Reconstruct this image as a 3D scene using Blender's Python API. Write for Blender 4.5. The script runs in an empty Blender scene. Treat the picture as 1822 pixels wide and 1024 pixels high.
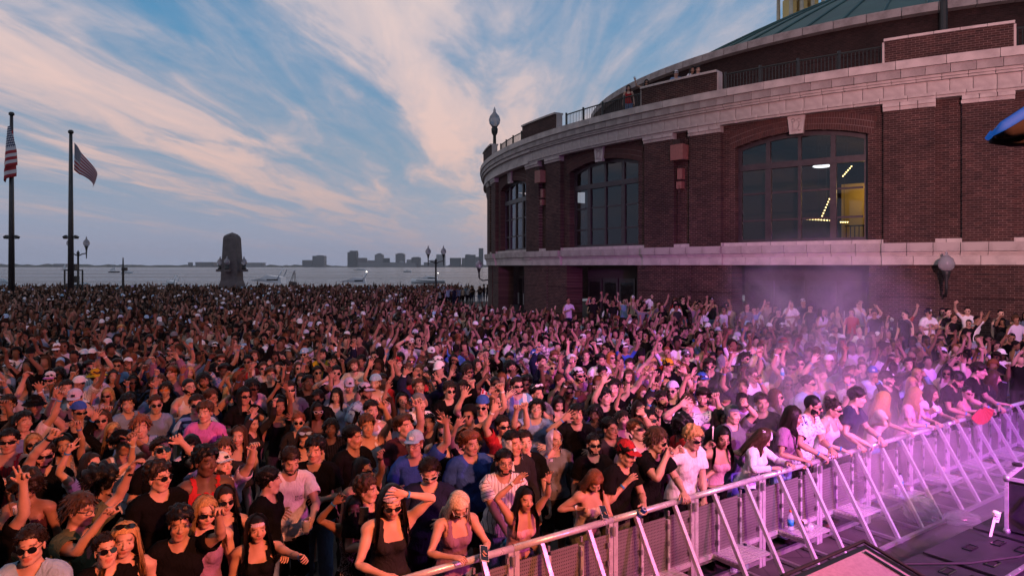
import bpy, math, random
import numpy as np
from mathutils import Vector, Matrix, Euler

random.seed(7); RNG = np.random.default_rng(11)
sc = bpy.context.scene
COL = sc.collection

# ------------------------------------------------------------------ camera
CAM_Z = 3.6; FPX = 1209.0; HOR = 473.0
cam_d = bpy.data.cameras.new('camera'); cam = bpy.data.objects.new('camera', cam_d); COL.objects.link(cam)
cam.location = (0, 0, CAM_Z); cam.rotation_euler = (math.radians(90), 0, 0)
cam_d.sensor_width = 36.0; cam_d.lens = 36.0 * FPX / 1822.0
cam_d.shift_y = -(512 - HOR) / 1822.0
cam_d.clip_start = 0.05; cam_d.clip_end = 30000
sc.camera = cam

# ------------------------------------------------------------------ sky
SUN_AZ = math.radians(62); SUN_EL = math.radians(3.0)      # low sun off to the right, behind the rotunda
world = bpy.data.worlds.new('World'); sc.world = world; world.use_nodes = True
nt = world.node_tree; N = nt.nodes; N.clear()
def nd(tree, typ, **kw):
    n = tree.nodes.new(typ)
    for k, v in kw.items():
        if k.startswith('i_'):
            key = k[2:]
            key = int(key) if key.isdigit() else key.replace('_', ' ')
            n.inputs[key].default_value = v
        else: setattr(n, k, v)
    return n
def lk(tree, a, ai, b, bi): tree.links.new(a.outputs[ai], b.inputs[bi])
def mth(tree, op, a, b=None, clamp=False):
    n = tree.nodes.new('ShaderNodeMath'); n.operation = op; n.use_clamp = clamp
    for i, v in enumerate((a, b)):
        if v is None: continue
        if isinstance(v, (int, float)): n.inputs[i].default_value = v
        else: tree.links.new(v, n.inputs[i])
    return n.outputs[0]
def ramp(tree, fac, stops):
    n = tree.nodes.new('ShaderNodeValToRGB'); e = n.color_ramp.elements
    while len(e) < len(stops): e.new(0.5)
    for el, (p, c) in zip(e, stops): el.position = p; el.color = (*c, 1) if len(c) == 3 else c
    if fac is not None: tree.links.new(fac, n.inputs[0])
    return n.outputs[0]
def mixc(tree, fac, a, b, mode='MIX'):
    n = tree.nodes.new('ShaderNodeMix'); n.data_type = 'RGBA'; n.blend_type = mode
    for sock, v in ((n.inputs[0], fac), (n.inputs[6], a), (n.inputs[7], b)):
        if isinstance(v, (int, float)): sock.default_value = v
        elif isinstance(v, tuple): sock.default_value = (*v, 1) if len(v) == 3 else v
        else: tree.links.new(v, sock)
    return n.outputs[2]
tc = nd(nt, 'ShaderNodeTexCoord'); sep = nd(nt, 'ShaderNodeSeparateXYZ'); lk(nt, tc, 'Generated', sep, 0)
DX, DY, DZ = sep.outputs[0], sep.outputs[1], sep.outputs[2]
elev = mth(nt, 'MAXIMUM', DZ, 0.0)
base = ramp(nt, elev, [(0.0, (.32, .375, .53)), (.06, (.265, .355, .535)), (.16, (.185, .325, .505)), (.30, (.070, .285, .53)), (.46, (.036, .23, .49)), (1.0, (.025, .13, .30))])
sky = nd(nt, 'ShaderNodeTexSky', sky_type='NISHITA'); sky.sun_disc = False; sky.sun_elevation = SUN_EL; sky.sun_rotation = SUN_AZ
sky.air_density = 1.2; sky.dust_density = 1.5
skyc = mixc(nt, 1.0, sky.outputs[0], (.055, .05, .05), 'MULTIPLY')
# clouds: a high sheet of streaks running away from the camera
inv = mth(nt, 'DIVIDE', 1.0, mth(nt, 'ADD', elev, 0.035))
px_ = mth(nt, 'MULTIPLY', DX, inv); py_ = mth(nt, 'MULTIPLY', DY, inv)
def noise2(sx, sy, scale, detail, rough, dist, ox=0., oy=0.):
    c = nd(nt, 'ShaderNodeCombineXYZ')
    nt.links.new(mth(nt, 'ADD', mth(nt, 'MULTIPLY', px_, sx), ox), c.inputs[0]); nt.links.new(mth(nt, 'ADD', mth(nt, 'MULTIPLY', py_, sy), oy), c.inputs[1])
    n = nd(nt, 'ShaderNodeTexNoise', i_Scale=scale, i_Detail=detail, i_Roughness=rough, i_Distortion=dist); lk(nt, c, 0, n, 'Vector')
    return n.outputs[0]
warp = mth(nt, 'MULTIPLY', mth(nt, 'SUBTRACT', noise2(.8, .25, 1.0, 4, .55, .4, 3.1, 1.7), .5), 1.7)
X2 = mth(nt, 'ADD', px_, warp)
def band(c, w, amp):
    t = mth(nt, 'DIVIDE', mth(nt, 'SUBTRACT', X2, c), w)
    return mth(nt, 'MULTIPLY', mth(nt, 'POWER', 2.718, mth(nt, 'MULTIPLY', mth(nt, 'MULTIPLY', t, t), -1.0)), amp)
bands = band(-2.0, .62, .80)
for a in ((-3.3, .60, .55), (-.36, .54, .90), (.55, .35, .34), (-5.4, .8, .45), (1.9, .6, .4), (-8.5, 1.2, .35), (4.5, 1.0, .4), (8.5, 1.5, .35)): bands = mth(nt, 'ADD', bands, band(*a))
wisp = noise2(2.4, .55, 1.2, 7, .55, .8, 7.7, 2.2)
fine = noise2(5.5, 2.2, 1.6, 7, .65, .6, 1.2, 9.4)
dens = mth(nt, 'ADD', mth(nt, 'MULTIPLY', bands, mth(nt, 'ADD', mth(nt, 'MULTIPLY', wisp, 1.05), .22)), mth(nt, 'MULTIPLY', mth(nt, 'SUBTRACT', wisp, .47), .9))
dens = mth(nt, 'ADD', mth(nt, 'ADD', dens, .05), mth(nt, 'MULTIPLY', mth(nt, 'SUBTRACT', fine, .5), .28))
cl = ramp(nt, dens, [(.02, (0, 0, 0)), (.30, (.30, .30, .30)), (.62, (.74, .74, .74)), (.95, (1, 1, 1))])
cl = mth(nt, 'MULTIPLY', cl, ramp(nt, elev, [(0.0, (.12,) * 3), (.05, (.5,) * 3), (.12, (.92,) * 3), (.4, (.95,) * 3)]))
# cloud colour: mauve where thin or low, peach to cream where thick; warmer towards the sun
lit = ramp(nt, elev, [(0.0, (.46, .38, .45)), (.07, (.66, .46, .46)), (.15, (.88, .58, .53)), (.30, (.91, .67, .63)), (.5, (.80, .69, .68))])
thick = mixc(nt, ramp(nt, dens, [(.15, (0,) * 3), (.6, (1,) * 3)]), (.36, .38, .52), lit)
sunw = mth(nt, 'ADD', mth(nt, 'MULTIPLY', DX, math.sin(SUN_AZ)), mth(nt, 'MULTIPLY', DY, math.cos(SUN_AZ)))
glow = mth(nt, 'MULTIPLY', ramp(nt, sunw, [(.30, (0,) * 3), (.95, (1,) * 3)]), ramp(nt, elev, [(0, (.55,) * 3), (.12, (.38,) * 3), (.3, (0,) * 3)]))
base2 = mixc(nt, glow, base, (.78, .60, .52))
mix1 = mixc(nt, cl, base2, thick)
tot = mixc(nt, 1.0, mix1, skyc, 'ADD')
bg = nd(nt, 'ShaderNodeBackground'); bg.inputs[1].default_value = .86; nt.links.new(tot, bg.inputs[0])
world.cycles.sampling_method = 'MANUAL'; world.cycles.sample_map_resolution = 256
wo = nd(nt, 'ShaderNodeOutputWorld'); lk(nt, bg, 0, wo, 0)

# ------------------------------------------------------------------ sun and stage lamps
sun_d = bpy.data.lights.new('sun', 'SUN'); sun_d.energy = 0.25; sun_d.angle = math.radians(12); sun_d.color = (1, .72, .55)
sun = bpy.data.objects.new('sun', sun_d); COL.objects.link(sun)
sv = Vector((math.sin(SUN_AZ) * math.cos(SUN_EL), math.cos(SUN_AZ) * math.cos(SUN_EL), math.sin(SUN_EL)))
sun.rotation_euler = sv.to_track_quat('Z', 'Y').to_euler()
STAGE_LAMPS = [  # name, position, target, watts, colour, cone, blend
    ('warm', (4.6, -0.6, 6.0), (-2.8, 6.4, 1.2), 8300, (1.0, .25, .12), 64, 1.0),
    ('magenta', (9.2, 2.2, 4.6), (4.2, 8.0, 0.9), 3800, (1.0, .13, .52), 104, .9),
    ('violet', (8.2, -0.4, 6.0), (6.4, 12.0, 1.2), 14500, (.62, .10, 1.0), 62, 1.0),
    ('pink', (7.0, -1.6, 7.4), (2.4, 13.5, 1.5), 10500, (1.0, .44, .45), 50, 1.0),
    ('rose', (5.4, -2.0, 7.4), (15.5, 24.0, 6.5), 23000, (1.0, .47, .52), 50, 1.0)]
sc.view_settings.view_transform = 'Standard'; sc.view_settings.look = 'None'
sc.view_settings.exposure = 0.0; sc.view_settings.gamma = 1.0; sc.view_settings.use_curve_mapping = False
sc.cycles.use_denoising = True; sc.cycles.use_adaptive_sampling = True; sc.cycles.adaptive_threshold = .02; sc.cycles.max_bounces = 5; sc.cycles.diffuse_bounces = 2; sc.cycles.glossy_bounces = 3
sc.cycles.transparent_max_bounces = 8; sc.cycles.transmission_bounces = 4; sc.cycles.volume_bounces = 1
sc.cycles.caustics_reflective = False; sc.cycles.caustics_refractive = False; sc.cycles.sample_clamp_indirect = 4.0
sc.cycles.volume_step_rate = 3.0; sc.cycles.volume_max_steps = 96

# ------------------------------------------------------------------ helpers
def at(x, y, z):
    """world point on the level z seen at photo pixel x, y"""
    d = FPX * (CAM_Z - z) / (y - HOR); return Vector(((x - 911) / FPX * d, d, z))
def atd(x, y, d):
    return Vector(((x - 911) / FPX * d, d, CAM_Z + (HOR - y) / FPX * d))

class MB:
    """collects shapes for one mesh"""
    def __init__(s): s.v = []; s.f = []; s.uv = None
    def add(s, V, F):
        n = len(s.v); s.v.extend([tuple(p) for p in V]); s.f.extend([tuple(i + n for i in f) for f in F]); return s
    def box(s, c, d, R=None):
        x, y, z = d[0] / 2, d[1] / 2, d[2] / 2
        V = [Vector(p) for p in ((-x, -y, -z), (x, -y, -z), (x, y, -z), (-x, y, -z), (-x, -y, z), (x, -y, z), (x, y, z), (-x, y, z))]
        if R is not None: V = [R @ p for p in V]
        return s.add([p + Vector(c) for p in V], [(0, 3, 2, 1), (4, 5, 6, 7), (0, 1, 5, 4), (1, 2, 6, 5), (2, 3, 7, 6), (3, 0, 4, 7)])
    def beam(s, a, b, w, h=None, up=(0, 0, 1)):
        a = Vector(a); b = Vector(b); h = h or w; d = b - a; L = d.length; d.normalize()
        u = Vector(up); sd = d.cross(u)
        if sd.length < 1e-4: sd = d.cross(Vector((1, 0, 0)))
        sd.normalize(); u = sd.cross(d); R = Matrix((d, sd, u)).transposed()
        return s.box((a + b) / 2, (L, w, h), R)
    def tube(s, pts, r, n=8, cap=True):
        pts = [Vector(p) for p in pts]; rs = r if isinstance(r, (list, tuple)) else [r] * len(pts)
        rings = []; prev = None
        for i, p in enumerate(pts):
            d = (pts[min(i + 1, len(pts) - 1)] - pts[max(i - 1, 0)]).normalized()
            if prev is None:
                a = Vector((0, 0, 1)) if abs(d.z) < .9 else Vector((1, 0, 0)); sd = d.cross(a).normalized()
            else: sd = (prev - d * prev.dot(d)).normalized()
            prev = sd; up = d.cross(sd)
            rings.append([p + (sd * math.cos(2 * math.pi * k / n) + up * math.sin(2 * math.pi * k / n)) * rs[i] for k in range(n)])
        V = [q for r_ in rings for q in r_]
        F = [(i * n + k, i * n + (k + 1) % n, (i + 1) * n + (k + 1) % n, (i + 1) * n + k) for i in range(len(pts) - 1) for k in range(n)]
        if cap: F += [tuple(range(n))[::-1], tuple((len(pts) - 1) * n + k for k in range(n))]
        return s.add(V, F)
    def lathe(s, prof, c=(0, 0, 0), n=16):
        V = [(c[0] + r * math.cos(2 * math.pi * k / n), c[1] + r * math.sin(2 * math.pi * k / n), c[2] + z) for r, z in prof for k in range(n)]
        F = [(i * n + k, i * n + (k + 1) % n, (i + 1) * n + (k + 1) % n, (i + 1) * n + k) for i in range(len(prof) - 1) for k in range(n)]
        if prof[0][0] > 1e-4: F.append(tuple(range(n))[::-1])
        if prof[-1][0] > 1e-4: F.append(tuple((len(prof) - 1) * n + k for k in range(n)))
        return s.add(V, F)
    def mesh(s, name, m, smooth=False, uv=None):
        me = bpy.data.meshes.new(name); me.from_pydata(s.v, [], s.f); me.update()
        if m is not None: me.materials.append(m)
        if smooth:
            me.polygons.foreach_set('use_smooth', [True] * len(me.polygons))
        if uv is not None:
            l = me.uv_layers.new(name='UVMap')
            vi = np.empty(len(me.loops), np.int32); me.loops.foreach_get('vertex_index', vi)
            U = np.array([uv(p) for p in s.v], np.float32)[vi]; l.data.foreach_set('uv', U.ravel())
        return me
    def build(s, name, m, parent=None, smooth=False, uv=None):
        return obj(name, s.mesh(name, m, smooth, uv), parent)

def obj(name, me, parent=None, loc=None, rot=None):
    o = bpy.data.objects.new(name, me); COL.objects.link(o)
    if parent is not None: o.parent = parent
    if loc is not None: o.location = loc
    if rot is not None: o.rotation_euler = rot
    return o
def empty(name, loc=(0, 0, 0), rz=0.):
    o = bpy.data.objects.new(name, None); COL.objects.link(o); o.location = loc; o.rotation_euler = (0, 0, rz); o.empty_display_size = .2
    return o
def tag(o, label=None, cat=None, group=None, kind=None):
    if label: o['label'] = label
    if cat: o['category'] = cat
    if group: o['group'] = group
    if kind: o['kind'] = kind
    return o
def copy_tree(o, parent=None):
    c = o.copy(); COL.objects.link(c); c.parent = parent
    for ch in o.children: 
        k = copy_tree(ch, c); k.matrix_parent_inverse = ch.matrix_parent_inverse
    return c

# ------------------------------------------------------------------ materials
def mat(name, col=(.5, .5, .5), rough=.6, metal=0., spec=.5, **kw):
    m = bpy.data.materials.new(name); m.use_nodes = True; t = m.node_tree; b = t.nodes['Principled BSDF']
    b.inputs['Base Color'].default_value = (*col, 1); b.inputs['Roughness'].default_value = rough
    b.inputs['Metallic'].default_value = metal; b.inputs['Specular IOR Level'].default_value = spec
    for k, v in kw.items():
        if k == 'emit': b.inputs['Emission Color'].default_value = (*v[0], 1); b.inputs['Emission Strength'].default_value = v[1]
        if k == 'alpha': b.inputs['Alpha'].default_value = v
        if k == 'trans': b.inputs['Transmission Weight'].default_value = v
        if k == 'coat': b.inputs['Coat Weight'].default_value = v
    return m
def P(m): return m.node_tree.nodes['Principled BSDF']
def weather(m, col, col2, scale=3., bump=0., bscale=30., detail=6, coord='Object', lo=.35, hi=.65, rough=None):
    """break a plain colour up with stains and fine relief"""
    t = m.node_tree; c = nd(t, 'ShaderNodeTexCoord')
    n = nd(t, 'ShaderNodeTexNoise', i_Scale=scale, i_Detail=detail, i_Roughness=.6); lk(t, c, coord, n, 'Vector')
    r = ramp(t, n.outputs[0], [(lo, col), (hi, col2)]); t.links.new(r, P(m).inputs['Base Color'])
    if bump:
        n2 = nd(t, 'ShaderNodeTexNoise', i_Scale=bscale, i_Detail=4); lk(t, c, coord, n2, 'Vector')
        b = nd(t, 'ShaderNodeBump', i_Strength=bump, i_Distance=.02); lk(t, n2, 0, b, 'Height'); lk(t, b, 0, P(m), 'Normal')
    if rough:
        r2 = ramp(t, n.outputs[0], [(lo, (rough[0],) * 3), (hi, (rough[1],) * 3)]); t.links.new(r2, P(m).inputs['Roughness'])
    return m
M = {}
M['dark_iron'] = weather(mat('dark_iron', rough=.5), (.012, .014, .014), (.022, .025, .024), 9)
M['iron_green'] = weather(mat('iron_green', rough=.5), (.006, .011, .010), (.010, .017, .015), 9)
M['pole'] = weather(mat('pole', rough=.45, metal=.3), (.03, .03, .032), (.05, .048, .05), 4)
M['stone'] = weather(mat('stone', rough=.8), (.50, .43, .40), (.30, .25, .235), 1.1, .25, 40, 8, lo=.45, hi=.72)
M['stone_grey'] = weather(mat('stone_grey', rough=.85), (.40, .34, .32), (.24, .20, .19), 1.6, .3, 40, 8, lo=.40, hi=.68)
M['granite'] = weather(mat('granite', rough=.85), (.13, .115, .115), (.09, .08, .082), 3, .3, 50)
M['copper'] = weather(mat('copper', rough=.6), (.012, .055, .048), (.022, .085, .072), .5, .1, 20)
M['white_paint'] = mat('white_paint', (.7, .7, .72), .35)
M['globe_glass'] = mat('globe_glass', (.50, .48, .52), .15, trans=.55)
M['alu'] = weather(mat('alu', rough=.34, metal=.45), (.70, .68, .70), (.50, .49, .51), 12, .08, 120, rough=(.26, .44))
M['alu_dull'] = weather(mat('alu_dull', rough=.5, metal=.7), (.42, .41, .42), (.30, .29, .30), 10, .1, 90)
M['black_rubber'] = weather(mat('black_rubber', rough=.75), (.010, .010, .011), (.02, .02, .022), 20, .15, 150)
M['black_plastic'] = mat('black_plastic', (.012, .012, .013), .42)
M['black_gloss'] = mat('black_gloss', (.008, .008, .009), .08)
# ------------------------------------------------------------------ human base
def smin(a, b, k):
    h = np.clip(0.5 + 0.5 * (b - a) / k, 0, 1)
    return b * (1 - h) + a * h - k * h * (1 - h)

def sd_cone(P, a, b, ra, rb):
    a = np.array(a); b = np.array(b); ab = b - a
    t = np.clip(((P - a) @ ab) / (ab @ ab), 0, 1)
    return np.linalg.norm(P - a - t[..., None] * ab, axis=-1) - (ra + (rb - ra) * t)

def sd_ell(P, c, r):
    c = np.array(c); r = np.array(r); q = (P - c) / r
    k0 = np.linalg.norm(q, axis=-1); k1 = np.linalg.norm(q / r, axis=-1) + 1e-9
    return k0 * (k0 - 1.0) / k1

FY = (-0.036, -0.0125, 0.0115, 0.034)           # finger roots (y), index .. little
FT = (-0.056, -0.019, 0.017, 0.052)             # finger tips (y)
FL = (0.073, 0.083, 0.077, 0.060)
AZ = 1.41                                        # height of the arms in the rest pose

def body_sdf_prims():
    pr = []
    def C(a, b, ra, rb, k=.02, m=1):
        pr.append(('c', a, b, ra, rb, k))
        if m: pr.append(('c', (-a[0], a[1], a[2]), (-b[0], b[1], b[2]), ra, rb, k))
    def L(c, r, k=.02, m=0):
        pr.append(('e', c, r, k))
        if m: pr.append(('e', (-c[0], c[1], c[2]), r, k))
    # trunk
    L((0, 0, 1.27), (.158, .104, .17), .04); L((0, .004, 1.07), (.142, .098, .17), .05)
    L((0, .012, .93), (.163, .112, .12), .05)
    C((.02, .012, 1.385), (.135, .012, 1.40), .072, .062, .04)
    C((.01, .024, 1.47), (.14, .016, 1.425), .046, .046, .03)
    L((.075, -.052, 1.315), (.070, .040, .060), .05, 1)
    L((.08, .055, .90), (.088, .085, .09), .04, 1)
    # neck and head
    C((0, .016, 1.565), (0, .022, 1.43), .054, .062, .03, 0)
    L((0, .014, 1.655), (.0755, .096, .094), .02)
    L((0, -.034, 1.588), (.059, .062, .072), .025)
    L((0, -.074, 1.531), (.023, .020, .018), .022)
    C((.046, -.005, 1.562), (.018, -.066, 1.531), .022, .018, .02)
    C((0, -.094, 1.630), (0, -.113, 1.594), .0085, .0125, .012, 0)
    L((.0125, -.100, 1.589), (.009, .011, .008), .008, 1)
    L((.026, -.080, 1.647), (.024, .014, .009), .014, 1)
    L((.042, -.062, 1.594), (.024, .024, .022), .018, 1)
    L((0, -.089, 1.5625), (.024, .012, .0065), .006)
    L((0, -.087, 1.5510), (.021, .012, .0070), .006)
    L((.0785, .010, 1.612), (.009, .019, .032), .008, 1)
    # arms
    C((.16, .012, AZ), (.19, .012, AZ), .058, .054, .04)
    C((.19, .012, AZ), (.45, .012, AZ), .050, .0385, .03)
    L((.29, .005, AZ), (.08, .047, .048), .03, 1)
    C((.45, .012, AZ), (.53, .010, AZ), .037, .040, .02)
    C((.53, .010, AZ), (.695, .004, AZ), .039, .0265, .02)
    C((.69, .003, AZ), (.725, .001, AZ), .026, .027, .015)
    L((.757, -.001, AZ), (.052, .045, .0185), .015, 1)
    for i in range(4):
        x0 = .788 - .004 * abs(i - 1); x1 = .795 + FL[i]; ym = FY[i] * .55 + FT[i] * .45
        C((x0, FY[i], AZ), (.795 + FL[i] * .45, ym, AZ - .002), .0100, .0090, .004)
        C((.795 + FL[i] * .45, ym, AZ - .002), (x1, FT[i], AZ - .006), .0088, .0075, .003)
    C((.727, -.026, AZ - .004), (.757, -.061, AZ - .010), .0165, .0115, .010)
    C((.757, -.061, AZ - .010), (.787, -.085, AZ - .012), .0110, .0090, .004)
    # legs
    C((.088, .012, .90), (.098, .004, .50), .086, .056, .04)
    C((.098, .004, .50), (.100, .022, .36), .054, .055, .03)
    C((.100, .022, .36), (.102, .028, .09), .052, .037, .03)
    C((.102, .035, .05), (.118, -.13, .032), .042, .031, .03)
    return pr

def build_base():
    def seg(a, b, s): return np.arange(a, b, s)
    xs = np.concatenate([seg(0, .092, .0062), seg(.092, .70, .0145), seg(.70, .895, .0056)])
    xs = np.concatenate([-xs[:0:-1], xs])
    ys = np.concatenate([seg(-.19, -.13, .012), seg(-.13, .075, .0056), seg(.075, .165, .011)])
    zs = np.concatenate([seg(-.03, .86, .03), seg(.86, 1.335, .02), seg(1.335, 1.50, .0075), seg(1.50, 1.70, .0058), seg(1.70, 1.785, .0095)])
    X, Y, Zz = np.meshgrid(xs, ys, zs, indexing='ij')
    D = np.full(X.shape, 1.0, np.float32)
    def block(lo, hi, m):
        s = []
        for ax, l, h in ((xs, lo[0], hi[0]), (ys, lo[1], hi[1]), (zs, lo[2], hi[2])):
            i0 = np.searchsorted(ax, l - m); i1 = np.searchsorted(ax, h + m); s.append(slice(max(i0 - 1, 0), i1 + 1))
        return tuple(s)
    def pts(s): return np.stack([X[s], Y[s], Zz[s]], -1)
    for p in body_sdf_prims():
        if p[0] == 'c':
            a, b, ra, rb, k = p[1:]; r = max(ra, rb)
            s = block(np.minimum(a, b) - r, np.maximum(a, b) + r, .06 + k)
            D[s] = smin(D[s], sd_cone(pts(s), a, b, ra, rb), k)
        else:
            c, r, k = p[1:]
            s = block(np.array(c) - r, np.array(c) + r, .06 + k)
            D[s] = smin(D[s], sd_ell(pts(s), c, r), k)
    for sx in (-1, 1):                                    # eye sockets, then the lids
        c = (sx * .0315, -.104, 1.624); r = (.021, .016, .0135); s = block(np.array(c) - r, np.array(c) + r, .03)
        D[s] = -smin(-D[s], sd_ell(pts(s), c, r), .010)
        c = (sx * .0315, -.0775, 1.6235); r = (.0165, .0150, .0115); s = block(np.array(c) - r, np.array(c) + r, .03)
        D[s] = smin(D[s], sd_ell(pts(s), c, r), .003)
    c = (0, -.104, 1.5565); r = (.020, .012, .0022); s = block(np.array(c) - r, np.array(c) + r, .03)
    D[s] = -smin(-D[s], sd_ell(pts(s), c, r), .003)
    return surface_nets(D, xs, ys, zs)

def surface_nets(D, xs, ys, zs):
    nx, ny, nz = D.shape
    acc = np.zeros((nx - 1, ny - 1, nz - 1, 3), np.float64); cnt = np.zeros((nx - 1, ny - 1, nz - 1))
    ax = (xs, ys, zs)
    for a in range(3):
        lo = [slice(None)] * 3; hi = [slice(None)] * 3
        lo[a] = slice(0, -1); hi[a] = slice(1, None)
        d0 = D[tuple(lo)]; d1 = D[tuple(hi)]
        idx = np.argwhere((d0 < 0) != (d1 < 0))
        v0 = d0[tuple(idx.T)].astype(float); v1 = d1[tuple(idx.T)].astype(float); t = v0 / (v0 - v1)
        P = np.stack([ax[j][idx[:, j]] for j in range(3)], 1).astype(float)
        P[:, a] += t * (ax[a][idx[:, a] + 1] - ax[a][idx[:, a]])
        b, c = [j for j in range(3) if j != a]
        for db in (0, -1):
            for dc in (0, -1):
                q = idx.copy(); q[:, b] += db; q[:, c] += dc
                ok = ((q >= 0) & (q < np.array([nx - 1, ny - 1, nz - 1]))).all(1)
                np.add.at(acc, tuple(q[ok].T), P[ok]); np.add.at(cnt, tuple(q[ok].T), 1)
    used = cnt > 0
    vid = np.full(cnt.shape, -1); vid[used] = np.arange(used.sum())
    V = acc[used] / cnt[used][:, None]
    F = []
    for a in range(3):
        lo = [slice(None)] * 3; hi = [slice(None)] * 3
        lo[a] = slice(0, -1); hi[a] = slice(1, None)
        d0 = D[tuple(lo)]; d1 = D[tuple(hi)]
        idx = np.argwhere((d0 < 0) != (d1 < 0)); flip = d0[tuple(idx.T)] >= 0
        b, c = (a + 1) % 3, (a + 2) % 3
        quad = []
        for db, dc in ((-1, -1), (0, -1), (0, 0), (-1, 0)):
            q = idx.copy(); q[:, b] += db; q[:, c] += dc
            ok = ((q >= 0) & (q < np.array(cnt.shape))).all(1)
            qq = np.clip(q, 0, np.array(cnt.shape) - 1)
            r = vid[tuple(qq.T)]; r[~ok] = -1; quad.append(r)
        quad = np.stack(quad, 1); quad[flip] = quad[flip][:, ::-1]
        F.append(quad[(quad >= 0).all(1)])
    return V, np.concatenate(F)

def np_mesh(name, V, F, smooth=True):
    me = bpy.data.meshes.new(name)
    V = np.asarray(V, np.float32); F = np.asarray(F, np.int32); n = F.shape[1]
    me.vertices.add(len(V)); me.vertices.foreach_set('co', V.ravel())
    me.loops.add(F.size); me.loops.foreach_set('vertex_index', F.ravel())
    me.polygons.add(len(F)); me.polygons.foreach_set('loop_start', np.arange(0, F.size, n, dtype=np.int32))
    me.polygons.foreach_set('use_smooth', np.full(len(F), smooth))
    me.update(calc_edges=True)
    return me

def mesh_arrays(me):
    me.calc_loop_triangles()
    V = np.empty(len(me.vertices) * 3, np.float32); me.vertices.foreach_get('co', V)
    T = np.empty(len(me.loop_triangles) * 3, np.int32); me.loop_triangles.foreach_get('vertices', T)
    return V.reshape(-1, 3).astype(float), T.reshape(-1, 3)

def decimate(V, F, ratio, keep=None):
    me = np_mesh('temporary', V, F); o = bpy.data.objects.new('temporary', me)
    bpy.context.scene.collection.objects.link(o)
    m = o.modifiers.new('d', 'DECIMATE'); m.ratio = ratio; m.use_symmetry = False
    if keep is not None:
        g = o.vertex_groups.new(name='k')
        for w in np.unique(keep):
            g.add(np.nonzero(keep == w)[0].tolist(), float(w), 'REPLACE')
        m.vertex_group = 'k'; m.invert_vertex_group = True; m.vertex_group_factor = 1.0
    dg = bpy.context.evaluated_depsgraph_get(); e = o.evaluated_get(dg)
    m2 = bpy.data.meshes.new_from_object(e); r = mesh_arrays(m2)
    bpy.data.objects.remove(o); bpy.data.meshes.remove(me); bpy.data.meshes.remove(m2)
    return r

def vnormals(V, F):
    T = F if F.shape[1] == 3 else np.concatenate([F[:, [0, 1, 2]], F[:, [0, 2, 3]]])
    n = np.cross(V[T[:, 1]] - V[T[:, 0]], V[T[:, 2]] - V[T[:, 0]])
    N = np.zeros_like(V)
    for i in range(3): np.add.at(N, T[:, i], n)
    return N / (np.linalg.norm(N, axis=1, keepdims=True) + 1e-12)

def sstep(a, b, x):
    t = np.clip((x - a) / (b - a), 0, 1); return t * t * (3 - 2 * t)

# ------------------------------------------------------------------ posing
def rot_axis(axis, ang):
    a = np.array(axis, float); a /= np.linalg.norm(a) + 1e-12
    K = np.array([[0, -a[2], a[1]], [a[2], 0, -a[0]], [-a[1], a[0], 0]])
    return np.eye(3) + math.sin(ang) * K + (1 - math.cos(ang)) * K @ K

def rot_min(a, b):
    a = np.array(a, float); b = np.array(b, float); a /= np.linalg.norm(a); b /= np.linalg.norm(b)
    c = a @ b; v = np.cross(a, b)
    if c > .99999: return np.eye(3)
    if c < -.9999:
        return rot_axis(np.cross(a, [0, 1, 0.01]), math.pi)
    return rot_axis(v, math.acos(np.clip(c, -1, 1)))

HANDS = {  # curl per finger (index .. little), thumb fold
    'open': ((.12, .08, .12, .2), .0), 'relax': ((.45, .55, .6, .65), .4), 'fist': ((1.45, 1.5, 1.5, 1.5), .9),
    'point': ((.08, 1.35, 1.45, 1.45), .8), 'peace': ((.05, .08, 1.4, 1.45), .9), 'grip': ((1.0, 1.05, 1.1, 1.1), .6),
    'flat': ((.05, .05, .05, .1), .3), 'horns': ((.05, 1.4, 1.4, .1), .8), 'drape': ((.75, .8, .8, .85), .5)}

def curl_hand(V, side, style):
    """bend the fingers of one hand in the rest pose (side +1 = figure's left hand on +x)."""
    if style is None: return V
    cur, th = HANDS[style]
    V = V.copy(); X = V[:, 0] * side
    hand = X > .735
    # which finger
    u = np.clip((X - .79) / .075, 0, 1.2)
    c = np.stack([np.array(FY[i]) + (FT[i] - FY[i]) * u for i in range(4)], 1)
    fi = np.argmin(np.abs(c - V[:, 1:2]), axis=1)
    thumb = hand & (V[:, 1] < -.047) & (X < .79 + .0) | (hand & (V[:, 1] < -.062) & (X < .81))
    if style in ('relax', 'grip', 'drape', 'fist', 'flat'):      # fingers close together
        V[:, 1] = np.where(hand & ~thumb & (X > .79), np.take(FY, fi) + (V[:, 1] - c[np.arange(len(V)), fi]) + (np.take(FT, fi) - np.take(FY, fi)) * u * .15, V[:, 1])
    for i in range(4):
        sel = hand & (fi == i) & ~thumb & (X > .775)
        if not sel.any(): continue
        P = V[sel]; px = P[:, 0] * side
        L = FL[i]
        for j0, w, a in ((.795 + L * .70, .006, cur[i] * .8), (.795 + L * .38, .008, cur[i] * 1.0), (.792, .010, cur[i] * .95)):
            t = sstep(j0 - w, j0 + w, px) * a
            dx = P[:, 0] * side - j0; dz = P[:, 2] - (AZ - .002)
            nx = j0 + dx * np.cos(t) + dz * np.sin(t); nz = (AZ - .002) - dx * np.sin(t) + dz * np.cos(t)
            mv = px > j0 - w
            P[mv, 0] = nx[mv] * side; P[mv, 2] = nz[mv]
        V[sel] = P
    if th > 0 and thumb.any():
        P = V[thumb]; b = np.array([.735 * side, -.034, AZ - .006]); q = P - b
        w = sstep(0.0, .03, np.linalg.norm(q, axis=1))[:, None]
        R = rot_axis((0, 0, 1), side * .55 * th) @ rot_axis((side, 0, 0), side * 0.0) @ rot_axis((0, 1, 0), side * .75 * th)
        V[thumb] = b + q * (1 - w) + (q @ R.T) * w
    return V

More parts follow.
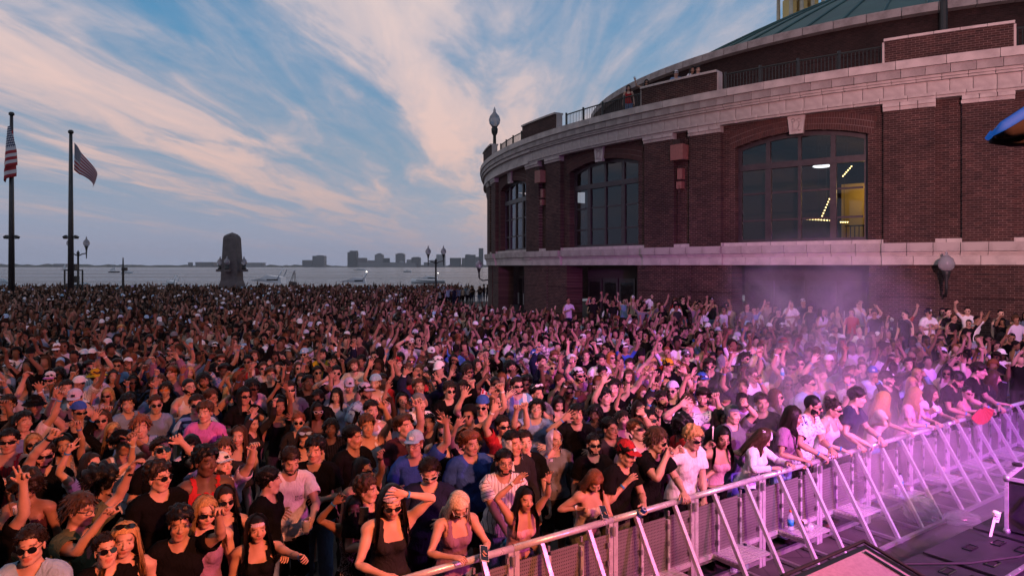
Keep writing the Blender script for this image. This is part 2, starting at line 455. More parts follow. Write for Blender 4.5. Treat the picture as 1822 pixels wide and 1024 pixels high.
SH = np.array([.172, .012, AZ]); ELX, WRX = .45, .705
def arm_ik(target, side, pole):
    """directions of upper arm and forearm so that the wrist reaches target (body space, side +1 = left)."""
    s = SH * [side, 1, 1]; v = np.array(target, float) - s; L1, L2 = .278, .255
    d = np.linalg.norm(v); d = min(max(d, .12), L1 + L2 - .004); v = v / (np.linalg.norm(v) + 1e-9)
    ca = (L1 * L1 + d * d - L2 * L2) / (2 * L1 * d); h = L1 * math.sqrt(max(0, 1 - ca * ca))
    p = np.array(pole, float); p = p - v * (p @ v); p /= np.linalg.norm(p) + 1e-9
    e = s + v * L1 * ca + p * h; w = s + v * d
    return (e - s) / np.linalg.norm(e - s), (w - e) / np.linalg.norm(w - e)

DOWN = dict(u=(.22, .06, -1), f=(.12, -.28, -1), hand='relax', palm=(-1, 0, 0))
class Pose:
    """arms: dict per side (L = +x) with u, f directions (mirrored for R), hand style, palm direction."""
    def __init__(s, L=None, R=None, lean=0., side=0., twist=0., head=(0., 0., 0.), legs=0.):
        s.L = L or DOWN; s.R = R or DOWN; s.lean = lean; s.side = side; s.twist = twist; s.head = head; s.legs = legs
    def apply(s, V0, R0=None):
        V = np.array(V0, float); R0 = V if R0 is None else R0
        x0, z0 = R0[:, 0].copy(), R0[:, 2].copy()
        for side, A in ((1, s.L), (-1, s.R)):
            V = curl_hand(V, side, A.get('hand'))
        # trunk chain
        ch = np.array([0, .01, 1.18]); hd = np.array([0, .01, 1.56])
        px, py, pz = s.head  # pitch (+ = looks down), yaw, roll
        # weights by region
        ax = np.abs(x0); arm = sstep(.125, .205, ax) * (z0 > 1.2)
        # rounder armpit: below the arm the blend starts further out
        arm = np.where(z0 < AZ - .03, sstep(.150, .20, ax) * sstep(1.27, 1.34, z0), arm) * (z0 > 1.2)
        arm = np.where(z0 > 1.475, 0, arm)
        wch = sstep(.93, 1.16, z0)
        whd = sstep(1.49, 1.575, z0) * (ax < .12)
        # trunk
        def about(P, R, c): return (P - c) @ R.T + c
        R1 = rot_axis((1, 0, 0), s.lean) @ rot_axis((0, 1, 0), s.side) @ rot_axis((0, 0, 1), s.twist)
        res = V.copy()
        # arms in chest space
        arms = V.copy()
        for side, A in ((1, s.L), (-1, s.R)):
            m = (x0 * side > .10) & (z0 > 1.2)
            if not m.any(): continue
            P = V[m]; xx = x0[m] * side
            u = np.array(A['u'], float) * [side, 1, 1]; f = np.array(A['f'], float) * [side, 1, 1]
            u /= np.linalg.norm(u); f /= np.linalg.norm(f)
            S = SH * [side, 1, 1]
            lift = max(0., u[2]) * .035
            Ru = rot_min((side, 0, 0), u)
            Rf = rot_min(u, f) @ Ru
            E = np.array([ELX * side, .012, AZ]); W = np.array([WRX * side, .002, AZ])
            Sn = S + np.array([-.02 * side * max(0, u[2]), 0, lift])
            En = Sn + Ru @ (E - S); 
            pal = np.array(A.get('palm', (0, -1, 0)), float) * [side, 1, 1]
            n0 = Rf @ np.array([0, 0, -1.]); pp = pal - f * (pal @ f)
            tw = 0.
            if np.linalg.norm(pp) > .15:
                pp /= np.linalg.norm(pp); tw = math.atan2(np.cross(n0, pp) @ f, n0 @ pp); tw = max(-2.2, min(2.2, tw))
            Pu = (P - S) @ Ru.T + Sn
            we = sstep(ELX - .045, ELX + .045, xx)[:, None]
            ft = sstep(ELX + .02, WRX, xx)
            Pf = (P - E) @ Rf.T
            # progressive forearm twist about f
            ct, st = np.cos(ft * tw)[:, None], np.sin(ft * tw)[:, None]
            Pf = Pf * ct + np.cross(np.broadcast_to(f, Pf.shape), Pf) * st + f * (Pf @ f)[:, None] * (1 - ct)
            Wr = Rf @ (W - E)
            b = A.get('bend', 0.)
            if b:
                axis = np.cross(pal, f); axis /= np.linalg.norm(axis) + 1e-9
                wb = sstep(WRX - .02, WRX + .02, xx)[:, None]
                Rb = rot_axis(axis, -b)
                Pf = Pf * (1 - wb) + ((Pf - Wr) @ Rb.T + Wr) * wb
            Pf = Pf + En
            Q = Pu * (1 - we) + Pf * we
            w = arm[m][:, None]
            arms[m] = P * (1 - w) + Q * w
            setattr(s, 'wrist_%d' % side, (En + Wr, f, Rf, tw, En))
        # head about the neck
        Rn = rot_axis((0, 0, 1), py) @ rot_axis((1, 0, 0), px) @ rot_axis((0, 1, 0), pz)
        hw = whd[:, None]
        Q = about(arms, Rn, hd); arms = arms * (1 - hw) + Q * hw
        s.head_local = (Rn, hd - Rn @ hd)
        w = wch[:, None]
        res = arms * (1 - w) + about(arms, R1, ch + [0, 0, -.1]) * w
        c = ch + [0, 0, -.1]
        s.chest_T = (R1, c - R1 @ c)
        # head transform in body space
        s.head_T = (R1 @ Rn, R1 @ s.head_local[1] + c - R1 @ c)
        if s.legs:
            for side in (1, -1):
                kk = s.legs * side
                m = (x0 * side > 0) & (z0 < .96)
                wl = sstep(.96, .80, z0[m])[:, None]
                hp = np.array([.09 * side, .01, .92])
                res[m] = res[m] * (1 - wl) + about(res[m], rot_axis((1, 0, 0), kk), hp) * wl
        return res
    def wrist(s, side):
        p, f, Rf, tw, e = getattr(s, 'wrist_%d' % side)
        R, t = s.chest_T
        Rh = rot_axis(f, tw) @ Rf
        return R @ p + t, R @ Rh
# ------------------------------------------------------------------ figure kit: levels of detail, garments, hair
BV0, BF0 = build_base()
_k = np.full(len(BV0), .40); _k[BV0[:, 2] > 1.50] = .85; _k[np.abs(BV0[:, 0]) > .72] = .85; _k[BV0[:, 2] < 1.0] = .08
LOD = {'hi': decimate(BV0, BF0, .165, _k)}
LOD['mid'] = decimate(*LOD['hi'], .38)

def morph(V, fem, heavy=0.):
    V = V.copy(); x, y, z = V[:, 0].copy(), V[:, 1].copy(), V[:, 2].copy(); ax = np.abs(x)
    g = lambda v, c, w: np.exp(-((v - c) / w) ** 2)
    tr = (ax < .20) & (z > .8) & (z < 1.45)
    if fem:
        V[:, 0] -= np.sign(x) * .016 * sstep(.10, .18, ax) * (z > 1.2)
        arm = (ax > .19) & (z > 1.25); s = 1 - .17 * sstep(.19, .26, ax)
        V[arm, 1] = .012 + (y[arm] - .012) * s[arm]; V[arm, 2] = AZ + (z[arm] - AZ) * s[arm]
        V[tr, 0] *= 1 - .13 * g(z[tr], 1.09, .10); V[tr, 0] *= 1 + .05 * g(z[tr], .92, .10)
        f = tr & (y < -.02); V[f, 1] -= .040 * g(ax[f], .072, .05) * g(z[f], 1.275, .05)
        nk = (ax < .09) & (z > 1.46) & (z < 1.55); V[nk, 0] *= .88; V[nk, 1] = .015 + (y[nk] - .015) * .9
        hd = z > 1.5; V[hd, 0] *= 1 - .07 * sstep(1.60, 1.53, z[hd])
    if heavy:
        f = tr; V[f, 0] *= 1 + heavy * g(z[f], 1.08, .2); V[f & (y < 0), 1] *= 1 + 1.3 * heavy * g(z[f & (y < 0)], 1.08, .16)
    return V
SHAPE = {}
for l in LOD:
    for fem in (0, 1): SHAPE[l, fem] = morph(LOD[l][0], fem, 0 if fem else .06)

def garment(lod, fem, kind, _c={}):
    key = (lod, fem, kind)
    if key in _c: return _c[key]
    V = SHAPE[lod, fem]; R0 = LOD[lod][0]; F = LOD[lod][1]; Nn = vnormals(V, F)
    ax = np.abs(R0[:, 0]); y, z = R0[:, 1], R0[:, 2]; body = ax < .19
    e = .04 if lod == 'mid' else .025
    neck = np.hypot(R0[:, 0], (y - .012) * .9)
    clampx = None; zlo = .0; off = np.full(len(V), .012)
    if kind in ('tee', 'polo', 'long', 'crop'):
        clampx = {'tee': .355, 'polo': .365, 'long': .675, 'crop': .28}[kind]; zlo = 1.08 if kind == 'crop' else (.86 if not fem else .90)
        m = (z > zlo - e) & (ax < clampx + e) & ((neck > .070) | (z < 1.425)) & (z < 1.51)
        loose = 1.0 if not fem else .55
        off = .011 + loose * (.022 * sstep(1.22, .98, z) * body + .016 * sstep(.20, .34, ax) * (kind != 'long') + .008 * (kind == 'long') * sstep(.2, .5, ax) + .006)
        off += (.006 * np.sin(z * 34 + R0[:, 0] * 19 + y * 12) + .004 * np.sin(z * 61 - R0[:, 0] * 33)) * (z < 1.36) * loose
    elif kind == 'tank':
        zlo = .88; m = (z > zlo - e) & (ax < .165) & ((z < (1.345 if fem else 1.385)) | ((ax > .065) & (ax < .125) & (z < 1.49) & (y > -.2)))
        m |= (y > .03) & (ax < .12) & (z > 1.3) & (z < 1.44); off = .010 + .014 * sstep(1.2, .98, z)
    elif kind == 'tube':
        zlo = 1.02; m = (z > zlo - e) & (ax < .168) & (z < 1.335); off = np.full(len(V), .010)
    elif kind == 'dress':
        zlo = .55; m = (z > zlo - e) & (ax < .2) & ((z < 1.33) | ((ax > .07) & (ax < .10) & (z < 1.49))); off = .012 + .05 * sstep(1.0, .6, z)
    elif kind == 'trousers': zlo = .06; m = (z > zlo - e) & (z < 1.0); off = .013 + .006 * sstep(.9, .3, z)
    elif kind == 'shorts': zlo = .47; m = (z > zlo - e) & (z < 1.0); off = .013 + .02 * sstep(.9, .5, z)
    elif kind == 'shoes': m = z < .105; off = np.full(len(V), .012)
    fm = m[F].all(1); Fs = F[fm]; used = np.unique(Fs); idx = np.full(len(V), -1); idx[used] = np.arange(len(used))
    P = V[used] + Nn[used] * np.asarray(off)[used][:, None]
    if clampx: P[:, 0] = np.sign(P[:, 0]) * np.minimum(np.abs(P[:, 0]), clampx)
    if kind != 'shoes': P[:, 2] = np.maximum(P[:, 2], zlo)
    _c[key] = (P, idx[Fs], R0[used]); return _c[key]

# ---- hair and headgear, in the figure's rest space
HV, HFc = BV0[BV0[:, 2] > 1.47], None
def head_shell(mask, off, dec=.35, noise=0., nf=60., seed=0):
    V = BV0; m = mask(V[:, 0], V[:, 1], V[:, 2]) & (V[:, 2] > 1.44); F = BF0; fm = m[F].all(1); Fs = F[fm]
    used = np.unique(Fs); idx = np.full(len(V), -1); idx[used] = np.arange(len(used))
    Nn = vnormals(V, F)[used]; P = V[used]; o = off(P[:, 0], P[:, 1], P[:, 2]) if callable(off) else np.full(len(P), off)
    # ears are smoothed away under hair
    side = np.abs(P[:, 0]) > .072; P[side, 0] = np.sign(P[side, 0]) * .074
    Nn[side] = np.stack([np.sign(P[side, 0]), np.zeros(side.sum()), np.zeros(side.sum())], 1)
    if noise:
        r = np.random.default_rng(seed); ph = r.uniform(0, 6.28, (5, 3)); fr = r.uniform(.6, 1.5, (5, 3)) * nf
        s = sum(np.sin(P @ np.diag(fr[k]) + ph[k]).prod(1) for k in range(5)); o = o + noise * s
    P = P + Nn * o[:, None]
    return decimate(P, idx[Fs], dec)
def scalp(front=1.692, side=1.628, back=1.545):
    def f(x, y, z):
        line = np.where(y < -.02, side + (front - side) * np.clip((-.02 - y) / .045, 0, 1), side + (back - side) * np.clip((y - .015) / .05, 0, 1))
        line = np.where((y < -.02) & (np.abs(x) > .05), np.minimum(line, 1.655 + (.06 - np.minimum(np.abs(x), .075)) * .8), line)
        return z > line
    return f
def join(*parts):
    V = []; F = []; n = 0
    for v, f in parts:
        if f.shape[1] == 4: f = np.concatenate([f[:, [0, 1, 2]], f[:, [0, 2, 3]]])
        V.append(v); F.append(f + n); n += len(v)
    return np.concatenate(V), np.concatenate(F)
def tufts(n, L, seed, spread=.6, comb=(0, -.3, .5), w=.008, zmin=1.62, base=.018, front=1.69):
    """short tapering locks scattered over the scalp"""
    r = np.random.default_rng(seed); m = scalp(front, 1.64, 1.56)(BV0[:, 0], BV0[:, 1], BV0[:, 2]) & (BV0[:, 2] > zmin - .0); ids = np.nonzero(m)[0]
    Nn = vnormals(BV0, BF0); pick = r.choice(ids, n); V = []; F = []
    for i in pick:
        p = BV0[i].copy(); 
        if abs(p[0]) > .074: p[0] = np.sign(p[0]) * .074
        nn = Nn[i]; d = nn + np.array(comb) + r.normal(0, spread, 3); d /= np.linalg.norm(d); p = p + nn * base * .6
        s = np.cross(d, nn + r.normal(0, .3, 3)); s /= np.linalg.norm(s) + 1e-9; l = L * r.uniform(.6, 1.3); k = len(V)
        q = p + d * l * .55; t = p + d * l + np.array([0, 0, -.25 * l]) + nn * .1 * l
        V += [p - s * w, p + s * w, q + s * w * .8, q - s * w * .8, t]; F += [(k, k + 1, k + 2), (k, k + 2, k + 3), (k + 3, k + 2, k + 4)]
    return np.array(V), np.array(F)
def strands(n, zend, seed, wave=0., width=.012, spreadx=.10, part=0., front=.35):
    """long locks: ribbons from the crown down the sides and back"""
    r = np.random.default_rng(seed); V = []; F = []
    for k in range(n):
        a = r.uniform(-2.10, 2.10)                       # 0 = back, +-pi = front
        if abs(a) > 1.85 and r.random() > front: a *= .7
        sx, cy = math.sin(a), math.cos(a); out = r.uniform(.0, .022)
        z1 = zend + r.normal(0, .035) + (.06 if abs(a) > 1.7 else 0)
        pts = []
        rx, ry = .084 + out, .104 + out
        for t in np.linspace(0, 1, 8):
            if t < .35:
                u = t / .35; e = u * 1.45; px_ = sx * rx * math.sin(e); py_ = .012 + cy * ry * math.sin(e); pz_ = 1.655 + (.102 + out) * math.cos(e)
            else:
                u = (t - .35) / .65; fl = 1 + .25 * u * spreadx / .1 * (.4 + abs(sx)); px_ = sx * rx * fl; py_ = .012 + cy * ry * (1 - .12 * u) + (.03 * u if cy > 0 else -.02 * u); pz_ = 1.655 + (1.655 - z1) * -u
                if pz_ < 1.50 and abs(px_) < .15 and cy > .2: py_ = max(py_, .09 + .04 * (1.50 - pz_))
                if pz_ < 1.47 and cy <= .2: py_ = min(py_, -.085 - .10 * (1.47 - pz_))
            w_ = wave * math.sin(t * 17 + k * 1.7) * t; pts.append(np.array([px_ + w_ * cy, py_ - w_ * sx, pz_]))
        tang = np.array([cy, -sx, 0]); b = len(V); wd = width * r.uniform(.6, 1.3)
        for i, p in enumerate(pts):
            q = wd * (1 if i < 6 else .6 if i == 6 else .15); V += [p - tang * q, p + tang * q]
        for i in range(7): F += [(b + 2 * i, b + 2 * i + 1, b + 2 * i + 3), (b + 2 * i, b + 2 * i + 3, b + 2 * i + 2)]
    return np.array(V), np.array(F)
def grid_surf(fn, nu, nv, close=False):
    V = np.array([fn(i / nu, j / nv) for i in range(nu + 1) for j in range(nv + 1)]); F = [(i * (nv + 1) + j, (i + 1) * (nv + 1) + j, (i + 1) * (nv + 1) + j + 1, i * (nv + 1) + j + 1) for i in range(nu) for j in range(nv)]
    return V, np.array(F)
short_off = lambda x, y, z: .006 + .016 * sstep(1.63, 1.71, z)
quiff_off = lambda x, y, z: .007 + .024 * sstep(1.64, 1.71, z) + .018 * sstep(0, -.06, y) * sstep(1.68, 1.72, z)
HAIR = {
    's': join(head_shell(scalp(1.690, 1.632, 1.56), short_off, .3, .003, 70, 1), tufts(300, .018, 2, .25), tufts(420, .026, 42, .5, (0, -.2, .3), .0028)),
    'q': join(head_shell(scalp(1.688, 1.635, 1.56), quiff_off, .3, .005, 60, 3), tufts(340, .032, 4, .22, (0, -.8, .15)), tufts(420, .046, 44, .4, (0, -.7, .3), .003)),
    'b': head_shell(scalp(1.692, 1.63, 1.555), .005, .3),
    'c': join(head_shell(scalp(1.688, 1.62, 1.545), lambda x, y, z: .016 + .018 * sstep(1.63, 1.7, z), .4, .008, 95, 5), tufts(560, .020, 6, .9, (0, 0, 0), .008), tufts(560, .032, 46, 1.0, (0, 0, 0), .003)),
    'a': join(head_shell(scalp(1.685, 1.60, 1.53), lambda x, y, z: .045 + .030 * sstep(1.62, 1.72, z), .4, .012, 70, 7), tufts(900, .052, 8, .8, (0, .1, 0), .012, 1.56, .05, 1.685)),
    'L': join(head_shell(scalp(1.694, 1.615, 1.50), lambda x, y, z: .010 + .006 * sstep(1.6, 1.7, z), .3, .002, 50, 9), strands(170, 1.30, 10), strands(150, 1.28, 50, .004, .0035, .14)),
    'W': join(head_shell(scalp(1.692, 1.60, 1.50), lambda x, y, z: .014 + .008 * sstep(1.6, 1.7, z), .3, .004, 60, 11), strands(190, 1.31, 12, .013, .012, .16), strands(170, 1.29, 52, .017, .0035, .22)),
    'P': join(head_shell(scalp(1.694, 1.622, 1.54), .010, .3, .002, 60, 13), grid_surf(lambda u, v: np.array([.045 * math.sin(u * 3.1416) * math.cos(v * 6.2832), .10 + .040 * math.sin(u * 3.1416) * math.sin(v * 6.2832), 1.725 + .045 * math.cos(u * 3.1416)]), 6, 10), tufts(120, .03, 14, .5)),
    'm': join(head_shell(scalp(1.690, 1.60, 1.53), lambda x, y, z: .012 + .012 * sstep(1.62, 1.71, z), .35, .004, 60, 21), tufts(360, .05, 22, .22, (0, .1, -1.0), .010, 1.55)),
}
def hood_fn(u, v):
    """cloth round the head and shoulders with an opening for the face"""
    a = (v - .5) * 2 * (2.42 - .25 * u * (1 - u)); z = 1.775 - u * .40
    if u < .3: r = math.sin(u / .3 * 1.5) * 1.0 + .02
    else: r = 1.0 - .10 * math.sin((u - .3) / .7 * 3.14) + max(0, u - .75) * 1.1
    w_ = .004 * math.sin(v * 40 + u * 20)
    return np.array([(.098 * r + w_) * math.sin(a), .018 + (.118 * r + w_) * math.cos(a), z])
HEADGEAR = {
    'hood': grid_surf(hood_fn, 16, 28),
    'scarf': join(head_shell(lambda x, y, z: z > np.where(y < -.03, 1.672, 1.60 - .05 * (y > .03)), lambda x, y, z: .014 + .006 * sstep(1.66, 1.7, z), .3, .002, 40, 15), grid_surf(lambda u, v: np.array([(v - .5) * .07 * (1 - .3 * u), .095 + .02 * math.sin(u * 3) + .03 * u, 1.62 - .16 * u]), 5, 4)),
}
def cap_parts(back=False, bucket=False):
    s = 1.0 if back else -1.0
    dome = head_shell(lambda x, y, z: z > 1.672 - .020 * (y > .03), lambda x, y, z: .017 + .010 * sstep(1.68, 1.74, z), .5)
    if bucket:
        brim = grid_surf(lambda u, v: np.array([(.093 + .055 * u) * math.sin(v * 6.2832), .012 + (.113 + .055 * u) * math.cos(v * 6.2832), 1.682 - .040 * u]), 3, 28)
    else:
        def br(u, v):
            a = (v - .5) * 2.1; L = .085 * math.cos(a * .75); return np.array([.088 * math.sin(a), .012 + s * ((.108) * math.cos(a) + L * u), 1.680 - .012 * u + .015 * math.cos(a) - .012])
        brim = grid_surf(br, 4, 12)
    btn = grid_surf(lambda u, v: np.array([.008 * math.sin(u * 1.57) * math.cos(v * 6.28), .012 + .008 * math.sin(u * 1.57) * math.sin(v * 6.28), 1.778 + .004 * math.cos(u * 1.57)]), 2, 6)
    return dome, brim, btn
def band_fn(r0, r1, z0, z1): return lambda u, v: np.array([(r0 + (r1 - r0) * 0) * math.sin(v * 6.2832) * .93, .010 + r0 * 1.18 * math.cos(v * 6.2832), z0 + (z1 - z0) * u])
HEADGEAR['band'] = grid_surf(band_fn(.086, .086, 1.668, 1.700), 1, 26)
def lens_fn(sx, zt=1.643, zb=1.604, x0=.006, x1=.066):
    def f(u, v):
        x = x0 + (x1 - x0) * u; h = math.sin(min(1, .25 + u * 1.6) * 1.57) * math.cos(max(0, u - .55) * 1.7)
        zz = (zt + zb) / 2 + ((zt - zb) / 2) * (1 - 2 * v) * max(.3, h) + .004 * u; return np.array([sx * x, -.1135 + .28 * x * x / .07 + .006 * u, zz])
    return f
def glasses(frame):
    parts = []
    if frame:   # thin rims
        for sx in (-1, 1):
            P_ = [(sx * (.034 + .025 * math.cos(t)), -.1085 + .006 * (1 + math.cos(t)), 1.623 + .019 * math.sin(t)) for t in np.linspace(0, 6.2832, 17)]
            mb = MB().tube(P_, .0022, 5, False); parts.append((np.array(mb.v, float), np.array(mb.f)))
    else:
        for sx in (-1, 1): parts.append(grid_surf(lens_fn(sx), 8, 4))
        mb = MB().box((0, -.1135, 1.634), (.030, .004, .008)); parts.append((np.array(mb.v, float), np.array(mb.f)))
    for sx in (-1, 1):
        mb = MB().beam((sx * .064, -.096, 1.632), (sx * .079, -.01, 1.630), .0045, .008 if not frame else .004); parts.append((np.array(mb.v, float), np.array(mb.f)))
    return join(*parts)
SHADES, SPECS = glasses(False), glasses(True)
def round_shades():
    parts = []
    for sx in (-1, 1): parts.append(grid_surf(lambda u, v: np.array([sx * (.034 + .0265 * u * math.cos(v * 6.2832)), -.110 + .010 * (1 + u * math.cos(v * 6.2832)) * .9, 1.621 + .0235 * u * math.sin(v * 6.2832)]), 3, 14))
    mb = MB().box((0, -.1115, 1.631), (.020, .004, .005)); parts.append((np.array(mb.v, float), np.array(mb.f)))
    for sx in (-1, 1):
        mb = MB().beam((sx * .060, -.098, 1.630), (sx * .079, -.01, 1.630), .003, .004); parts.append((np.array(mb.v, float), np.array(mb.f)))
    return join(*parts)
ROUND = round_shades()
LENS = join(*[(lambda V, F: (np.stack([V[:, 0], V[:, 1] - .0025, V[:, 2]], 1), F))(*grid_surf(lens_fn(sx, 1.638, 1.609, .011, .060), 8, 4)) for sx in (-1, 1)])
BEARD = head_shell(lambda x, y, z: (z < 1.578 - .35 * np.clip(-.03 - y, 0, .03) + .9 * np.clip(np.abs(x) - .035, 0, .04)) & (z > 1.515) & (y < .0) & ~((np.abs(x) < .026) & (z > 1.540) & (z < 1.570)), .0028, .5, .0012, 120, 17)
MOUST = head_shell(lambda x, y, z: (np.abs(x) < .030) & (y < -.07) & (z > 1.566) & (z < 1.582), .005, 1.0)

# ---- face paint (lips, brows, eyes) as colour on the skin
def face_paint(R0):
    x, y, z = R0[:, 0], R0[:, 1], R0[:, 2]; ax = np.abs(x); col = np.ones((len(R0), 4), np.float32)
    front = y < -.06
    lips = front & (ax < .025) & (np.abs(z - 1.556) < .013 - .18 * np.maximum(ax - .012, 0)); col[lips, :3] = (.80, .50, .50)
    brow = front & (ax > .011) & (ax < .054) & (np.abs(z - (1.650 - .10 * np.maximum(ax - .035, 0))) < .0060); col[brow, :3] = (.22, .17, .14)
    eye = front & (np.hypot((ax - .0315) / .0165, (z - 1.6235) / .0085) < 1); col[eye, :3] = (1.25, 1.45, 1.6)
    pup = front & (np.hypot((ax - .0315) / .0075, (z - 1.624) / .0075) < 1); col[pup, :3] = (.08, .07, .06)
    ck = front & (np.hypot((ax - .042) / .022, (z - 1.588) / .02) < 1); col[ck, :3] = (1.0, .88, .86)
    return col
def skin_mat():
    m = mat('skin', rough=.52, spec=.3); t = m.node_tree; oi = nd(t, 'ShaderNodeObjectInfo'); at_ = nd(t, 'ShaderNodeAttribute', attribute_name='paint')
    c = nd(t, 'ShaderNodeTexCoord'); n = nd(t, 'ShaderNodeTexNoise', i_Scale=9., i_Detail=5); lk(t, c, 'Object', n, 'Vector')
    v = ramp(t, n.outputs[0], [(.3, (.86, .82, .80)), (.7, (1.08, 1.06, 1.05))])
    t.links.new(mixc(t, 1.0, mixc(t, 1.0, oi.outputs['Color'], at_.outputs['Color'], 'MULTIPLY'), v, 'MULTIPLY'), P(m).inputs['Base Color'])
    n2 = nd(t, 'ShaderNodeTexNoise', i_Scale=170., i_Detail=2); lk(t, c, 'Object', n2, 'Vector'); b = nd(t, 'ShaderNodeBump', i_Strength=.12, i_Distance=.004); lk(t, n2, 0, b, 'Height'); lk(t, b, 0, P(m), 'Normal')
    return m
M['skin'] = skin_mat()
def fabric_mat(name, pattern=None, rough=.9):
    m = mat(name, rough=rough, spec=.05); t = m.node_tree; oi = nd(t, 'ShaderNodeObjectInfo'); c = nd(t, 'ShaderNodeTexCoord')
    rs = nd(t, 'ShaderNodeAttribute', attribute_name='rest'); sp = nd(t, 'ShaderNodeSeparateXYZ'); lk(t, rs, 'Vector', sp, 0)
    n = nd(t, 'ShaderNodeTexNoise', i_Scale=5.5, i_Detail=5, i_Distortion=.8); lk(t, c, 'Object', n, 'Vector')
    v = ramp(t, n.outputs[0], [(.3, (.78,) * 3), (.7, (1.12,) * 3)]); col = oi.outputs['Color']
    if pattern == 'pin':
        s_ = mth(t, 'LESS_THAN', mth(t, 'FRACT', mth(t, 'MULTIPLY', sp.outputs[0], 32.)), .14); col = mixc(t, s_, col, (.03, .03, .05))
    if pattern == 'stripe':
        s_ = mth(t, 'LESS_THAN', mth(t, 'FRACT', mth(t, 'MULTIPLY', sp.outputs[2], 13.)), .5); col = mixc(t, s_, col, (.03, .05, .09))
    if pattern == 'vstripe':
        s_ = mth(t, 'LESS_THAN', mth(t, 'FRACT', mth(t, 'MULTIPLY', sp.outputs[0], 8.)), .5); col = mixc(t, s_, col, (.18, .36, .55))
    if pattern == 'print':
        w_ = nd(t, 'ShaderNodeTexNoise', i_Scale=16., i_Detail=1, i_Distortion=2.5); lk(t, rs, 'Vector', w_, 'Vector'); s_ = ramp(t, w_.outputs[0], [(.60, (0,) * 3), (.63, (1,) * 3)]); col = mixc(t, s_, col, (.05, .05, .16))
    if pattern == 'check':
        k_ = nd(t, 'ShaderNodeTexChecker', i_Scale=22.); lk(t, rs, 'Vector', k_, 'Vector'); col = mixc(t, k_.outputs[1], col, (.55, .48, .50))
    if pattern == 'sequin':
        vo = nd(t, 'ShaderNodeTexVoronoi', i_Scale=120.); lk(t, rs, 'Vector', vo, 'Vector'); s_ = ramp(t, vo.outputs['Color'], [(.55, (0,) * 3), (.75, (1,) * 3)]); col = mixc(t, s_, col, (.30, .28, .30)); P(m).inputs['Roughness'].default_value = .3
    t.links.new(mixc(t, 1.0, col, v, 'MULTIPLY'), P(m).inputs['Base Color'])
    mp = nd(t, 'ShaderNodeMapping'); mp.inputs['Scale'].default_value = (1, 1, .55); lk(t, c, 'Object', mp, 'Vector')
    n2 = nd(t, 'ShaderNodeTexNoise', i_Scale=13., i_Detail=4, i_Distortion=1.4); lk(t, mp, 0, n2, 'Vector')
    b = nd(t, 'ShaderNodeBump', i_Strength=.65, i_Distance=.03); lk(t, n2, 0, b, 'Height'); lk(t, b, 0, P(m), 'Normal')
    return m
for p_ in (None, 'pin', 'stripe', 'vstripe', 'print', 'check', 'sequin'): M['fab_' + (p_ or 'plain')] = fabric_mat('fabric_' + (p_ or 'plain'), p_)
def hair_mat():
    m = mat('hair', rough=.42, spec=.18); t = m.node_tree; oi = nd(t, 'ShaderNodeObjectInfo'); c = nd(t, 'ShaderNodeTexCoord')
    mp = nd(t, 'ShaderNodeMapping'); mp.inputs['Scale'].default_value = (1, 1, .25); lk(t, c, 'Object', mp, 'Vector')
    n = nd(t, 'ShaderNodeTexNoise', i_Scale=90., i_Detail=3); lk(t, mp, 0, n, 'Vector'); v = ramp(t, n.outputs[0], [(.3, (.55,) * 3), (.7, (1.35,) * 3)])
    t.links.new(mixc(t, 1.0, oi.outputs['Color'], v, 'MULTIPLY'), P(m).inputs['Base Color'])
    b = nd(t, 'ShaderNodeBump', i_Strength=.5, i_Distance=.01); lk(t, n, 0, b, 'Height'); lk(t, b, 0, P(m), 'Normal'); return m
M['hair'] = hair_mat()
M['shade_lens'] = mat('shade_lens', (.006, .006, .008), .12, coat=.4)
M['tint_lens'] = mat('tint_lens', (.5, .5, .5), .12)
_t = M['tint_lens'].node_tree; _o = nd(_t, 'ShaderNodeObjectInfo'); lk(_t, _o, 'Color', P(M['tint_lens']), 'Base Color')
M['band_blue'] = mat('band_blue', (.02, .22, .55), .5); M['gold'] = mat('gold', (.5, .33, .10), .3, .9); M['watch'] = mat('watch', (.01, .01, .011), .3)
HAIRM = {}
def kit_mesh(name, vf, m, smooth=True):
    k = (name, m.name)
    if k not in HAIRM: HAIRM[k] = np_mesh(name, vf[0], vf[1] if vf[1].shape[1] != 4 else vf[1], smooth); HAIRM[k].materials.append(m)
    return HAIRM[k]
CAPS = {'fwd': cap_parts(), 'back': cap_parts(True), 'bucket': cap_parts(False, True)}
NECK = MB().tube([(.062 * math.sin(a), -.012 - .075 * math.cos(a) * (1.0), 1.455 - .05 * (math.cos(a) > 0) * math.cos(a) ** 2) for a in np.linspace(0, 6.2832, 21)], .0025, 4, False)
ring_me = MB().tube([(0, .031 * math.cos(a), .031 * math.sin(a)) for a in np.linspace(0, 6.2832, 13)], .006, 4, False)
ring_me = None
def band_mesh(name, m, w=.016):
    mb = MB(); V = []; n = 12
    for x in (-w / 2, w / 2): V += [(x, .0315 * math.cos(6.2832 * k / n), .0295 * math.sin(6.2832 * k / n)) for k in range(n)]
    mb.add(V, [(k, (k + 1) % n, n + (k + 1) % n, n + k) for k in range(n)]); return mb.mesh(name, m, True)
BANDS = {'b': band_mesh('wristband', M['band_blue']), 'w': band_mesh('wristband', M['white_paint'], .022), 'k': band_mesh('watch', M['watch'], .024), 'g': band_mesh('bracelet', M['gold'], .008)}

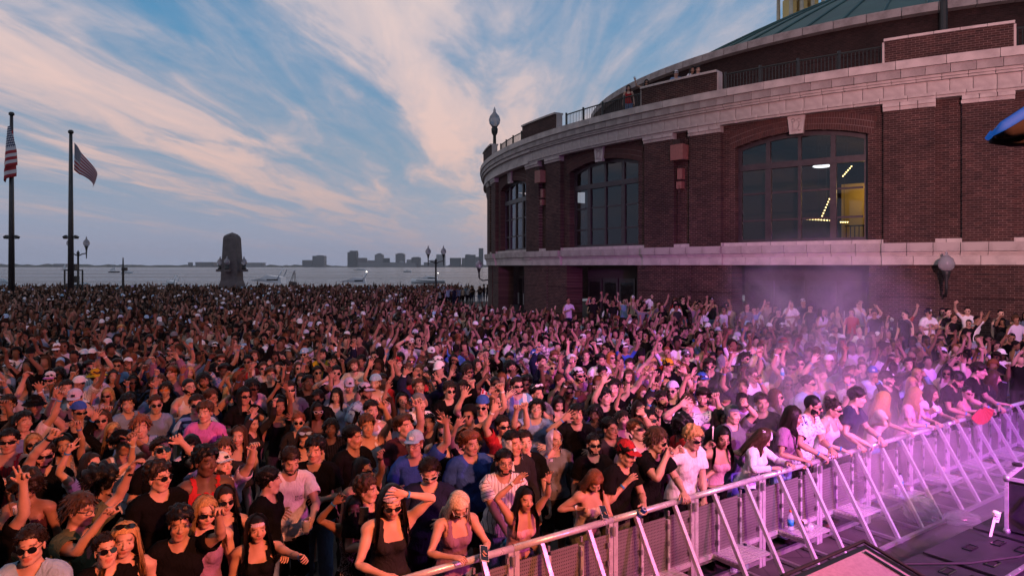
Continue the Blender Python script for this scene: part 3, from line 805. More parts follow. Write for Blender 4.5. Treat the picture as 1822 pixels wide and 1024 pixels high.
CLR = dict(k=(.0055, .0055, .006), n=(.012, .016, .045), w=(.66, .63, .66), l=(.50, .43, .58), g=(.16, .16, .175), r=(.36, .025, .03), m=(.085, .028, .038), b=(.04, .10, .40), s=(.17, .25, .40),
           p=(.48, .13, .42), t=(.36, .27, .20), y=(.52, .30, .02), c=(.55, .47, .38), u=(.30, .46, .62), o=(.55, .16, .03), q=(.55, .30, .36), e=(.10, .11, .06), d=(.022, .021, .023), v=(.24, .13, .22))
CNAME = dict(k='black', n='navy', w='white', l='pale lavender', g='grey', r='red', m='maroon', b='blue', s='steel blue', p='magenta', t='tan', y='yellow', c='cream', u='light blue', o='orange', q='pink', e='olive', d='charcoal', v='mauve')
HC = dict(k=(.006, .005, .005), d=(.016, .010, .007), b=(.055, .028, .015), a=(.14, .050, .022), o=(.38, .22, .085), p=(.62, .50, .38), g=(.30, .10, .03), y=(.16, .14, .13))
SKIN = {1: (.50, .31, .235), 2: (.40, .23, .16), 3: (.25, .135, .085), 4: (.10, .052, .035)}

def T4(R, t): 
    m4 = Matrix.Identity(4)
    for i in range(3):
        for j in range(3): m4[i][j] = float(R[i][j])
        m4[i][3] = float(t[i])
    return m4
_pm = {}
def posed(lod, fem, kind, pose, key):
    """posed mesh of the body or a garment; shared when key is given"""
    k = (lod, fem, kind, key)
    if key is not None and k in _pm: return _pm[k]
    if kind == 'body': V, F, R0 = SHAPE[lod, fem], LOD[lod][1], LOD[lod][0]
    else: V, F, R0 = garment(lod, fem, kind)
    me = np_mesh(kind, pose.apply(V, R0), F)
    if kind == 'body':
        a = me.color_attributes.new('paint', 'FLOAT_COLOR', 'POINT'); a.data.foreach_set('color', face_paint(R0).ravel()); me.materials.append(M['skin'])
    else:
        a = me.attributes.new('rest', 'FLOAT_VECTOR', 'POINT'); a.data.foreach_set('vector', R0.astype(np.float32).ravel())
    if key is not None: _pm[k] = me
    return me
def child(name, me, par, col=None, M4=None):
    o = bpy.data.objects.new(name, me); COL.objects.link(o); o.parent = par
    if col is not None: o.color = (*col, 1)
    if M4 is not None: o.matrix_local = M4
    return o
PAT = {'pin': 'fab_pin', 'str': 'fab_stripe', 'vst': 'fab_vstripe', 'pri': 'fab_print', 'chk': 'fab_check', 'seq': 'fab_sequin'}
_patm = {}
def person(loc, yaw, h, fem, pose, top='tee', tcol='k', pat=None, bot='trousers', bcol='d', skin=1, hair='s', hcol='d', acc=(), lod='hi', key=None, label=None, group=None, jit=None, bands=()):
    sk = np.array(SKIN[skin]) * (jit if jit is not None else RNG.uniform(.88, 1.1))
    o = bpy.data.objects.new('person', posed(lod, fem, 'body', pose, key)); COL.objects.link(o)
    s = h / 1.75; o.location = loc; o.rotation_euler = (0, 0, yaw); o.scale = (s * (1.0 if fem else 1.03) * RNG.uniform(.95, 1.07), s * RNG.uniform(.97, 1.06), s); o.color = (*sk, 1)
    tag(o, label, 'person', group)
    tc_ = np.array(CLR[tcol] if isinstance(tcol, str) else tcol) * RNG.uniform(.85, 1.1)
    def cloth(nm, kind, col, mt):
        k2 = (lod, fem, kind, key, mt)
        if key is not None and k2 in _patm: me = _patm[k2]
        else:
            me = posed(lod, fem, kind, pose, None); me.materials.append(M[mt])
            if key is not None: _patm[k2] = me
        return child(nm, me, o, col)
    if top: cloth({'tee': 'shirt', 'polo': 'polo_shirt', 'long': 'long_sleeved_shirt', 'tank': 'tank_top', 'tube': 'strapless_top', 'crop': 'crop_top', 'dress': 'dress'}[top], top, tc_, PAT.get(pat, 'fab_plain'))
    cloth(bot, bot, np.array(CLR[bcol]), 'fab_plain')
    if lod == 'hi' or bot == 'shorts': cloth('shoes', 'shoes', np.array(CLR['d']), 'fab_plain')
    H = T4(*pose.head_T)
    if hair in HAIR:
        child('hair', kit_mesh('hair_' + hair, HAIR[hair], M['hair']), o, np.array(HC[hcol]) * RNG.uniform(.8, 1.2), H)
    for a in acc:
        k, v = a[0], a[1:]
        if k == 'S':
            rd = (not v) and RNG.random() < .4
            sg = child('sunglasses', kit_mesh('round_sunglasses' if rd else 'sunglasses', ROUND if rd else SHADES, M['shade_lens' if not v else 'tint_lens'], False), o, CLR.get(v, (.01,) * 3), H)
            if v in ('w', 'r'): child('lens', kit_mesh('dark_lens', LENS, M['shade_lens'], False), sg)
        if k == 'T': child('sunglasses', kit_mesh('sunglasses', SHADES, M['shade_lens' if not v else 'tint_lens'], False), o, CLR.get(v, (.01,) * 3), H @ Matrix.Translation((0, .005, .085)) @ Matrix.Translation((0, 0, 1.62)) @ Matrix.Rotation(-.5, 4, 'X') @ Matrix.Translation((0, 0, -1.62)))
        if k == 'G': child('eyeglasses', kit_mesh('eyeglasses', SPECS, M['black_plastic'], False), o, None, H)
        if k in 'CVB':
            d_, b_, n_ = CAPS[{'C': 'fwd', 'V': 'back', 'B': 'bucket'}[k]]; c_ = CLR[v[0]]
            cp = child('cap' if k != 'B' else 'bucket_hat', kit_mesh('cap_crown', d_, M['fab_plain']), o, c_, H)
            b2 = child('brim', kit_mesh('brim_' + k, b_, M['fab_plain']), cp, CLR[v[1]] if len(v) > 1 else c_)
            if k != 'B':
                lg = grid_surf(lambda u, q: np.array([(q - .5) * .045, -.105 - .004 + .018 * u - .0 * q + .35 * ((q - .5) * .05) ** 2, 1.693 + .030 * u]), 2, 3)
                if k == 'C': child('badge', kit_mesh('cap_badge', lg, M['fab_plain']), cp, CLR['w'] if v[0] not in 'wlc' else CLR['d'])
        if k == 'H': child('headband', kit_mesh('headband', HEADGEAR['band'], M['fab_plain']), o, CLR[v], H)
        if k == 'h': child('hood', kit_mesh('hood', HEADGEAR['hood'], M['fab_plain']), o, CLR[v], H)
        if k == 'f': child('headscarf', kit_mesh('headscarf', HEADGEAR['scarf'], M['fab_plain']), o, CLR[v], H)
        if k == 'D': child('beard', kit_mesh('beard', BEARD, M['hair']), o, HC[hcol] if hcol in 'kdba' else HC['d'], H)
        if k == 'M': child('moustache', kit_mesh('moustache', MOUST, M['hair']), o, HC['d'], H)
        if k == 'N': child('necklace', kit_mesh('necklace', (np.array(NECK.v, float), np.array(NECK.f)), M['gold']), o, None, T4(*pose.chest_T))
    for sd, b in bands:
        p_, R_ = pose.wrist(sd); child({'b': 'wristband', 'w': 'wristband', 'k': 'watch', 'g': 'bracelet'}[b], BANDS[b], o, None, T4(R_, p_ - R_ @ np.array([sd * .025, 0, 0])))
    return o
def world_wrist(o, pose, side, local):
    """world matrix of a thing held in a hand"""
    p_, R_ = pose.wrist(side)
    base = Matrix.LocRotScale(o.location, o.rotation_euler.to_quaternion(), Vector((1, 1, 1)))
    s = o.scale.z
    return base @ T4(R_, p_ * s) @ local
# ---- simplified figures for the mass of the crowd
def crowd_templates():
    out = []
    for nm, hair in (('s', 's'), ('L', 'L'), ('c', 'c')):
        bv, bf = decimate(LOD['mid'][0], LOD['mid'][1], .14); hv, hf = decimate(*{'s': (HAIR['b']), 'L': head_shell(scalp(1.69, 1.6, 1.50), .016, .3), 'c': head_shell(scalp(1.685, 1.61, 1.54), .030, .3)}[nm], .07)
        bv2, bf2 = decimate(bv, bf, .34); hv2, hf2 = decimate(hv, hf, .45)
        extra = strands(9, 1.33, 3, .004, .04) if nm == 'L' else None
        out.append((nm, (bv, bf, hv, hf), (bv2, bf2, hv2, hf2), extra))
    return out
TEMPL = crowd_templates()
capv = [decimate(*d_, .10) for d_ in (CAPS['fwd'][0],)]
_br = CAPS['fwd'][1]; BRIM_LOW = decimate(_br[0], np.concatenate([_br[1][:, [0, 1, 2]], _br[1][:, [0, 2, 3]]]), .2)
def far_variant(tp, lod, po, cap):
    nm, a, b, extra = tp; bv, bf, hv, hf = (a, b)[lod]
    B = po.apply(bv); Rh, th = po.head_T
    parts = [(B, bf)]; cls = []
    fc = bv[bf].mean(1); ax = np.abs(fc[:, 0]); z = fc[:, 2]
    c = np.zeros(len(bf), int)                                   # 0 skin 1 top 2 trousers 3 hair 4 dark 5 cap
    c[(z < 1.44) & (ax < .36) & (z > .93)] = 1; c[(z <= .93)] = 2
    c[(fc[:, 1] < -.085) & (np.abs(z - 1.623) < .016) & (lod == 0)] = 4
    cls.append(c)
    H = lambda V: V @ Rh.T + th
    parts.append((H(hv), hf)); cls.append(np.full(len(hf), 3))
    if extra is not None: parts.append((H(extra[0]), extra[1])); cls.append(np.full(len(extra[1]), 3))
    if cap:
        cv, cf = capv[0]; parts.append((H(cv + (cv - [0, .01, 1.66]) * .04), cf)); cls.append(np.full(len(cf), 5))
        bb, bff = BRIM_LOW; parts.append((H(bb), bff)); cls.append(np.full(len(bff), 5))
    V, F = join(*parts); return V.astype(np.float32), F, np.concatenate(cls)

def chest_print(o, pose, fem, lod, text=None, poly=None, cx=0., cz=1.28, size=.05, col=(.7, .68, .7), top='tee', name='lettering', back=False):
    """flat print laid on a garment: it follows cloth and pose"""
    if text:
        cu = bpy.data.curves.new('t', 'FONT'); cu.body = text; cu.size = size; cu.align_x = 'CENTER'; cu.align_y = 'CENTER'; cu.resolution_u = 2
        t = bpy.data.objects.new('t', cu); COL.objects.link(t); dg = bpy.context.evaluated_depsgraph_get(); me = bpy.data.meshes.new_from_object(t.evaluated_get(dg)); V, F = mesh_arrays(me); bpy.data.objects.remove(t)
    else:
        V = np.array([(a * size, b * size, 0) for a, b in poly]); n = len(V) // 2; F = np.array([f for i in range(n - 1) for f in ((2 * i, 2 * i + 1, 2 * i + 3), (2 * i, 2 * i + 3, 2 * i + 2))])
    G, GF, R0 = garment(lod, fem, top); s = -1 if back else 1; sel = (G[:, 1] * s < .0) & (np.abs(G[:, 0]) < .2); Q = G[sel]
    X = np.stack([cx + V[:, 0] * s, np.zeros(len(V)), cz + V[:, 1]], 1)
    for i in range(len(X)):
        d = np.hypot(Q[:, 0] - X[i, 0], Q[:, 2] - X[i, 2]); k = np.argsort(d)[:5]; w = 1 / (d[k] + .004); X[i, 1] = (Q[k, 1] * w).sum() / w.sum() - s * .007
    me2 = np_mesh(name, pose.apply(X, X), F); k = 'print_%d' % (hash(col) % 9999)
    if k not in M: M[k] = mat(k, col, .8)
    me2.materials.append(M[k]); return child(name, me2, o)
# ------------------------------------------------------------------ ground, lake, far shore
def ground_mat():
    m = mat('paving', rough=.8); t = m.node_tree; c = nd(t, 'ShaderNodeTexCoord')
    b = nd(t, 'ShaderNodeTexBrick', i_Scale=1.0, i_Mortar_Size=.012, i_Brick_Width=1.2, i_Row_Height=1.2)
    b.inputs['Color1'].default_value = (.085, .075, .07, 1); b.inputs['Color2'].default_value = (.065, .058, .055, 1); b.inputs['Mortar'].default_value = (.04, .036, .034, 1)
    lk(t, c, 'Object', b, 'Vector')
    n = nd(t, 'ShaderNodeTexNoise', i_Scale=1.7, i_Detail=8); lk(t, c, 'Object', n, 'Vector')
    r = ramp(t, n.outputs[0], [(.3, (.55,) * 3), (.7, (1.15,) * 3)])
    t.links.new(mixc(t, 1.0, b.outputs[0], r, 'MULTIPLY'), P(m).inputs['Base Color'])
    bp = nd(t, 'ShaderNodeBump', i_Strength=.4, i_Distance=.02); lk(t, n, 0, bp, 'Height'); lk(t, bp, 0, P(m), 'Normal')
    return m
M['paving'] = ground_mat()
def water_mat():
    m = mat('lake_water', (.03, .03, .042), .2, 0., .3); t = m.node_tree; c = nd(t, 'ShaderNodeTexCoord')
    mp = nd(t, 'ShaderNodeMapping'); mp.inputs['Scale'].default_value = (.35, 1.0, 1); lk(t, c, 'Object', mp, 'Vector')
    n = nd(t, 'ShaderNodeTexNoise', i_Scale=.45, i_Detail=9, i_Roughness=.62, i_Distortion=.4); lk(t, mp, 0, n, 'Vector')
    n2 = nd(t, 'ShaderNodeTexNoise', i_Scale=.012, i_Detail=4); lk(t, mp, 0, n2, 'Vector')
    b = nd(t, 'ShaderNodeBump', i_Strength=1.0, i_Distance=1.3); lk(t, n, 0, b, 'Height'); lk(t, b, 0, P(m), 'Normal')
    r = ramp(t, n2.outputs[0], [(.35, (.10,) * 3), (.65, (.26,) * 3)]); t.links.new(r, P(m).inputs['Roughness'])
    return m
M['water'] = water_mat()
PIER_Y = 70.0
g = MB(); g.add([(-90, -14, 0), (160, -14, 0), (160, PIER_Y, 0), (-90, PIER_Y, 0), (-90, PIER_Y, -4), (160, PIER_Y, -4), (-90, -14, -4), (160, -14, -4)],
                [(0, 1, 2, 3), (3, 2, 5, 4), (0, 3, 4, 6), (1, 7, 5, 2)])
tag(g.build('pier_ground', M['paving']), 'grey paved pier deck under the crowd', kind='structure')
w = MB(); w.add([(-9000, -900, -1.7), (9000, -900, -1.7), (9000, 12000, -1.7), (-9000, 12000, -1.7)], [(0, 1, 2, 3)])
tag(w.build('lake_water', M['water']), 'rippled mauve lake beyond the pier', kind='structure')

M['shore'] = weather(mat('shore', rough=.95), (.020, .030, .024), (.035, .045, .035), .02)
def shore_strip():
    """a low wooded shore: a strip of land with an uneven tree line"""
    mb = MB(); n = 420; rng = np.random.default_rng(5)
    xs = np.linspace(-4300, 900, n); nz = np.interp(np.arange(n), np.arange(0, n, 3), rng.normal(0, 1, len(range(0, n, 3))))
    top = 8 + 3.2 * nz + rng.normal(0, 1.4, n) + np.where(xs < -2300, 4, 0); top = np.clip(top, 2.5, 24)
    yf = 3200.0; V = []; F = []
    for i, x in enumerate(xs): V += [(x, yf - 25, -1.6), (x, yf, top[i] * .75), (x, yf + 30, top[i]), (x, yf + 120, 1.0)]
    for i in range(n - 1):
        for k in range(3): a = i * 4 + k; F.append((a, a + 4, a + 5, a + 1))
    mb.add(V, F); return mb
tag(shore_strip().build('far_shore', M['shore']), 'dark low wooded shore across the lake', kind='structure')

def tower_mat(name, wall, win, sx=4.0, sz=3.4):
    m = mat(name, wall, .7); t = m.node_tree; c = nd(t, 'ShaderNodeTexCoord')
    b = nd(t, 'ShaderNodeTexBrick', i_Scale=1.0, i_Mortar_Size=.9, i_Brick_Width=sx, i_Row_Height=sz); b.offset = 0
    b.inputs['Color1'].default_value = (*win, 1); b.inputs['Color2'].default_value = (*[q * 1.5 for q in win], 1); b.inputs['Mortar'].default_value = (*wall, 1)
    mp = nd(t, 'ShaderNodeMapping'); mp.inputs['Rotation'].default_value = (math.radians(90), 0, 0); lk(t, c, 'Object', mp, 'Vector'); lk(t, mp, 0, b, 'Vector')
    lk(t, b, 0, P(m), 'Base Color'); return m
TM = [tower_mat('tower_concrete', (.13, .14, .16), (.03, .04, .05)), tower_mat('tower_glass', (.05, .07, .085), (.025, .04, .05), 5, 3.6), tower_mat('tower_pale', (.24, .25, .27), (.07, .085, .10), 6, 4)]
def far_building(x0, x1, ytop, m, label, steps=(), name='tower_block', yb=474, d=3150):
    xa = (x0 - 911) / FPX * d; xb = (x1 - 911) / FPX * d; zt = CAM_Z + (HOR - ytop) / FPX * d; zb = -1.0
    e = empty(name, ((xa + xb) / 2, d, 0)); W = xb - xa
    MB().box((0, 0, (zt + zb) / 2), (W, min(W, 40), zt - zb)).build('walls', m, e)
    MB().box((0, 0, zt + .6), (W * .98, min(W, 40) * .98, 1.2)).build('parapet', TM[0], e)
    for (a, b, h) in steps:
        MB().box((W * ((a + b) / 2 - .5), 2, zt + h / 2), (W * (b - a), min(W, 40) * .6, h)).build('roof_storey', m, e)
    tag(e, label, 'building', 'skyline across the lake'); return e
far_building(558, 579, 455.5, TM[0], 'lone squarish grey block standing apart on the far shore', [(.3, .8, 4)])
far_building(620, 636, 449, TM[1], 'tallest dark slab tower of the far skyline', [(.2, 1, 8)])
far_building(637, 652, 459, TM[0], 'lower grey wing joined to the tallest dark slab tower')
far_building(668, 682, 453.5, TM[2], 'pale rounded tower right of the dark slab, far skyline', [(.15, .85, 5), (.3, .7, 8)])
far_building(683, 693, 459.5, TM[1], 'small dark block beside the pale rounded tower across the lake')
far_building(705, 720, 452, TM[0], 'narrow tall grey tower in the middle of the far skyline', [(.2, .8, 5)])
far_building(724, 732, 462, TM[2], 'low pale block next to the narrow grey tower across the lake')
far_building(733, 748, 458.5, TM[1], 'dark hump-topped block left of the twin-globe lamp post, far shore', [(.15, .85, 4)])
far_building(766, 792, 463, TM[2], 'low pale block behind the twin-globe lamp post, far shore')
far_building(777, 792, 453, TM[2], 'pale tower standing right behind the twin-globe lamp post, far shore', d=3190)
far_building(801, 820, 459, TM[1], 'dark broad office block between lamp post and rotunda, far shore')
far_building(822, 828, 459, TM[0], 'slim grey block left of the blue-grey office slab, far shore')
far_building(828, 846, 453.5, TM[1], 'broad blue-grey office slab near the rotunda edge, far shore', [(.1, .5, 3)])
far_building(846, 853, 457, TM[0], 'narrow grey block close beside the rotunda edge, far shore')
far_building(852, 860, 442, TM[1], 'glassy tower half hidden behind the rotunda edge', d=2900)
far_building(351, 383, 466.5, TM[0], 'long low block left of the granite pylon across the lake')
far_building(436, 470, 467.5, TM[2], 'long pale low block right of the granite pylon across the lake')
far_building(336, 342, 467, TM[0], 'small squat block far left of the long low block across the lake')
far_building(540, 557, 463, TM[0], 'low grey annex left of the lone squarish block')
far_building(640, 706, 467, TM[2], 'wide white low hall at the waterline under the towers', d=3120)
e = far_building(690, 740, 468, TM[2], 'white columned museum with a low dome at the waterline', d=3110)
W_ = (740 - 690) / FPX * 3110
MB().lathe([(14, 0), (13, 4), (9, 8), (4, 10.5), (0, 11.2)], (0, 0, CAM_Z + (HOR - 468) / FPX * 3110), 14).build('dome', TM[2], e, True)
far_building(755, 778, 467, TM[0], 'low wide grey block under the pale tower, far shore', d=3120)
far_building(100, 122, 469.5, TM[0], 'faint low block on the shore between the two flagpoles')
far_building(655, 668, 463.5, TM[0], 'short grey block wedged left of the pale rounded tower')

# ------------------------------------------------------------------ boats
M['hull'] = mat('hull', (.62, .66, .70), .25, coat=.3); M['hull_dark'] = mat('hull_dark', (.03, .035, .045), .3); M['canvas_dark'] = mat('canvas_dark', (.02, .025, .03), .7)
M['nav_lamp'] = mat('nav_lamp', (1, .95, .85), .5, emit=((1, .93, .8), 6.0))
M['sail'] = mat('sail', (.70, .72, .75), .8)
def motor_boat(name, label, loc, L, rz, dark_stripe=True, arch=True, light=False, tall=1.0):
    e = empty(name, loc, rz); B = L * .28
    V = []; F = []; n = 13
    for i in range(n):
        t = i / (n - 1); x = (t - .5) * L; hw = B / 2 * (1 - max(0, (t - .45) / .55) ** 2.2); sh = .85 + .55 * t * t
        V += [(x, -hw * .35, -.15), (x, -hw * .9, .35), (x, -hw, sh), (x, hw, sh), (x, hw * .9, .35), (x, hw * .35, -.15)]
    for i in range(n - 1):
        for k in range(6): a = i * 6 + k; b = i * 6 + (k + 1) % 6; F.append((a, b, b + 6, a + 6))
    F += [(5, 4, 3, 2, 1, 0)]
    MB().add(V, F).build('hull', M['hull'], e, True)
    if dark_stripe:
        V2 = []; F2 = []
        for i in range(n):
            t = i / (n - 1); x = (t - .5) * L * .97; hw = (B / 2 * (1 - max(0, (t - .45) / .55) ** 2.2)) + .025; s = .50 + .45 * t * t
            V2 += [(x, -hw, s), (x, -hw, s + .20), (x, hw, s + .20), (x, hw, s)]
        for i in range(n - 1):
            F2 += [(i * 4, i * 4 + 4, i * 4 + 5, i * 4 + 1), (i * 4 + 3, i * 4 + 2, i * 4 + 6, i * 4 + 7)]
        MB().add(V2, F2).build('hull_stripe', M['hull_dark'], e)
    V3 = []; cab = [(-.28, 1.0, .0), (-.26, 1.75, .0), (.02, 1.95, .0), (.16, 1.55, .0), (.40, 1.32, .0)]
    for s in (-1, 1): V3 += [(x * L, s * B * .36 * (1.0 if x < .2 else .45), z * tall) for x, z, _ in cab]
    k = len(cab); MB().add(V3, [(i, i + 1, k + i + 1, k + i) for i in range(k - 1)] + [tuple(range(k)), tuple(range(2 * k - 1, k - 1, -1))]).build('cabin', M['hull'], e)
    MB().add([(.03 * L, -B * .33, 1.93 * tall), (.03 * L, B * .33, 1.93 * tall), (.165 * L, B * .30, 1.57 * tall), (.165 * L, -B * .30, 1.57 * tall)], [(0, 1, 2, 3)]).build('windscreen', M['black_gloss'], e)
    for s in (-1, 1):
        MB().box((-.10 * L, s * (B * .36 + .02), 1.42 * tall), (.22 * L, .03, .28)).build('side_window', M['black_gloss'], e)
    if arch:
        MB().tube([(-.20 * L, -B * .38, 1.5 * tall), (-.29 * L, -B * .33, 2.6 * tall), (-.29 * L, B * .33, 2.6 * tall), (-.20 * L, B * .38, 1.5 * tall)], .13, 6).build('radar_arch', M['hull'], e, True)
    if light:
        MB().lathe([(0, 0), (.10, .05), (.13, .13), (.1, .2), (0, .26)], (-.29 * L, 0, 2.7 * tall), 8).build('mast_lamp', M['nav_lamp'], e, True)
        MB().tube([(-.29 * L, 0, 2.5 * tall), (-.29 * L, 0, 2.75 * tall)], .04, 6).build('mast', M['hull'], e)
    MB().tube([(.10 * L, -B * .4, 1.55), (.30 * L, -B * .3, 1.75), (.46 * L, 0, 1.95), (.30 * L, B * .3, 1.75), (.10 * L, B * .4, 1.55)], .025, 5, False).build('bow_rail', M['alu'], e)
    return tag(e, label, 'boat', 'boats off the pier')
def wp(x, y, d=None):
    d = d or FPX * (CAM_Z + 1.7) / (y - HOR); return ((x - 911) / FPX * d, d, -1.7)
motor_boat('motor_cruiser', 'large white motor cruiser moored just right of the granite pylon', (wp(480, 0, 140)), 11.0, math.radians(172), False, True, False, 1.75)
motor_boat('motor_boat', 'white motor boat with a dark hull stripe behind the twin-globe lamp post', wp(762, 0, 212), 10.6, math.radians(182), True, False, True, 1.1)
motor_boat('motor_boat', 'motor boat with a dark canopy and lit mast lamp in the middle of the shoreline', wp(632, 0, 150), 8.5, math.radians(186), False, True, True, 1.45)
motor_boat('motor_boat', 'white boat half cut by the frame edge beside the outer flagpole', wp(0, 0, 120), 7.5, math.radians(20), False, True, False, 1.6)
motor_boat('motor_boat', 'small white boat with a canopy moored behind the inner flagpole', wp(148, 0, 118), 7.0, math.radians(8), False, True, True, 1.25)
motor_boat('motor_boat', 'pale boat low behind heads left of the granite pylon', wp(303, 0, 130), 5.5, math.radians(170), False, True, False, 1.3)
motor_boat('distant_launch', 'tiny pale launch far out under the white waterfront hall', wp(640, 480.5), 14, math.radians(3), False, False, False, 1.0)
motor_boat('distant_launch', 'tiny blue-grey launch far out left of the twin-globe lamp post', wp(725, 484), 7, math.radians(3), True, False, False, 1.0)
motor_boat('distant_launch', 'small pale launch under way right of the near sailing boat', wp(226, 486), 8, math.radians(5), False, False, True, 1.0)
def sail_boat(label, loc, L, mast, part_sail):
    e = empty('sailing_boat', loc, math.radians(12)); B = L * .26; V = []; F = []; n = 9
    for i in range(n):
        t = i / (n - 1); x = (t - .5) * L; hw = B / 2 * (1 - abs(2 * t - .75) ** 2.4 * .8)
        V += [(x, 0, -.3), (x, -hw, .75 + .2 * t), (x, hw, .75 + .2 * t)]
    for i in range(n - 1):
        for a, b in ((0, 1), (1, 2), (2, 0)): F.append((i * 3 + a, i * 3 + b, i * 3 + 3 + b, i * 3 + 3 + a))
    F += [(2, 1, 0), (24, 25, 26)]
    MB().add(V, F).build('hull', M['hull_dark'] if part_sail else M['hull'], e)
    MB().tube([(.06 * L, 0, .6), (.06 * L, 0, mast)], [.08, .05], 6).build('mast', M['alu_dull'], e)
    MB().tube([(.06 * L, 0, 1.7), (-.42 * L, 0, 1.6)], .05, 6).build('boom', M['alu_dull'], e)
    h = mast * (.45 if part_sail else .93); V = []; F = []
    for i in range(7):
        t = i / 6
        for j in range(5): u = j / 4; V.append((.05 * L - u * .45 * L * (1 - t * .95), .35 * math.sin(u * 3.14) * (1 - t), 1.8 + t * (h - 1.8)))
    for i in range(6):
        for j in range(4): a = i * 5 + j; F.append((a, a + 1, a + 6, a + 5))
    o = MB().add(V, F).build('sail', M['sail'], e, True); o.modifiers.new('s', 'SOLIDIFY').thickness = .02
    MB().box((-.05 * L, 0, 1.15), (.35 * L, B * .5, .5)).build('cabin', M['hull'], e)
    return tag(e, label, 'sailing boat', 'boats off the pier')
sail_boat('sailing boat with lowered pale sail and tall thin mast on open water', wp(203, 484.5), 8.5, 10.5, True)
sail_boat('far sailing boat with full white sail beside the inner flagpole', wp(116, 480), 9, 10, False)
# channel buoy leaning behind the cruiser
e = empty('channel_buoy', wp(519, 0, 130)); e.rotation_euler = (0, math.radians(7), 0)
MB().lathe([(0, -.2), (.9, 0), (1.0, .6), (.85, 1.3), (.75, 2.3), (0, 2.3)], (0, 0, 0), 12).build('float_body', weather(mat('buoy_paint', rough=.7), (.05, .03, .03), (.03, .02, .02), 4), e, True)
tw = MB()
for a in range(4): tw.tube([(.6 * math.cos(a * 1.57 + .7), .6 * math.sin(a * 1.57 + .7), 2.2), (.18 * math.cos(a * 1.57 + .7), .18 * math.sin(a * 1.57 + .7), 4.0)], .05, 5)
tw.build('lattice_tower', M['dark_iron'], e)
MB().lathe([(.16, 4.0), (.2, 4.15), (.14, 4.45), (0, 4.5)], (0, 0, 0), 8).build('lantern', M['globe_glass'], e, True)
tag(e, 'rusty dark channel buoy tilting beyond the white cruiser', 'buoy')

# ------------------------------------------------------------------ flagpoles, lamps, pylon
def flag_mat():
    m = mat('flag_cloth', rough=.85); t = m.node_tree; u = nd(t, 'ShaderNodeUVMap'); sp = nd(t, 'ShaderNodeSeparateXYZ'); lk(t, u, 0, sp, 0)
    st = mth(t, 'MODULO', mth(t, 'FLOOR', mth(t, 'MULTIPLY', sp.outputs[1], 13.0)), 2.0)
    stripes = mixc(t, st, (.30, .016, .026), (.50, .48, .51))
    can = mth(t, 'MULTIPLY', mth(t, 'LESS_THAN', sp.outputs[0], .40), mth(t, 'GREATER_THAN', sp.outputs[1], 6 / 13))
    mp = nd(t, 'ShaderNodeMapping'); mp.inputs['Scale'].default_value = (27.5, 16.7, 1); lk(t, u, 0, mp, 'Vector')
    v = nd(t, 'ShaderNodeTexVoronoi', i_Scale=1.0, i_Randomness=0.0); v.voronoi_dimensions = '2D'; lk(t, mp, 0, v, 'Vector')
    star = mth(t, 'LESS_THAN', v.outputs['Distance'], .33)
    canton = mixc(t, star, (.012, .02, .075), (.55, .55, .58))
    t.links.new(mixc(t, can, stripes, canton), P(m).inputs['Base Color']); return m
M['flag'] = flag_mat()
def flagpole(x, ytop, d, label, hang):
    p = atd(x, ytop, d); e = empty('flagpole', (p.x, p.y, 0)); H = p.z
    MB().tube([(0, 0, .6), (0, 0, H * .5), (0, 0, H)], [.24, .19, .12], 12).build('pole', M['pole'], e, True)
    MB().lathe([(.34, 0), (.34, .5), (.28, .62), (.24, .7)], (0, 0, 0), 12).build('base', M['pole'], e)
    MB().lathe([(.10, 0), (.20, .05), (.20, .22), (.12, .3), (0, .32)], (0, 0, H), 10).build('finial', M['dark_iron'], e, True)
    zc = CAM_Z + (HOR - 424) / FPX * d
    MB().beam((-.42, 0, zc), (.42, 0, zc), .08).build('flood_bracket', M['dark_iron'], e)
    for s in (-1, 1):
        MB().box((s * .45, 0, zc + .12), (.28, .26, .20), Matrix.Rotation(s * .5, 3, 'Y')).build('flood_lamp', M['black_plastic'], e)
    tag(e, label, 'flagpole', 'flagpoles by the water')
    return e, H
def flag(x, label, d, grid):
    """grid(u, v) -> photo pixel offset in metres (x right, z down, y depth)"""
    V = []; F = []; UV = []; nu, nv = 26, 16
    for i in range(nu + 1):
        for j in range(nv + 1):
            u, v = i / nu, j / nv; V.append(grid(u, v)); UV.append((u, v))
    F = [(i * (nv + 1) + j, (i + 1) * (nv + 1) + j, (i + 1) * (nv + 1) + j + 1, i * (nv + 1) + j + 1) for i in range(nu) for j in range(nv)]
    mb = MB().add(V, F); me = mb.mesh('flag_cloth', M['flag'], True)
    l = me.uv_layers.new(name='UVMap'); vi = np.empty(len(me.loops), np.int32); me.loops.foreach_get('vertex_index', vi)
    l.data.foreach_set('uv', np.array(UV, np.float32)[vi].ravel())
    o = obj('national_flag', me); o.modifiers.new('s', 'SOLIDIFY').thickness = .01
    return tag(o, label, 'flag', 'flags on the poles')
FD = 55.0
e, H2 = flagpole(126, 238, FD, 'inner tall dark flagpole beside the single-sided globe lamp', False)
e, H1 = flagpole(20.5, 206, FD, 'outer tall dark flagpole nearest the frame edge', True)
K = FD / FPX
def fly(u, v):   # flag drooping from the hoist: corners at photo px (128,250) (175,327) (163,330) (127,300)
    hx, hz = 127 + 1.2 * (1 - v), 302 - 52 * v
    fx, fz = 158 + 17 * v * 1.0, 330 - 12 * v
    t = u; x = hx + (fx - hx) * t; y = hz + (fz - hz) * t + 9 * math.sin(t * 3.14) * (1 - v) * -.4 + 3.5 * math.sin(t * 7 + v * 2)
    p = atd(x, y, FD); return (p.x + .15, p.y + .45 * math.sin(u * 9 + v * 1.5) * (.3 + u), p.z)
flag(0, 'stars and stripes flag half unfurled from the inner pole', FD, fly)
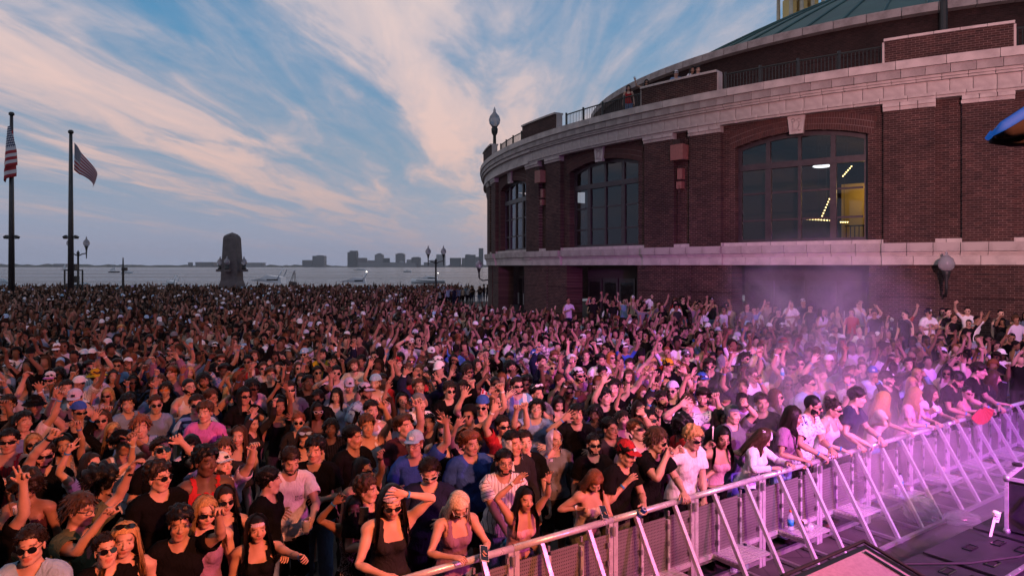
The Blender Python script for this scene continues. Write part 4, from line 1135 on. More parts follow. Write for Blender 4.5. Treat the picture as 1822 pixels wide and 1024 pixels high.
def hang(u, v):
    hz = 290 - 65 * v; x = 20 + (7.5 * math.sin(u * 11 + v * 3) - 3.0 * u + 3) * (.35 + .65 * (1 - v)) ; y = hz + 35 * u * (1 - .55 * v)
    p = atd(x, y, FD); return (p.x, p.y - .15 + .5 * math.cos(u * 11 + v * 2) * (.3 + .7 * (1 - v)), p.z)
flag(0, 'stars and stripes flag hanging limp against the outer pole', FD, hang)

def globe(parent, x, y, z, s=1.0):
    MB().lathe([(.06, -.30), (.10, -.22), (.09, -.10), (.15, -.05), (.17, 0), (.15, .02)], (x, y, z), 10).build('lamp_holder', M['dark_iron'], parent, True)
    MB().lathe([(.13, .02), (.24, .14), (.27, .30), (.22, .46), (.12, .58), (.05, .66), (.07, .72), (.02, .84), (0, .86)], (x, y, z), 12).build('globe', M['globe_glass'], parent, True)
def twin_lamp(x, ytop, d, label, rz=0.):
    p = atd(x, ytop, d); e = empty('lamp_post', (p.x, p.y, 0), rz); H = p.z - 1.55
    MB().lathe([(.30, 0), (.30, .25), (.2, .45), (.14, .9), (.11, 1.2), (.09, H * .6), (.075, H), (.12, H + .05), (.12, H + .18), (.05, H + .3), (0, H + .4)], (0, 0, 0), 12).build('post', M['dark_iron'], e, True)
    for s in (-1, 1):
        MB().tube([(s * .05, 0, H - .1), (s * .35, 0, H + .05), (s * .72, 0, H + .12)], .05, 6).build('arm', M['dark_iron'], e, True)
        MB().tube([(s * .72, 0, H + .45), (s * .72, 0, H - .35)], [.07, .03], 6).build('pendant', M['dark_iron'], e, True)
        globe(e, s * .72, 0, H + .72)
    return tag(e, label, 'lamp post', 'twin-globe lamp posts on the pier')
twin_lamp(775.5, 437, 64, 'twin-globe iron lamp post between pylon and rotunda')
twin_lamp(139, 421, 59, 'twin-globe iron lamp post close behind the inner flagpole')
# iron frame with equipment between flagpole and lamp post
e = empty('equipment_stand', atd(131, 520, 56.5)); e.location.z = 0
fr = MB()
for sx in (-.55, .55):
    for sy in (-.3, .3): fr.beam((sx, sy, 0), (sx, sy, 3.3), .09)
for z in (.9, 2.0, 3.25):
    fr.beam((-.55, -.3, z), (.55, -.3, z), .08); fr.beam((-.55, .3, z), (.55, .3, z), .08); fr.beam((-.55, -.3, z), (-.55, .3, z), .08)
fr.build('frame', M['dark_iron'], e)
for z, w_ in ((1.4, .8), (2.5, .7), (3.5, .5)): MB().box((0, 0, z), (w_, .45, .55)).build('cabinet', M['black_plastic'], e)
tag(e, 'dark iron equipment stand between the inner flagpole and its lamp post', 'equipment stand')
# slim mast with a camera, crowd end
e = empty('camera_mast', (atd(219, 520, 56).x, 56, 0))
MB().tube([(0, 0, 0), (0, 0, 3.1), (0, 0, 4.3)], [.12, .09, .04], 8).build('mast', M['dark_iron'], e)
MB().box((.12, 0, 3.35), (.35, .3, .25)).build('camera_head', M['black_plastic'], e)
MB().lathe([(.2, 0.9), (.2, 1.6), (0, 1.6)], (0, 0, 0), 8).build('sleeve', mat('yellow_sleeve', (.35, .2, .02), .6), e)
tag(e, 'slim dark mast with a boxy head rising from the far crowd', 'mast')

# granite pylon with globe lamps
e = empty('granite_pylon', (atd(413, 500, 63).x, 63, 0)); k = 63 / FPX
wz = lambda y: CAM_Z + (HOR - y) * k
prof = [(wz(528), 17.5), (wz(507), 17), (wz(498), 14.4), (wz(424), 11.4), (wz(420), 10.2), (wz(418), 8)]
V = []; F = []
for z, hw in prof:
    a = hw * k; V += [(-a, -a, z), (a, -a, z), (a, a, z), (-a, a, z)]
for i in range(len(prof) - 1):
    for j in range(4): F.append((i * 4 + j, i * 4 + (j + 1) % 4, i * 4 + 4 + (j + 1) % 4, i * 4 + 4 + j))
F.append(tuple((len(prof) - 1) * 4 + j for j in range(4)))
MB().add(V, F).build('shaft', M['granite'], e)
MB().box((0, 0, .35), (2.2, 2.2, .7)).build('plinth', M['granite'], e)
for j, z in enumerate(np.linspace(1.9, wz(424), 6)[:-1]):
    hw = np.interp(z, [q[0] for q in prof[:4]], [q[1] for q in prof[:4]]) * k
    MB().box((0, 0, z), (hw * 2 + .03, hw * 2 + .03, .05)).build('joint_course', M['granite'], e)
MB().lathe([(.62, 0), (.5, .12), (0, .3)], (0, 0, wz(419)), 4).build('cap', M['granite'], e)
for dx, dy in ((-1, 0), (1, 0), (0, -1)):
    hw = 12.6 * k
    MB().box((dx * (hw + .28), dy * (hw + .28), wz(481)), (.9 if dx else .55, .9 if dy else .55, .22)).build('lamp_shelf', M['granite'], e)
    gx, gy = dx * (hw + .45), dy * (hw + .45)
    MB().lathe([(.22, 0), (.22, .12), (.12, .2), (.2, .4)], (gx, gy, wz(481) + .1), 10).build('lamp_holder', M['dark_iron'], e, True)
    MB().lathe([(.13, .4), (.24, .52), (.27, .7), (.2, .88), (.08, 1.02), (.03, 1.2), (0, 1.22)], (gx, gy, wz(481) + .1), 12).build('globe', M['globe_glass'], e, True)
tag(e, 'tapering granite pylon with three globe lamps above the far crowd', 'pylon')
# quay railing along the pier edge
e = empty('quay_railing', (0, PIER_Y - 1.2, 0)); 
for z in (.55, 1.05): MB().beam((-60, 0, z), (4, 0, z), .06).build('rail', M['alu_dull'], e)
for i in range(33): MB().beam((-60 + 2 * i, 0, 0), (-60 + 2 * i, 0, 1.06), .06).build('post', M['alu_dull'], e)
tag(e, 'grey quay railing along the water edge behind the crowd', 'railing')
# ------------------------------------------------------------------ the brick rotunda
BC = np.array([30.8, 51.38]); BR = 33.18
BU = -BC / np.hypot(*BC); BV = np.array([BU[1], -BU[0]])
DEG = math.pi / 180
def pol(phi, r, z=0.):
    q = r * (math.cos(phi * DEG) * BU + math.sin(phi * DEG) * BV); return (q[0], q[1], z)
def phi_of(x, r):
    d = np.array([(x - 911) / FPX, 1.0]); a = d @ d; b = -2 * d @ BC; c = BC @ BC - r * r
    t = (-b - math.sqrt(max(b * b - 4 * a * c, 0))) / (2 * a); q = d * t - BC
    return math.atan2(q @ BV, q @ BU) / DEG
def brick_uv(p):
    q = np.array(p[:2]); return (math.atan2(q @ BV, q @ BU) * BR, p[2])
def brick_mat(name, c1, c2, mo, spots=True):
    m = mat(name, rough=.85, spec=.3); t = m.node_tree; u = nd(t, 'ShaderNodeUVMap')
    b = nd(t, 'ShaderNodeTexBrick', i_Scale=1.0, i_Mortar_Size=.0075, i_Mortar_Smooth=.2, i_Bias=0., i_Brick_Width=.225, i_Row_Height=.0765)
    b.inputs['Color1'].default_value = (*c1, 1); b.inputs['Color2'].default_value = (*c2, 1); b.inputs['Mortar'].default_value = (*mo, 1)
    lk(t, u, 0, b, 'Vector')
    n = nd(t, 'ShaderNodeTexNoise', i_Scale=.55, i_Detail=6, i_Roughness=.6); lk(t, u, 0, n, 'Vector')
    r = ramp(t, n.outputs[0], [(.32, (.62,) * 3), (.68, (1.25, 1.2, 1.2))])
    mp = nd(t, 'ShaderNodeMapping'); mp.inputs['Scale'].default_value = (4.45, 13.07, 1); lk(t, u, 0, mp, 'Vector')
    wn = nd(t, 'ShaderNodeTexWhiteNoise'); wn.noise_dimensions = '2D'
    fl = nd(t, 'ShaderNodeVectorMath', operation='FLOOR'); lk(t, mp, 0, fl, 0); lk(t, fl, 0, wn, 'Vector')
    r2 = ramp(t, wn.outputs[0], [(0, (.7,) * 3), (1, (1.3,) * 3)])
    col = mixc(t, 1.0, mixc(t, 1.0, b.outputs[0], r, 'MULTIPLY'), r2, 'MULTIPLY')
    t.links.new(col, P(m).inputs['Base Color'])
    bp = nd(t, 'ShaderNodeBump', i_Strength=.6, i_Distance=.012); bp.invert = True; lk(t, b, 1, bp, 'Height'); lk(t, bp, 0, P(m), 'Normal')
    return m
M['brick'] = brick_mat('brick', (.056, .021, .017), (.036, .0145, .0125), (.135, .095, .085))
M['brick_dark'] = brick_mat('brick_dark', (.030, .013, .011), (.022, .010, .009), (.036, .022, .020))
M['arch_brick'] = weather(mat('arch_brick', rough=.85), (.080, .026, .020), (.045, .016, .014), 6)
M['mortar'] = mat('mortar', (.17, .12, .11), .9)
M['frame_paint'] = weather(mat('frame_paint', rough=.45), (.028, .019, .023), (.045, .032, .036), 5)
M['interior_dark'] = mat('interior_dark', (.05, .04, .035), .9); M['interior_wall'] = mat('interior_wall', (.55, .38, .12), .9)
def glass_mat():
    m = bpy.data.materials.new('window_glass'); m.use_nodes = True; t = m.node_tree; t.nodes.clear()
    o = nd(t, 'ShaderNodeOutputMaterial'); tr = nd(t, 'ShaderNodeBsdfTransparent'); tr.inputs[0].default_value = (.62, .64, .66, 1)
    gl = nd(t, 'ShaderNodeBsdfGlossy'); gl.inputs['Roughness'].default_value = .03; gl.inputs[0].default_value = (.8, .85, .95, 1)
    fr = nd(t, 'ShaderNodeFresnel', i_IOR=1.5); mx = nd(t, 'ShaderNodeMixShader')
    t.links.new(mth(t, 'ADD', mth(t, 'MULTIPLY', fr.outputs[0], 1.1), .02, True), mx.inputs[0]); lk(t, tr, 0, mx, 1); lk(t, gl, 0, mx, 2); lk(t, mx, 0, o, 0)
    return m
M['glass'] = glass_mat()

rot = empty('brick_rotunda', (BC[0], BC[1], 0))
tag(rot, 'round dark red brick hall with pale stone bands and arched windows', 'building')
def ring_wall(mb, p0, p1, r, z0, z1, step=.8):
    n = max(1, int(abs(p1 - p0) / step + .5)); V = []; 
    for i in range(n + 1):
        p = p0 + (p1 - p0) * i / n; V += [pol(p, r, z0), pol(p, r, z1)]
    mb.add(V, [(2 * i, 2 * i + 1, 2 * i + 3, 2 * i + 2) for i in range(n)])
def ring_block(mb, p0, p1, ri, ro, z0, z1, step=.8):
    """closed curved block"""
    n = max(1, int(abs(p1 - p0) / step + .5)); V = []
    for i in range(n + 1):
        p = p0 + (p1 - p0) * i / n; V += [pol(p, ri, z0), pol(p, ro, z0), pol(p, ro, z1), pol(p, ri, z1)]
    F = []
    for i in range(n):
        for k in range(4): a = 4 * i + k; b = 4 * i + (k + 1) % 4; F.append((a, b, b + 4, a + 4))
    F += [(3, 2, 1, 0), tuple(4 * n + k for k in range(4))]
    mb.add(V, F)

BAYS = [-9.72, 7.0, 23.72, 40.44, 57.16]; PAIRS = [b + 8.36 for b in BAYS] + [-18.1]
HW = 4.22                                  # half width of an arched window (degrees)
ZS, ZT = 4.53, 9.27                        # sill and wall top
RB, RP = BR - .62, BR - .40                # bay wall, pilaster face
def arch_z(dp):                            # intrados over the window
    return 8.70 - .36 * (dp / HW) ** 2
# upper wall: bays with arched openings
for bi, b in enumerate(BAYS):
    mb = MB()
    for s in (-1, 1): ring_wall(mb, b + s * HW, b + s * 5.12, RB, ZS - .3, ZT)
    n = 24; V = []
    for i in range(n + 1):
        dp = -HW + 2 * HW * i / n; V += [pol(b + dp, RB, arch_z(dp)), pol(b + dp, RB, ZT)]
    mb.add(V, [(2 * i, 2 * i + 2, 2 * i + 3, 2 * i + 1) for i in range(n)])
    V = []                                # reveal
    for i in range(n + 1):
        dp = -HW + 2 * HW * i / n; V += [pol(b + dp, RB, arch_z(dp)), pol(b + dp, RB - .5, arch_z(dp))]
    mb.add(V, [(2 * i, 2 * i + 1, 2 * i + 3, 2 * i + 2) for i in range(n)])
    for s in (-1, 1):
        zt = arch_z(HW); mb.add([pol(b + s * HW, RB, ZS - .3), pol(b + s * HW, RB - .5, ZS - .3), pol(b + s * HW, RB - .5, zt), pol(b + s * HW, RB, zt)], [(0, 1, 2, 3)])
    mb.build('bay_wall', M['brick'], rot, uv=brick_uv)
    # brick arch ring: two rows of radial bricks, a few mm proud
    mb = MB(); nb = 62; mo = MB()
    for i in range(nb):
        d0 = -HW - .35 + (2 * HW + .7) * i / nb; d1 = d0 + (2 * HW + .7) / nb * .86
        if abs((d0 + d1) / 2) < .5: continue
        for row in range(3):
            z0a = arch_z(d0) + .215 * row + .01; z0b = arch_z(d1) + .215 * row + .01; h = .20
            if z0a + h > ZT: h = max(.02, ZT - z0a)
            sl = .00125 * row; f = 1 + .018 * row
            V = [pol(b + d0 * f, RB + .002, z0a), pol(b + d1 * f, RB + .002, z0b), pol(b + d1 * f, RB + .002, z0b + h), pol(b + d0 * f, RB + .002, z0a + h),
                 pol(b + d0 * f, RB + .022, z0a), pol(b + d1 * f, RB + .022, z0b), pol(b + d1 * f, RB + .022, z0b + h), pol(b + d0 * f, RB + .022, z0a + h)]
            mb.add(V, [(4, 5, 6, 7), (0, 1, 5, 4), (1, 2, 6, 5), (2, 3, 7, 6), (3, 0, 4, 7)])
    tag(mb.build('arch_bricks', M['arch_brick'], rot), kind='stuff')
    V = []
    for i in range(n + 1):
        dp = (-HW - .35) + (2 * HW + .7) * i / n; V += [pol(b + dp, RB + .006, arch_z(dp) + .005), pol(b + dp, RB + .006, min(arch_z(dp) + .65, ZT))]
    MB().add(V, [(2 * i, 2 * i + 2, 2 * i + 3, 2 * i + 1) for i in range(n)]).build('arch_mortar', M['mortar'], rot)
    # keystone with a carved face
    ks = MB(); V = []
    for r in (RB - .05, RB + .13):
        V += [pol(b - .42, r, 8.58), pol(b + .42, r, 8.58), pol(b + .56, r, ZT - .01), pol(b - .56, r, ZT - .01)]
    ks.add(V, [(0, 1, 2, 3), (7, 6, 5, 4), (0, 4, 5, 1), (1, 5, 6, 2), (2, 6, 7, 3), (3, 7, 4, 0)])
    k = ks.build('keystone', M['stone'], rot)
    cv = MB(); r = RB + .142
    def P2(dp, z): return pol(b + dp, r, z)
    for path in ([(-.28, 9.12), (-.14, 9.16), (-.05, 9.08), (-.16, 9.02), (-.28, 9.04)], [(.28, 9.12), (.14, 9.16), (.05, 9.08), (.16, 9.02), (.28, 9.04)],
                 [(-.16, 9.0), (-.18, 8.88), (-.08, 8.76), (.08, 8.72), (.2, 8.80), (.2, 8.95), (.16, 9.05)], [(-.3, 8.72), (-.2, 8.68), (-.14, 8.74)], [(.1, 8.78), (.2, 8.70), (.26, 8.74)]):
        cv.tube([P2(*q) for q in path], .022, 5)
    cv.build('carving', M['stone_grey'], k)
# pilaster pairs
for p in PAIRS:
    mb = MB()
    for a, c in ((-3.25, -.78), (.55, 3.25)):
        ring_wall(mb, p + a, p + c, RP, ZS - .3, ZT)
        for s in (a, c): mb.add([pol(p + s, RP, ZS - .3), pol(p + s, RB - .06, ZS - .3), pol(p + s, RB - .06, ZT), pol(p + s, RP, ZT)], [(0, 1, 2, 3)])
    ring_wall(mb, p - .78, p + .55, RB - .02, ZS - .3, ZT)
    mb.build('pilaster_wall', M['brick'], rot, uv=brick_uv)
    for a, c in ((-3.30, -.74), (.51, 3.30)):     # fluted capitals
        nb = 3
        for i in range(nb):
            w_ = (c - a) / nb; cap = MB(); ring_block(cap, p + a + w_ * i + .02, p + a + w_ * (i + 1) - .02, RB, RP + .10, 9.13, 9.26)
            ring_block(cap, p + a + w_ * i + .02, p + a + w_ * (i + 1) - .02, RB, RP + .045, 9.00, 9.128)
            co = cap.build('capital_block', M['stone'], rot)
            fl = MB()
            for q in np.arange(.1, w_ - .05, .14): ring_block(fl, p + a + w_ * i + q, p + a + w_ * i + q + .07, RP, RP + .07, 9.005, 9.11)
            fl.build('fluting', M['stone'], co)
    # base pier at street level
    mb = MB(); ring_wall(mb, p - 4.0, p + 4.05, BR - .50, 0, 3.66)
    for s in (-4.0, 4.05): mb.add([pol(p + s, BR - .5, 0), pol(p + s, BR - 1.5, 0), pol(p + s, BR - 1.5, 3.66), pol(p + s, BR - .5, 3.66)], [(0, 1, 2, 3)])
    ring_wall(mb, p - .8, p + .55, BR - .46, 0, 3.66)
    for s in (-.8, .55): mb.add([pol(p + s, BR - .5, 0), pol(p + s, BR - .46, 0), pol(p + s, BR - .46, 3.66), pol(p + s, BR - .5, 3.66)], [(0, 1, 2, 3)])
    mb.build('street_pier', M['brick'], rot, uv=brick_uv)
    for z in (.9, 1.7, 2.5, 3.3):
        g_ = MB(); ring_block(g_, p - 4.0, p + 4.05, BR - .52, BR - .492, z, z + .035); g_.build('rustication_groove', M['brick_dark'], rot, uv=brick_uv)

# stone courses, block by block: (z0, z1, outer r in a bay, extra at pilasters, block length m, material)
COURSES = [
    (10.32, 10.61, BR, 0, 1.45, 'stone', 'coping_block'), (10.03, 10.315, BR - .07, 0, .72, 'stone_grey', 'course_block'),
    (9.855, 10.025, BR - .15, 0, .74, 'stone', 'moulding_block'), (9.45, 9.85, BR - .30, 0, .66, 'stone', 'frieze_block'), (9.262, 9.445, BR - .24, 0, .84, 'stone', 'moulding_block'),
    (4.40, 4.53, BR - .52, .10, 1.0, 'stone', 'sill_block'), (4.09, 4.395, BR - .34, .14, .80, 'stone_grey', 'band_block'), (3.95, 4.085, BR - .44, .14, .80, 'stone', 'moulding_block'), (3.64, 3.945, BR - .46, .10, .95, 'stone', 'band_block')]
mesh_cache = {}
def segments(step_out):
    segs = []
    edges = sorted([(p - 3.35, p + 3.35) for p in PAIRS]); cur = -14.0
    for a, c in edges:
        if c < cur: continue
        if a > cur: segs.append((cur, a, 0)); 
        segs.append((max(a, cur), c, 1)); cur = c
    segs.append((cur, 62.0, 0)); return segs
rngb = np.random.default_rng(3)
for z0, z1, ro, ex, bl, mname, nm in COURSES:
    far = MB()
    for (a, c, pil) in (segments(1) if ex else [(-14., 62., 0)]):
        L = abs(c - a) * DEG * BR; n = max(1, round(L / bl)); wd = (c - a) / n
        r = ro + (ex if pil else 0)
        for i in range(n):
            p0 = a + wd * i; p1 = p0 + wd; gap = .016 / BR / DEG
            if p1 < -6.2 or p0 > 33:
                ring_block(far, p0 + gap / 2, p1 - gap / 2, BR - 1.1, r, z0, z1); continue
            key = (round(z0, 3), round(wd, 4), pil)
            if key not in mesh_cache:
                mb = MB(); h = wd / 2 - gap / 2
                if nm == 'moulding_block':   # stepped profile
                    zm = (z0 + z1) / 2; ring_block(mb, -h, h, BR - 1.1, r - .05, z0, zm - .01); ring_block(mb, -h, h, BR - 1.1, r, zm - .004, z1)
                else:
                    ring_block(mb, -h, h, BR - 1.1, r, z0, z1)
                mesh_cache[key] = mb.mesh(nm, M[mname])
            o = obj(nm, mesh_cache[key], rot); o.rotation_euler = (0, 0, -(p0 + p1) / 2 * DEG)
    tag(far.build('distant_stone_course', M[mname], rot), kind='stuff')
mb = MB()
for z0, z1, ro in ((9.26, 10.6, BR - .42), (3.65, 4.5, BR - .62)): ring_wall(mb, -30, 64, ro, z0, z1, 1.0)
mb.build('course_backing', M['mortar'], rot)
mb = MB(); ring_wall(mb, 64, 332, BR - .4, 0, 10.5, 3.0); mb.build('rear_wall', M['brick'], rot, uv=brick_uv)

# windows
def member(mb, p, r, hw, z0, z1, dep=.10): ring_block(mb, p - hw, p + hw, r - dep, r, z0, z1, 2.0)
RW = RB - .34
for bi, b in enumerate(BAYS):
    wn = empty('arched_window', (0, 0, 0)); wn.parent = rot
    fr = MB(); ft = .12
    for s in (-1, 1): member(fr, b + s * (HW - .12), RW + .03, .14, ZS, arch_z(HW) + .05)
    n = 16; V = []
    for i in range(n + 1):
        dp = -HW + 2 * HW * i / n; z = arch_z(dp); V += [pol(b + dp, RW + .035, z - .16), pol(b + dp, RW + .035, z), pol(b + dp, RW - .06, z - .16)]
    fr.add(V, [(3 * i, 3 * i + 3, 3 * i + 4, 3 * i + 1) for i in range(n)] + [(3 * i, 3 * i + 2, 3 * i + 5, 3 * i + 3) for i in range(n)])
    ring_block(fr, b - HW, b + HW, RW - .06, RW + .036, ZS, ZS + .12)
    fr.build('outer_frame', M['frame_paint'], wn)
    tz = 7.52
    tb = MB(); ring_block(tb, b - HW + .1, b + HW - .1, RW - .08, RW + .07, tz - .12, tz + .12); tb.build('transom', M['frame_paint'], wn)
    cols = [-HW + .2, -2.12, -.02, 2.08, HW - .2]
    for i, c in enumerate(cols[1:-1]):
        mu = MB(); member(mu, b + c, RW + .05, .20 if i != 1 else .10, ZS + .12, tz - .121); mu.build('mullion', M['frame_paint'], wn)
        mu = MB(); member(mu, b + c, RW + .05, .15 if i != 1 else .10, tz + .121, arch_z(c) - .1); mu.build('mullion', M['frame_paint'], wn)
    for ci in range(4):
        for z in (6.46, 5.40):
            gb = MB(); member(gb, b + (cols[ci] + cols[ci + 1]) / 2, RW + .02, (cols[ci + 1] - cols[ci]) / 2 - .12, z - .035, z + .035, .06); gb.build('glazing_bar', M['frame_paint'], wn)
        for (z0, z1) in ((ZS + .1, 5.38), (5.42, 6.44), (6.48, tz - .1), (tz + .1, arch_z(cols[ci] * .5 + cols[ci + 1] * .5) - .02)):
            pn = MB(); ring_wall(pn, b + cols[ci], b + cols[ci + 1], RW - .02 - .004 * random.random(), z0, z1, 1.0); pn.build('pane', M['glass'], wn)
# street-level openings: lintel shade, doors behind
for b in BAYS:
    mb = MB(); 
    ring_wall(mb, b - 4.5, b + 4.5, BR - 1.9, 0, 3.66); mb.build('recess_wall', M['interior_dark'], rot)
    for c in (-3.2, -1.05, 1.05, 3.2):
        df = MB(); ring_block(df, b + c - .95, b + c + .95, BR - 1.88, BR - 1.80, .1, 3.0); d_ = df.build('door', M['frame_paint'], rot)
        gl = MB(); ring_wall(gl, b + c - .75, b + c + .75, BR - 1.785, .8, 2.8); gl.build('door_glass', M['glass'], d_)
        hb = MB(); hb.tube([pol(b + c + .65, BR - 1.74, 1.2), pol(b + c + .65, BR - 1.74, 1.9)], .02, 6); hb.build('handle', M['alu'], d_)
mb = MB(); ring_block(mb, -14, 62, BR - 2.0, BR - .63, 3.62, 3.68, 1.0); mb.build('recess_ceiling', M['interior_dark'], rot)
# interior
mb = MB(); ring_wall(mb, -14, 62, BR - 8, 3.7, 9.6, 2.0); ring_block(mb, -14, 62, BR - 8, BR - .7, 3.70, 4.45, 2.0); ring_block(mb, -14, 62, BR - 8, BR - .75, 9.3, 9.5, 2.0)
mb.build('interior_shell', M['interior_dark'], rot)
# lit partition behind the large window
pa = phi_of(1500, RW); pb = phi_of(1549, RW)
mb = MB(); ring_block(mb, phi_of(1562, BR - 5.1), phi_of(1498, BR - 5.1), BR - 5.2, BR - 5.0, 4.45, 7.05); mb.build('lit_partition', M['interior_wall'], rot)
mb = MB()
for q in np.linspace(2.2, 4.9, 10): mb.tube([pol(q, BR - 3.6, 4.45), pol(q, BR - 3.6, 5.2)], .018, 5)
ring_block(mb, 2.1, 5.0, BR - 3.62, BR - 3.58, 5.18, 5.24); tag(mb.build('inner_balustrade', M['dark_iron'], rot), kind='stuff')
ld = bpy.data.lights.new('interior_lamp', 'POINT'); ld.energy = 50; ld.color = (1, .66, .22); ld.shadow_soft_size = .2
lo = bpy.data.objects.new('interior_lamp', ld); COL.objects.link(lo); lo.parent = rot; lo.location = pol(3.2, BR - 4.0, 6.6)

# brick-coloured loudspeakers and lamps in the recess
M['speaker_paint'] = weather(mat('speaker_paint', rough=.6), (.30, .11, .09), (.22, .08, .066), 14, .2, 160)
for p, nm in ((PAIRS[1], 'brick-red wall loudspeaker cluster between the two large windows'), (PAIRS[2], 'brick-red wall loudspeaker cluster between the farther two windows')):
    c = pol(p + .02, BR - .35, 0); e = empty('wall_loudspeaker', (BC[0] + c[0], BC[1] + c[1], 0)); e.rotation_euler = (0, 0, -p * DEG + math.atan2(-BU[0], -BU[1]) * -1)
    out = Vector((BU[0] * math.cos(p * DEG) + BV[0] * math.sin(p * DEG), BU[1] * math.cos(p * DEG) + BV[1] * math.sin(p * DEG), 0)); sd = Vector((-out.y, out.x, 0)); R = Matrix((sd, out, Vector((0, 0, 1)))).transposed()
    e.rotation_euler = R.to_euler()
    q = MB(); V = []
    for y, s in ((-.2, .8), (.42, 1.0)): V += [(-.38 * s, y, 8.06), (.38 * s, y, 8.06), (.38 * s, y, 8.66 + (.05 if y < 0 else 0)), (-.38 * s, y, 8.66 + (.05 if y < 0 else 0))]
    q.add(V, [(0, 1, 2, 3), (7, 6, 5, 4), (0, 4, 5, 1), (1, 5, 6, 2), (2, 6, 7, 3), (3, 7, 4, 0)]); q.build('horn_box', M['speaker_paint'], e)
    MB().box((0, .437, 8.36), (.66, .02, .50)).build('grille', M['speaker_paint'], e)
    MB().box((0, .0, 8.80), (.3, .35, .25)).build('bracket', M['brick_dark'], e)
    MB().box((-.02, .20, 7.50), (.24, .26, .46)).build('column_speaker', M['speaker_paint'], e)
    MB().box((-.04, .18, 7.02), (.25, .28, .30)).build('small_speaker', M['speaker_paint'], e)
    MB().box((-.02, .30, 7.5), (.20, .07, .36)).build('speaker_face', M['stone_grey'], e)
    MB().tube([(-.02, .03, 7.0), (-.02, .03, 4.55)], .012, 6).build('conduit', M['arch_brick'], e)
    tag(e, nm, 'loudspeaker', 'wall loudspeakers on the rotunda')
def wall_globe(p, label):
    out = Vector((*(BU * math.cos(p * DEG) + BV * math.sin(p * DEG)), 0)); c = Vector((BC[0], BC[1], 0)) + out * (BR - .1)
    e = empty('wall_lamp', (c.x, c.y, 0)); e.rotation_euler = (0, 0, math.atan2(out.y, out.x))
    MB().tube([(-.3, 0, 2.65), (.05, 0, 2.6), (.28, 0, 2.75), (.32, 0, 3.3)], .04, 8).build('bracket', M['dark_iron'], e, True)
    MB().lathe([(.02, 2.75), (.05, 2.9), (.045, 3.1), (.10, 3.28), (.13, 3.4), (.12, 3.46)], (.32, 0, 0), 10).build('lamp_holder', M['dark_iron'], e, True)
    MB().lathe([(.13, 3.44), (.22, 3.53), (.255, 3.68), (.2, 3.84), (.09, 3.93), (.03, 3.97), (.045, 4.03), (0, 4.1)], (.32, 0, 0), 14).build('globe', M['globe_glass'], e, True)
    tag(e, label, 'wall lamp', 'globe wall lamps on the rotunda')
wall_globe(PAIRS[0] + .05, 'frosted globe wall lamp on the nearest brick pilaster pair')
wall_globe(PAIRS[3] + 2.2, 'frosted globe wall lamp at the far curved edge of the rotunda')

# strings of bulbs and a lamp seen through the glass
M['bulb'] = mat('bulb', (1, .8, .4), .4, emit=((1, .70, .26), 7.0)); M['tube_lamp'] = mat('tube_lamp', (1, 1, 1), .4, emit=((.95, .98, 1), 2.2))
bulb_me = MB().lathe([(0, -.03), (.021, -.02), (.03, 0), (.021, .02), (0, .03)], (0, 0, 0), 8).mesh('bulb', M['bulb'], True)
def in_room(x, y, back=2.0):
    p = phi_of(x, RW - back); q = pol(p, RW - back); d = BC[1] + q[1]; return atd(x, y, d)
def bulbs(a, c, n, label, back=2.0):
    A = in_room(*a, back); C_ = in_room(*c, back); e = empty('bulb_string', A); d = C_ - A
    MB().tube([(0, 0, .03), d + Vector((0, 0, .03))], .012, 5).build('rail', M['dark_iron'], e)
    for i in range(n): obj('bulb', bulb_me, e, d * (i / (n - 1)))
    MB().tube([d * .5, Vector((d.x * .5, d.y * .5, 9.3 - A.z))], .008, 4).build('hanger', M['dark_iron'], e)
    tag(e, label, 'string lights', 'warm bulb strings inside the hall')
bulbs((1463, 384), (1478, 349), 8, 'slanting warm bulb string in the third column of the largest window')
bulbs((1436, 389.5), (1477, 392), 9, 'level warm bulb string low in the largest window')
bulbs((1496, 395), (1508, 395), 4, 'short level bulb string against the yellow lit wall')
bulbs((1500, 313), (1515, 296), 6, 'short slanting bulb string in the top of the last window column')
bulbs((1140, 421), (1143.5, 403), 6, 'short upright bulb string at the edge of the middle window', .9)
L = in_room(1462, 295, 1.6); e = empty('ceiling_lamp', L)
MB().lathe([(0, .02), (.30, .02), (.34, -.02), (.28, -.05), (0, -.06)], (0, 0, 0), 16).build('diffuser', M['tube_lamp'], e, True)
MB().tube([(0, 0, .02), (0, 0, 9.3 - L.z)], .012, 5).build('stem', M['dark_iron'], e)
tag(e, 'flat white ceiling lamp glowing inside the largest window', 'lamp')

# terrace, parapet blocks, railing
mb = MB(); ring_block(mb, -30, 66, 24, BR - 1.05, 10.2, 10.3, 1.5); mb.build('terrace_deck', M['stone_grey'], rot)
PB = [(p, 3.15) for p in PAIRS]
for p, hw in PB:
    bk = MB(); ring_wall(bk, p - hw, p + hw, BR - .13, 10.612, 11.37)
    ring_wall(bk, p - hw, p + hw, BR - .55, 10.612, 11.37)
    for s in (-hw, hw): bk.add([pol(p + s, BR - .13, 10.612), pol(p + s, BR - .55, 10.612), pol(p + s, BR - .55, 11.37), pol(p + s, BR - .13, 11.37)], [(0, 1, 2, 3)])
    bk.build('parapet_block', M['brick'], rot, uv=brick_uv)
    bk = MB(); ring_wall(bk, p - .7, p + .45, BR - .17, 10.612, 11.37); 
    for i in range(5):
        a = p - hw - .06 + (2 * hw + .12) * i / 5; cb = MB(); ring_block(cb, a + .015, a + (2 * hw + .12) / 5 - .015, BR - .60, BR - .07, 11.372, 11.46); cb.build('coping_stone', M['stone'], rot)
    for s in (-1, 1):
        en = MB(); ring_block(en, p + s * (hw + .008), p + s * (hw + .13), BR - .52, BR - .18, 10.614, 11.365); en.build('end_stone', M['stone'], rot)
